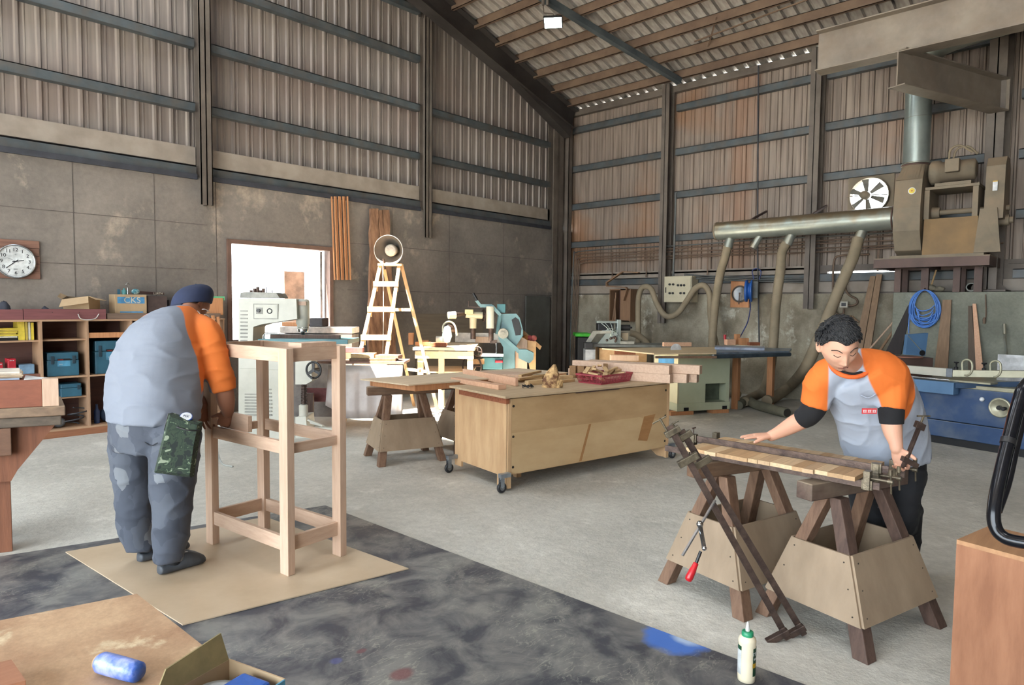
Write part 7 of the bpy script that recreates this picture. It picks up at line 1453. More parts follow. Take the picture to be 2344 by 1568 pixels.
def folds(sc, amt, stretch=(1, 1, 1), seed=0):
    def f(p, n):
        q = Vector((p.x*stretch[0]*sc+seed, p.y*stretch[1]*sc, p.z*stretch[2]*sc)); v = mn.noise(q); r = 1-abs(v)*2
        return amt*(.6*mn.noise(q*.5)+.6*(r*r*r if r > 0 else 0)-.2)
    return f
def hand(m, w, d, n, side, curls=(.5, .5, .5, .5), thumb=(.8, .5, .25), spread=.12, sc=1.0, rw=.027, tcurl=.3, tl=1.0):
    """w wrist, d finger direction, n direction the palm faces, side: towards the thumb"""
    d = d.normalized(); n = (n-d*n.dot(d)).normalized(); s = d.cross(n); s = s if s.dot(side) > 0 else -s
    k = w+d*.085*sc
    rings = []
    for f, hw, ht in ((-.01, rw, rw*.75), (.015, .031, .019), (.045, .039, .0165), (.075, .041, .014), (.09, .037, .011)):
        c = w+d*f*sc; rings.append([c+s*math.cos(a)*hw*sc+n*math.sin(a)*ht*sc for a in [2*math.pi*j/16 for j in range(16)]])
    m.loft(rings)
    for i, (o, L_, r) in enumerate(((.029, .072, .0088), (.0095, .080, .0092), (-.0105, .074, .0088), (-.029, .058, .0078))):
        c = k+s*o*sc-d*(.008+.004*abs(i-1.2))*sc; ang = 0; dd = (d+s*spread*(1-i*.66)).normalized(); P = [(c-d*.02*sc, r*sc)]; P.append((c, r*sc)); cu = curls[i]; fr = (.44, .31, .25)
        for j in range(3):
            ang += cu*(.9, 1.1, .8)[j]; v = dd*math.cos(ang)+n*math.sin(ang); c = c+v*L_*fr[j]*sc; P.append((c, r*sc*(.95, .86, .74)[j]))
        m.tube([p for p, _ in P], .008, 12, rs=[q for _, q in P]); 
        for p, q in P[1:]: m.sphere(p, q*1.02, 10, 6)
    c = w+d*.022*sc+s*.026*sc; v = (s*thumb[0]+d*thumb[1]+n*thumb[2]).normalized(); v2 = (v+n*tcurl+d*.25).normalized(); P = [(c-v*.015*sc, .014*sc), (c+v*.03*sc*tl, .0125*sc), (c+v*.03*sc*tl+v2*.028*sc*tl, .0105*sc), (c+v*.03*sc*tl+v2*.054*sc*tl, .0085*sc)]
    m.tube([p for p, _ in P], .01, 12, rs=[q for _, q in P])
    for p, q in P: m.sphere(p, q*1.0, 10, 6)
    return m
def headmesh(m, c, R, sc=1.0):
    """a head with brow, sockets, nose, lips, chin and ears; R's columns: right, face, up"""
    seg, rg = 72, 64; rings = []
    def g(x, z, cx, cz, sx_, sz_): return math.exp(-((x-cx)/sx_)**2-((z-cz)/sz_)**2)
    for j in range(rg+1):
        th = math.pi*j/rg; ring = []
        for i in range(seg):
            ph = 2*math.pi*i/seg; x = math.sin(th)*math.cos(ph); y = math.sin(th)*math.sin(ph); z = -math.cos(th)
            X_, Y_, Z_ = x*.076, y*.096, z*.118
            if Z_ < 0:
                t = -Z_/.118; X_ *= 1-.30*t**1.6; 
                if Y_ < 0: Y_ *= 1-.45*t**1.2
                else: Y_ *= 1+.02*t
            if Y_ < 0: Y_ -= .008*max(0, 1-abs(Z_-.03)/.09)
            if y > .05:
                w_ = min(1, (y-.05)/.3); F = 0
                F += .006*g(X_, Z_, 0, .034, .045, .014)
                for s_ in (-1, 1): F += -.0085*g(X_, Z_, s_*.032, .008, .017, .012)+.0035*g(X_, Z_, s_*.032, .004, .011, .007)+.005*g(X_, Z_, s_*.046, -.022, .02, .018)+.006*g(X_, Z_, s_*.013, -.043, .007, .007)
                F += .013*g(X_, Z_, 0, -.018, .009, .024)+.015*g(X_, Z_, 0, -.038, .011, .010)
                F += .007*g(X_, Z_, 0, -.062, .022, .006)+.007*g(X_, Z_, 0, -.074, .019, .006)-.005*g(X_, Z_, 0, -.068, .024, .0025)-.004*g(X_, Z_, 0, -.086, .02, .006)+.010*g(X_, Z_, 0, -.103, .022, .014)
                Y_ += F*w_
            ring.append(Vector(c)+(R @ Vector((X_, Y_, Z_)))*sc)
        rings.append(ring)
    m.loft(rings)
    for s_ in (-1, 1):
        E_ = []
        for k in range(14): a = 2*math.pi*k/14; E_.append(Vector(c)+(R @ Vector((s_*(.079+.006*math.cos(a)+.004), -.006-.012*math.cos(a)*1.1, .0+.028*math.sin(a))))*sc)
        m.tube(E_, .005*sc, 8, closed=True); m.prism([p for p in E_], (R @ Vector((s_*-.004, .002, 0)))*sc)
    return m
def polydist(co, pts):
    d = np.full(len(co), 9.0)
    for a, b in zip(pts[:-1], pts[1:]):
        a = np.array(a); b = np.array(b); ab = b-a; t = np.clip(((co-a) @ ab)/(ab @ ab), 0, 1); d = np.minimum(d, np.linalg.norm(co-(a+t[:, None]*ab), axis=1))
    return d
def raglan(sides, fdir, lat):
    def f(co):
        v = np.full(len(co), -1.0)
        for a, b, sg, line, r in sides:
            a = np.array(a); b = np.array(b); n = np.cross(b-a, np.array(fdir)); n /= np.linalg.norm(n); n = n if n.dot(np.array(lat))*sg > 0 else -n
            v = np.maximum(v, np.minimum((co-a) @ n, r-polydist(co, line)))
        return v
    return f
# ---- person one: older worker, seen from behind ---------------------------------
def sleevefield(planes, collar=None):
    def f(co):
        v = np.full(len(co), -1.0)
        for o, n in planes: v = np.maximum(v, (co-np.array(o)) @ np.array(n))
        if collar is not None: v = np.maximum(v, collar[1]-np.linalg.norm(co-np.array(collar[0]), axis=1))
        return v
    return f
p1 = thing('person', 'older worker seen from behind, bending over the timber frame in a grey and orange shirt', 'person', Z(385, 1300, PLZ))
pc = D(352, 945, 3.68); hL = D(303, 985, 3.79); hR = D(398, 985, 3.57); lat1 = (hR-hL); lat1.z = 0; lat1.normalize()
fw1 = Vector((-lat1.y, lat1.x, 0)); fw1 = fw1 if fw1.dot(CF) > 0 else -fw1
SH = D(412, 745, 3.95); NK = D(432, 716, 4.05); HD = D(441, 690, 4.14)
tor = [(D(352, 962, 3.68), .262, .215), (D(352, 925, 3.68), .262, .215), (D(358, 865, 3.72), .255, .22), (D(372, 805, 3.79), .242, .215), (D(392, 762, 3.88), .20, .165), (D(412, 738, 3.96), .145, .115), (D(428, 722, 4.03), .075, .075)]
shR = D(474, 772, 3.86); elR = D(508, 872, 3.86); cuR = D(510, 893, 3.87); wrR = D(522, 944, 3.93); shL = D(352, 755, 4.12); elL = D(440, 862, 4.22); wrL = D(464, 928, 4.02)
m = MB(); trunk(m, tor, lat1)
limb(m, [(D(455, 750, 3.92), .085), (shR, .095), (D(494, 826, 3.84), .082), (D(506, 872, 3.86), .076), (cuR, .077)], ends=False)
limb(m, [(D(385, 745, 4.03), .09), (shL, .10), (D(385, 800, 4.2), .085), (elL, .075)])
me = fuse(m, .009, 8)
nck = np.array(D(418, 712, 4.0)); apR = np.array(D(474, 850, 3.8)); up_ = (apR-nck); nR = np.cross(up_, np.array(fw1)+np.array([0, 0, -.5])); nR /= np.linalg.norm(nR); nR = nR if nR.dot(np.array(CR)) > 0 else -nR
oR = np.array(D(452, 742, 3.80))
M_shirt1 = tint('shirt_grey_orange', (120,126,138), (204,110,50), 'sleeve', .004)
nL = np.array(-lat1)*.9+np.array([0, 0, .3]); nL /= np.linalg.norm(nL)
def fold1(p, n):
    a = folds(4.5, .014, (1, 1, 2.2), 3)(p, n); b = folds(11, .003, (.6, .6, 2.2), 9)(p, n); return (a+b)*(1 if p.z < 1.28 else .5)
place_mesh('shirt', me, M_shirt1, p1, fold1, {'sleeve': raglan([(D(440, 716, 3.95), D(467, 880, 3.76), 1, [NK, shR, elR, cuR], .17), (D(400, 712, 4.1), D(330, 800, 4.2), -1, [NK, shL, elL], .13)], fw1*.8-UP*.6, lat1)})
# trousers
m = MB(); trunk(m, [(D(352, 945, 3.68), .235, .19), (D(351, 985, 3.68), .24, .20), (D(350, 1030, 3.68), .225, .18)], lat1)
limb(m, [(D(303, 995, 3.78), .125), (D(303, 1060, 3.78), .118), (D(306, 1130, 3.77), .100), (D(312, 1200, 3.77), .093), (D(320, 1248, 3.78), .080), (D(321, 1260, 3.78), .076)], n=6, ends=False)
limb(m, [(D(400, 995, 3.58), .135), (D(398, 1060, 3.56), .126), (D(395, 1120, 3.55), .112), (D(393, 1200, 3.53), .098), (D(387, 1270, 3.53), .073), (D(387, 1284, 3.53), .069)], n=6, ends=False)
me = fuse(m, .009, 8)
def camo_trousers():
    m = bpy.data.materials.new('grey_camo_trousers'); m.use_nodes = True; nt = m.node_tree; N = nt.nodes; L = nt.links; b = N['Principled BSDF']; b.inputs['Roughness'].default_value = .85
    tc = N.new('ShaderNodeTexCoord'); mp = N.new('ShaderNodeMapping'); mp.inputs['Scale'].default_value = (1, 1, .7); mp.inputs['Rotation'].default_value = (.4, .3, .2); L.new(tc.outputs['Object'], mp.inputs[0])
    v = N.new('ShaderNodeTexVoronoi'); v.inputs['Scale'].default_value = 15; v.distance = 'MANHATTAN'; L.new(mp.outputs[0], v.inputs['Vector']); sx_ = N.new('ShaderNodeSeparateColor'); L.new(v.outputs['Color'], sx_.inputs[0])
    r = N.new('ShaderNodeValToRGB'); r.color_ramp.interpolation = 'CONSTANT'; e = r.color_ramp.elements; e[0].position = 0; e[0].color = (*lin((68,73,84)), 1); e[1].position = .35; e[1].color = (*lin((60,65,76)), 1)
    for p_, c in ((.6, (75,80,90)), (.84, (64,69,80)), (.965, (104,108,114))): k = e.new(p_); k.color = (*lin(c), 1)
    L.new(sx_.outputs[0], r.inputs[0]); L.new(r.outputs[0], b.inputs['Base Color']); MATS[m.name] = m; return m
tr1 = place_mesh('trousers', me, camo_trousers(), p1, lambda p, n: folds(6, .014, (1, 1, 1.3), 5)(p, n)+folds(13, .003, (1, 1, 2), 1)(p, n))
# pocket outlines and belt
m = MB(); m.tube(bez([D(326, 992, 3.47), D(332, 1012, 3.46), D(345, 1020, 3.45), D(360, 1014, 3.42)], 5), .003, 6); put('pocket_seam', m, mat('seam_grey', (50,54,62), .9), tr1)
# body: head, neck, forearms, hands, ankles in one skin
M_skin1 = tint('skin_older', (150,104,82), (140,84,72), 'lip', .004, .55, sss=.1, nscale=60)
m = MB()
zc1 = (fw1*.80-UP*.60+lat1*.1).normalized(); xh = fw1.cross(UP).normalized(); 
R1 = Matrix((xh, zc1, xh.cross(zc1).normalized())).transposed()
headmesh(m, HD-UP*.02, R1, 1.0)
limb(m, [(HD-fw1*.03-UP*.02, .06), (NK, .062), (SH, .07)])
trunk(m, [(D(352, 1000, 3.68), .16, .10), (D(352, 925, 3.68), .17, .11), (D(372, 805, 3.80), .17, .11), (D(405, 750, 3.93), .14, .08)], lat1)
limb(m, [(D(440, 752, 3.93), .05), (shR, .055), (elR, .05), (D(517, 915, 3.89), .050), (wrR, .033)])
limb(m, [(D(395, 755, 4.03), .05), (shL, .055), (elL, .048), (D(456, 900, 4.1), .040), (wrL, .030)])
limb(m, [(D(303, 1000, 3.78), .08), (D(306, 1130, 3.77), .055), (D(318, 1225, 3.78), .038)]); limb(m, [(D(398, 1000, 3.57), .08), (D(395, 1120, 3.55), .055), (D(394, 1245, 3.55), .04)])
hand(m, wrL, (-UP+CR*.22+CF*.0), CR*.8-CF*.3, -CF, (.18, .28, .35, .42), (.7, .6, .3), .22)
hand(m, wrR, (-UP*.75-CR*.35+CF*.12), -CR*.3-UP*.5+CF*.5, -CR+CF*.2, (.55, .7, .75, .8), (.7, .6, .2), .1)
me = fuse(m, .0042, 4)
place_mesh('body', me, M_skin1, p1, None, {'lip': lambda co: np.full(len(co), -1.0)})
# hair at the nape, cap, ear strap
M_navy = mat('cap_navy', (24,36,66), .85, col2=(20,30,56), scale=8, bump=.1)
cp = HD+UP*.012; up1 = (UP*.86+fw1*.22).normalized(); br = (-CR*.86-CF*.35-UP*.12).normalized(); sd1 = up1.cross(br).normalized()
m = MB(); rings = []
for j in range(10):
    th = math.pi/2*j/9; r = .112*math.cos(th)**.75 if j < 9 else .004; h = .095*math.sin(th)
    rings.append([cp+up1*h+br*math.cos(a)*r*1.08+sd1*math.sin(a)*r for a in [2*math.pi*k/32 for k in range(32)]])
rings.insert(0, [p-up1*.035 for p in rings[0]]); m.loft(rings); cpo = put('cap', m, M_navy, p1)
m = MB(); vs = []; fs = []; n = 17
for i in range(n):
    a = -1.25+2.5*i/(n-1)
    for j in range(6):
        r = .112+.075*j/5*math.cos(a*.75)**.6; dr = -.028-.016*(j/5)-.030*(abs(a)/1.25)**2*(j/5+.3); vs.append(cp+br*math.cos(a)*r*1.05+sd1*math.sin(a)*(.112+.01*j/5)+up1*dr)
for i in range(n-1):
    for j in range(5): fs.append((i*6+j, i*6+j+1, (i+1)*6+j+1, (i+1)*6+j))
m.add(vs, fs, True); bo = put('brim', m, M_navy, cpo); md = bo.modifiers.new('s', 'SOLIDIFY'); md.thickness = .005
m = MB(); m.sphere(cp+up1*.094, .008, 10, 6); put('cap_button', m, M_navy, cpo)
m = MB(); m.tube(bez([D(452, 712, 4.0), D(462, 722, 3.98), D(470, 720, 3.99), D(478, 724, 4.08)], 5), .0025, 6); m.tube(bez([D(462, 708, 3.99), D(470, 708, 4.0), D(479, 714, 4.08)], 5), .0025, 6); put('mask_strap', m, M_white, p1)
# clogs and socks
M_clog = mat('clog_grey', (66,70,76), .6, col2=(56,60,66), scale=8); M_sock = mat('sock_black', (20,20,24), .9)
def clog(heel, toe, nm, w=.052):
    h = Vector((heel.x, heel.y, PLZ+.004)); d = (Vector((toe.x, toe.y, PLZ+.004))-h); L_ = d.length; d.normalize(); s = Vector((-d.y, d.x, 0)); m = MB(); rings = []
    for f, hw, ht in ((.0, .018, .035), (.03, .036, .050), (.15, .042, .045), (.35, .042, .050), (.5, .046, .085), (.65, .052, .088), (.82, .050, .066), (.94, .036, .045), (1.0, .012, .025)):
        c = h+d*L_*f; ring = []
        for k in range(20): a = 2*math.pi*k/20; z = math.sin(a); ring.append(c+s*math.cos(a)*hw+UP*((ht/2)+(ht/2-.001)*max(-1, min(1, z*1.25))))
        rings.append(ring)
    m.loft(rings); me = fuse(m, .005, 3); o = place_mesh(nm, me, M_clog, p1)
    a = h+d*.085; m = MB(); limb(m, [(a+UP*.06, .046), (a+UP*.11, .042), (a+UP*.19, .044)]); put('sock', m, M_sock, p1)
    return h, d, L_
hh, dd_, LL = clog(Z(362, 1322), Z(470, 1290), 'clog'); clog(Z(316, 1293), Z(433, 1258), 'clog')
m = MB()
for k in range(8): c = hh+dd_*LL*(.56+.03*(k % 4))+Vector((-dd_.y, dd_.x, 0))*(.02 if k < 4 else -.01)+UP*(.0875-.001*(k % 4)*2); m.sphere(c, .006, 8, 5, (1, 1, .4))
put('clog_mark', m, M_white, p1)
# camo pouch with a blue tube of tape
def camo_green():
    m = bpy.data.materials.new('green_camo'); m.use_nodes = True; nt = m.node_tree; N = nt.nodes; L = nt.links; b = N['Principled BSDF']; b.inputs['Roughness'].default_value = .85
    tc = N.new('ShaderNodeTexCoord'); v = N.new('ShaderNodeTexNoise'); v.inputs['Scale'].default_value = 26; v.inputs['Detail'].default_value = 2; v.inputs['Distortion'].default_value = .7; L.new(tc.outputs['Object'], v.inputs['Vector'])
    r = N.new('ShaderNodeValToRGB'); r.color_ramp.interpolation = 'CONSTANT'; e = r.color_ramp.elements; e[0].position = 0; e[0].color = (*lin((26,34,32)), 1); e[1].position = .42; e[1].color = (*lin((44,58,44)), 1)
    for p_, c in ((.53, (34,48,38)), (.61, (82,98,76)), (.66, (134,144,124))): k = e.new(p_); k.color = (*lin(c), 1)
    L.new(v.outputs['Fac'], r.inputs[0]); L.new(r.outputs[0], b.inputs['Base Color']); return m
M_pouch = camo_green()
dpo = 3.36
t = thing('tool_pouch', 'dark green camouflage pouch hanging from the belt of the older worker', 'pouch', D(405, 1090, dpo+.05))
m = MB(); fr_ = [(386, 946), (458, 968), (456, 985), (448, 1022), (438, 1094), (410, 1090), (352, 1082), (362, 1040), (376, 985)]
cxp, cyp = 408, 1025; R_ = []
for dp_, sc_ in ((.0, .90), (-.02, .985), (.0, 1.0), (.03, 1.0), (.05, .96)): pass
P0_ = [D(x_, y_, dpo+.015+.0006*(x_-cxp)) for x_, y_ in fr_]; inner = [D(cxp+(x_-cxp)*.86, cyp+(y_-cyp)*.9, dpo-.012+.0006*(x_-cxp)) for x_, y_ in fr_]; back = [p+CF*.03 for p in P0_]
m.add(inner, [tuple(range(9))]); m.loft([inner, P0_, back], False, False); m.add(back, [tuple(range(9))[::-1]]); put('pouch_bag', m, M_pouch, t, bevel=.004)
m = MB(); m.tube([p-CF*.002 for p in P0_[:1]+P0_[-3:][::-1][:1]], .003, 6); m.tube(bez([D(378, 985, dpo), D(392, 975, dpo-.01), D(430, 985, dpo-.012), D(455, 985, dpo+.02)], 5), .0035, 6); put('pouch_seam', m, M_black, t)
m = MB(); c = D(426, 955, dpo+.035); ax = (-CF*.55+CR*.25+UP*.75).normalized(); m.cyl(c-ax*.10, c+ax*.005, .030, seg=24); t = put('blue_tube', m, mat('tube_blue', (36,84,190), .35, bump=0)); T(t, 'blue tube with a white end sticking out of the camouflage pouch', 'tube')
m = MB(); m.cyl(c+ax*.005, c+ax*.007, .027, seg=24); e_ = put('tube_end', m, M_white, t); sdx = (CR-ax*CR.dot(ax)).normalized(); put('lettering', text_mb('FIX', .02, c+ax*.0078, sdx, ax.cross(sdx), .0004), M_tlet if 'M_tlet' in globals() else mat('navy_print', (30,50,100), .5, bump=0), e_)
# ---- person two: younger worker, front view ---------------------------------------
p2 = thing('person', 'younger black-haired worker leaning over the glued panel in a grey and orange shirt', 'person', Z(2030, 1346))
lat2 = (CR*.93-CF*.36).normalized(); fw2 = Vector((lat2.y, -lat2.x, 0)); fw2 = fw2 if fw2.dot(CF) < 0 else -fw2
HC = D(1920, 790, 2.84)
tor2 = [(D(2030, 1052, 3.42), .195, .15), (D(2026, 1020, 3.41), .198, .155), (D(2014, 965, 3.36), .20, .155), (D(1996, 905, 3.27), .195, .145), (D(1980, 862, 3.18), .175, .12), (D(1966, 840, 3.16), .13, .09), (D(1952, 826, 3.13), .075, .06)]
sR2 = D(1885, 868, 3.24); eR2 = D(1858, 943, 3.30); wR2 = D(1765, 998, 3.48); sL2 = D(2040, 858, 3.13); eL2 = D(2040, 955, 3.10); wL2 = D(2052, 1026, 3.07)
m = MB(); trunk(m, tor2, lat2)
limb(m, [(D(1920, 845, 3.2), .075), (sR2, .082), (D(1872, 900, 3.27), .075), (D(1864, 928, 3.285), .070)], ends=False)
limb(m, [(D(2010, 838, 3.12), .075), (sL2, .080), (D(2042, 900, 3.11), .070), (D(2040, 938, 3.10), .064)], ends=False)
me = fuse(m, .0075, 8)
def plane2(nk, ap, sgn):
    a = np.array(nk); b = np.array(ap); f_ = np.array(fw2)*.9-np.array([0, 0, .45]); n = np.cross(b-a, f_); n /= np.linalg.norm(n); n = n if n.dot(np.array(lat2))*sgn > 0 else -n; return a, n
M_shirt2 = tint('shirt_pale_orange', (158,165,178), (208,108,46), 'sleeve', .004)
pls = [plane2(D(1893, 832, 3.05), D(1884, 905, 3.18), -1), plane2(D(1990, 812, 3.0), D(2016, 925, 3.1), 1)]
pls = [(np.array(D(1893, 838, 3.10)), None), (np.array(D(1992, 822, 3.0)), None)]
def sl2(co):
    # raglan seams: each runs from the neck down to the armpit
    v = np.full(len(co), -1.0)
    for (a, b, sg) in ((D(1905, 822, 3.05), D(1890, 925, 3.22), -1), (D(1983, 800, 3.02), D(2020, 945, 3.05), 1)):
        a = np.array(a); b = np.array(b); f_ = np.array(fw2)*.75-np.array([0, 0, .65]); n = np.cross(b-a, f_); n /= np.linalg.norm(n); n = n if n.dot(np.array(lat2))*sg > 0 else -n; v = np.maximum(v, (co-a) @ n)
    return v
nkc = np.array(D(1948, 830, 3.05))
SL2 = raglan([(D(1903, 818, 3.0), D(1896, 935, 3.16), -1, [D(1915, 825, 3.1), sR2, D(1860, 935, 3.29)], .135), (D(1948, 800, 3.0), D(2012, 945, 3.02), 1, [D(1962, 815, 3.08), sL2, D(2042, 945, 3.10)], .114)], fw2*.75-UP*.65, lat2)
place_mesh('shirt', me, M_shirt2, p2, lambda p, n: folds(5, .012, (1.6, 1.6, .8), 2)(p, n)+folds(11, .003, (1.8, 1.8, .8), 8)(p, n), {'sleeve': SL2})
# collar ring
m = MB(); cc_ = D(1945, 833, 3.12); nn = (UP*.62-CF*.76-CR*.12).normalized(); a_ = nn.cross(CR).normalized(); b_2 = nn.cross(a_)
m.tube([cc_+b_2*.086*math.cos(t_)+a_*.074*math.sin(t_) for t_ in [2*math.pi*k/36 for k in range(36)]], .011, 10, closed=True); put('collar', m, mat('collar_orange', (226,104,44), .8), p2)
m = MB(); m.tube([cc_+nn*.004+b_2*.072*math.cos(t_)+a_*.060*math.sin(t_) for t_ in [2*math.pi*k/36 for k in range(36)]], .007, 8, closed=True); put('undershirt_collar', m, M_sock, p2)
# black undersleeves
m = MB(); limb(m, [(D(1868, 915, 3.28), .062), (D(1862, 934, 3.29), .060), (D(1850, 950, 3.31), .056), (D(1836, 959, 3.34), .051)], ends=False); put('undersleeve', m, M_sock, p2)
m = MB(); limb(m, [(D(2040, 925, 3.10), .056), (D(2040, 945, 3.10), .056), (D(2041, 969, 3.10), .051)], ends=False); put('undersleeve', m, M_sock, p2)
# pocket with badge
m = MB(); pd = 3.035; m.tube(bez([D(1970, 904, pd+.05), D(1978, 908, pd+.045), D(1986, 911, pd+.04), D(1996, 908, pd+.04), D(2004, 902, pd+.04)], 5), .004, 6); put('pocket_hem', m, mat('hem_grey', (166,174,190), .8), p2)
# trousers
m = MB(); trunk(m, [(D(2032, 1035, 3.44), .17, .125), (D(2032, 1075, 3.45), .175, .13), (D(2030, 1110, 3.45), .165, .12)], lat2)
fl2 = Z(2010, 1322); fr2 = Z(2074, 1315)
limb(m, [(D(1985, 1085, 3.5), .095), (D(1984, 1140, 3.52), .085), (D(1990, 1200, 3.54), .077), (fl2+UP*.38, .072), (fl2+UP*.1, .06)]); limb(m, [(D(2074, 1085, 3.38), .095), (D(2066, 1140, 3.41), .082), (D(2064, 1200, 3.46), .074), (fr2+UP*.38, .072), (fr2+UP*.1, .06)])
me = fuse(m, .009, 6)
M_blk = mat('black_trousers', (26,27,32), .85, col2=(20,21,25), scale=5)
def splat(m):
    nt = m.node_tree; N = nt.nodes; L = nt.links; b = N['Principled BSDF']; src = b.inputs['Base Color'].links[0].from_socket; tc = N.new('ShaderNodeTexCoord'); n = N.new('ShaderNodeTexNoise'); n.inputs['Scale'].default_value = 14; n.inputs['Detail'].default_value = 3; L.new(tc.outputs['Object'], n.inputs['Vector']); mr = N.new('ShaderNodeMapRange'); mr.inputs[1].default_value = .68; mr.inputs[2].default_value = .72; L.new(n.outputs['Fac'], mr.inputs[0]); x = N.new('ShaderNodeMix'); x.data_type = 'RGBA'; L.new(mr.outputs[0], x.inputs[0]); L.new(src, x.inputs[6]); x.inputs[7].default_value = (*lin((120,122,126)), 1); L.new(x.outputs[2], b.inputs['Base Color'])
splat(M_blk); place_mesh('trousers', me, M_blk, p2, lambda p, n: folds(9, .010, (1, 1, 1.5), 7)(p, n))
for f_ in (fl2, fr2):
    m = MB(); rings = []
    for a, hw, ht in ((-.09, .02, .05), (-.07, .036, .07), (0, .042, .08), (.08, .046, .065), (.14, .044, .045), (.19, .02, .03)): c = f_+fw2*a; rings.append([c+lat2*math.cos(q)*hw+UP*(ht/2+(ht/2-.001)*math.sin(q)) for q in [2*math.pi*k/16 for k in range(16)]])
    m.loft(rings); put('shoe', m, M_black, p2)
# body
M_skin2 = tint('skin_younger', (204,156,132), (176,106,96), 'lip', .004, .5, sss=.15, nscale=60)
fd = (-CF*.79-UP*.47-CR*.07).normalized(); rx2 = CR*1.0+UP*.22; rx2 = (rx2-fd*rx2.dot(fd)).normalized(); R2 = Matrix((-rx2, fd, (-rx2).cross(fd).normalized())).transposed()
if (R2 @ Vector((0, 0, 1))).z < 0: R2 = Matrix((rx2, fd, rx2.cross(fd).normalized())).transposed()
m = MB(); headmesh(m, HC, R2, .96)
limb(m, [(HC-(R2 @ Vector((0, .035, .04))), .05), (D(1942, 818, 3.06), .047), (D(1955, 842, 3.16), .05)])
trunk(m, [(D(2030, 1075, 3.44), .13, .09), (D(2014, 965, 3.36), .14, .10), (D(1985, 870, 3.21), .14, .08)], lat2)
limb(m, [(D(1925, 848, 3.2), .05), (sR2, .052), (eR2, .048), (D(1815, 972, 3.38), .043), (D(1780, 991, 3.45), .031), (wR2, .028)])
limb(m, [(D(2010, 845, 3.13), .05), (sL2, .052), (eL2, .046), (D(2043, 985, 3.09), .042), (D(2050, 1012, 3.075), .031), (wL2, .028)])
limb(m, [(D(1990, 1075, 3.48), .06), (D(1984, 1120, 3.5), .05)]); limb(m, [(D(2070, 1075, 3.40), .06), (D(2073, 1120, 3.38), .05)])
hand(m, wR2, (-CR*.92+CF*.12-UP*.02), -UP, CF*-1.0, (.06, .05, .07, .12), (.45, .9, .15), .22)
hand(m, wL2, (-UP*.8-CF*.1+CR*.28), -CR*.2-CF*.3-UP*.3, CR, (.75, .8, .85, .85), (.75, .6, -.1), .08, .92, tl=.72)
me = fuse(m, .0038, 3)
def lipf(co):
    q = (co-np.array(HC)) @ np.array(R2)/.96; return np.where(q[:, 1] > .05, .004-np.sqrt((q[:, 0]/4.2)**2+((q[:, 2]+.068)/1.6)**2), -1)
place_mesh('body', me, M_skin2, p2, None, {'lip': lipf})
def hp(x, y, z): return HC+(R2 @ Vector((x, y, z)))*.96
M_hair = mat('black_hair', (16,16,20), .55, col2=(10,10,13), scale=40, bump=.4)
def facey(x, z): return .096*math.sqrt(max(.05, 1-(x/.080)**2-(z/.118)**2))
for s_ in (-1, 1):
    m = MB(); m.tube(bez([hp(s_*.016, facey(.016, .026)+.003, .023), hp(s_*.034, facey(.034, .033)+.003, .033), hp(s_*.054, facey(.054, .026)+.002, .026)], 6), .0021, 8, rs=None); put('eyebrow', m, mat('eyebrow_hair', (54,36,30), .8, bump=0), p2)
    m = MB(); m.tube(bez([hp(s_*.019, facey(.019, .004)-.003, .004), hp(s_*.032, facey(.032, 0)-.0015, -.0025), hp(s_*.046, facey(.046, .004)-.002, .004)], 6), .0014, 6); put('eyelid_line', m, MATS['eyebrow_hair'], p2)
    m = MB(); m.sphere(hp(s_*.0075, .1045, -.0505), .0024, 8, 6); put('nostril', m, mat('nostril_dark', (104,58,50), .8, bump=0), p2)
m = MB(); m.tube(bez([hp(-.022, facey(.022, -.068)+.004, -.069), hp(0, facey(0, -.068)+.006, -.0675), hp(.022, facey(.022, -.068)+.004, -.069)], 6), .0008, 6); put('mouth_line', m, mat('mouth_dark', (140,78,70), .6, bump=0), p2)
# hair: a scalp shell with many tapering locks
m = MB(); seg, rg = 40, 24; r_ = random.Random(8)
def hline(ph):     # lowest height the hair reaches, around the head (ph = 90 deg is the face)
    f = math.sin(ph); a = math.cos(ph)
    if f > .6: return .066+.010*a-.012*math.exp(-((a+.05)/.2)**2)
    return .066-(.6-f)*.11 if f > .1 else (.011-(.1-f)*.09)
def scalp(ph, th, k=1.0): x, y, z = math.sin(th)*math.cos(ph), math.sin(th)*math.sin(ph), math.cos(th); return Vector((x*.078*k, y*.098*k-(.010 if y < 0 else 0), z*.120*k))
rings = []
for j in range(rg+1):
    ring = []
    for i in range(seg):
        ph = 2*math.pi*i/seg; lim = hline(ph); thm = math.acos(max(-1, min(1, lim/.121))); th = thm*(1-j/rg); q = scalp(ph, th, 1.02+.085*min(1, 1.6*j/rg)+r_.uniform(0, .01)); ring.append(hp(*q))
    rings.append(ring)
m.loft(rings)
for k in range(1500):
    ph = r_.uniform(0, 2*math.pi); lim = hline(ph)+.006; thm = math.acos(max(-1, min(1, lim/.121))); th = thm*math.sqrt(r_.uniform(0, 1)); q = scalp(ph, th, 1.09-.05*(th/thm)**3); nrm = q.normalized()
    sweep = Vector((-.25, .85 if q.y > -.02 else .1, -.15 if th < .8 else -.75)); tang = (sweep-nrm*sweep.dot(nrm)); dirn = (tang.normalized()*1.0+nrm*.16+Vector((r_.uniform(-.22, .22), r_.uniform(-.2, .2), r_.uniform(-.1, .1)))).normalized(); ln = r_.uniform(.016, .030)*(.45 if th > thm*.85 else 1)
    a = hp(*q); b = hp(*(q+nrm*.003+dirn*ln*.6)); c = hp(*(q+dirn*ln)); m.tube([a, b, c], .003, 5, rs=[.0042, .0032, .0005])
put('hair', m, M_hair, p2)
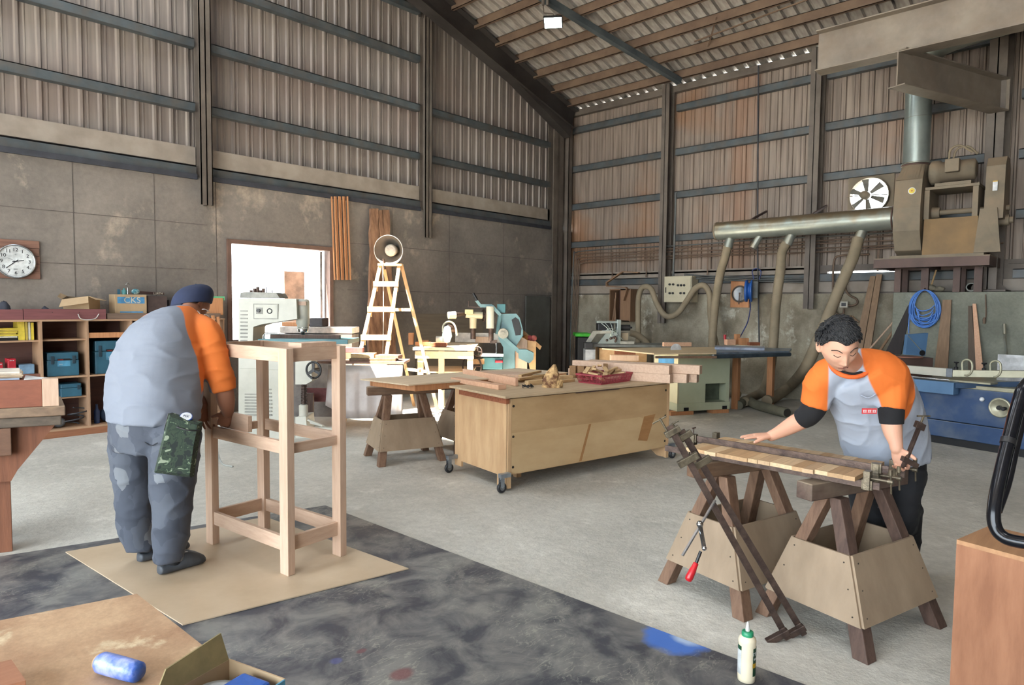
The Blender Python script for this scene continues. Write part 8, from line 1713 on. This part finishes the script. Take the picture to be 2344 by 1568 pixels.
# badge on the pocket: red frame with white characters
bd_ = D(1990, 941, 3.015); bx = (CR*.98-CF*.2+UP*.04).normalized(); bz_ = UP; bn_ = bx.cross(bz_).normalized()

pk = thing('x', None, None, (0, 0, 0)) if False else None
bad = bd_; pch = MB(); pch.obox(bad, bx, UP, bn_, .031, .0125, .003)
M_badge = mat('badge_red', (196,48,52), .6, bump=0); b_o = put('pocket_badge', pch, M_badge, p2)
for k, gl in enumerate(('\u5bb6', '\u5177', '\u5320')):
    c = bad+bx*(-.020+.020*k)-bn_*-.0035
    mm = MB()
    for (dx_, dz_, w__, h__) in ((0, .0045, .015, .0018), (0, 0, .013, .0018), (0, -.0048, .015, .0018), (-.005, 0, .0018, .011), (.005, 0, .0018, .011)): mm.obox(c+bx*dx_+UP*dz_, bx, UP, bn_, w__/2, h__/2, .0006)
    put('character', mm, M_white, b_o)
# ------------------------------------------------------------------ light
w = bpy.data.worlds.new('sky'); SC.world = w; w.use_nodes = True
bg = w.node_tree.nodes['Background']; bg.inputs[0].default_value = (.82, .92, 1.0, 1); bg.inputs[1].default_value = SKY_STRENGTH
def area(name, loc, rot, sx, sy, power=0, portal=True, col=(1, 1, 1)):
    l = bpy.data.lights.new(name, 'AREA'); l.shape = 'RECTANGLE'; l.size = sx; l.size_y = sy; l.energy = power; l.color = col
    o = bpy.data.objects.new(name, l); COL.objects.link(o); o.location = loc; o.rotation_euler = rot
    l.cycles.is_portal = portal; return o
area('doorway_portal', (-17.05, -7, 2.3), (0, math.radians(-90), 0), 4.6, 11)
area('window_portal', (-6.475, .14, 1.65), (math.radians(-90), 0, 0), 1.5, 1.33)
area('rooflight_portal', ((SKX0+SKX1)/2, (SKY0+SKY1)/2, 8.12), (0, 0, 0), 3.1, 2.1)
for i, (x, y) in enumerate(((-10.6, -6.0), (-12.8, -9.0), (-9.0, -9.5), (-12.5, -4.0))):
    area('floor_fill', (x, y, 6.2), (0, 0, 0), 1.6, 1.6, FILL_W, False, (.93, .97, 1.0))  # added unseen area lights that lift the floor brightness, no real fittings
sn = bpy.data.lights.new('sun', 'SUN'); sn.energy = SUN_STRENGTH; sn.angle = math.radians(1.2); sn.color = (1, .93, .82)
so = bpy.data.objects.new('sun', sn); COL.objects.link(so)
sd = Vector((.48, -.13, -.87)); so.rotation_euler = sd.to_track_quat('-Z', 'Y').to_euler(); so.location = (-10, -4, 12)
SC.view_settings.view_transform = 'Standard'; SC.view_settings.look = 'None'; SC.view_settings.exposure = EXPOSURE; SC.view_settings.gamma = 1
try: SC.view_settings.use_curve_mapping = False
except Exception: pass
SC.cycles.use_denoising = True
try: SC.cycles.denoiser = 'OPENIMAGEDENOISE'
except Exception: pass
SC.cycles.use_adaptive_sampling = True; SC.cycles.adaptive_threshold = .03; SC.cycles.max_bounces = 7; SC.cycles.diffuse_bounces = 5; SC.cycles.glossy_bounces = 4; SC.cycles.sample_clamp_indirect = 12; SC.cycles.caustics_reflective = False; SC.cycles.caustics_refractive = False
for o in list(bpy.data.objects):
    for k in ('_o', '_local'):
        if k in o: del o[k]
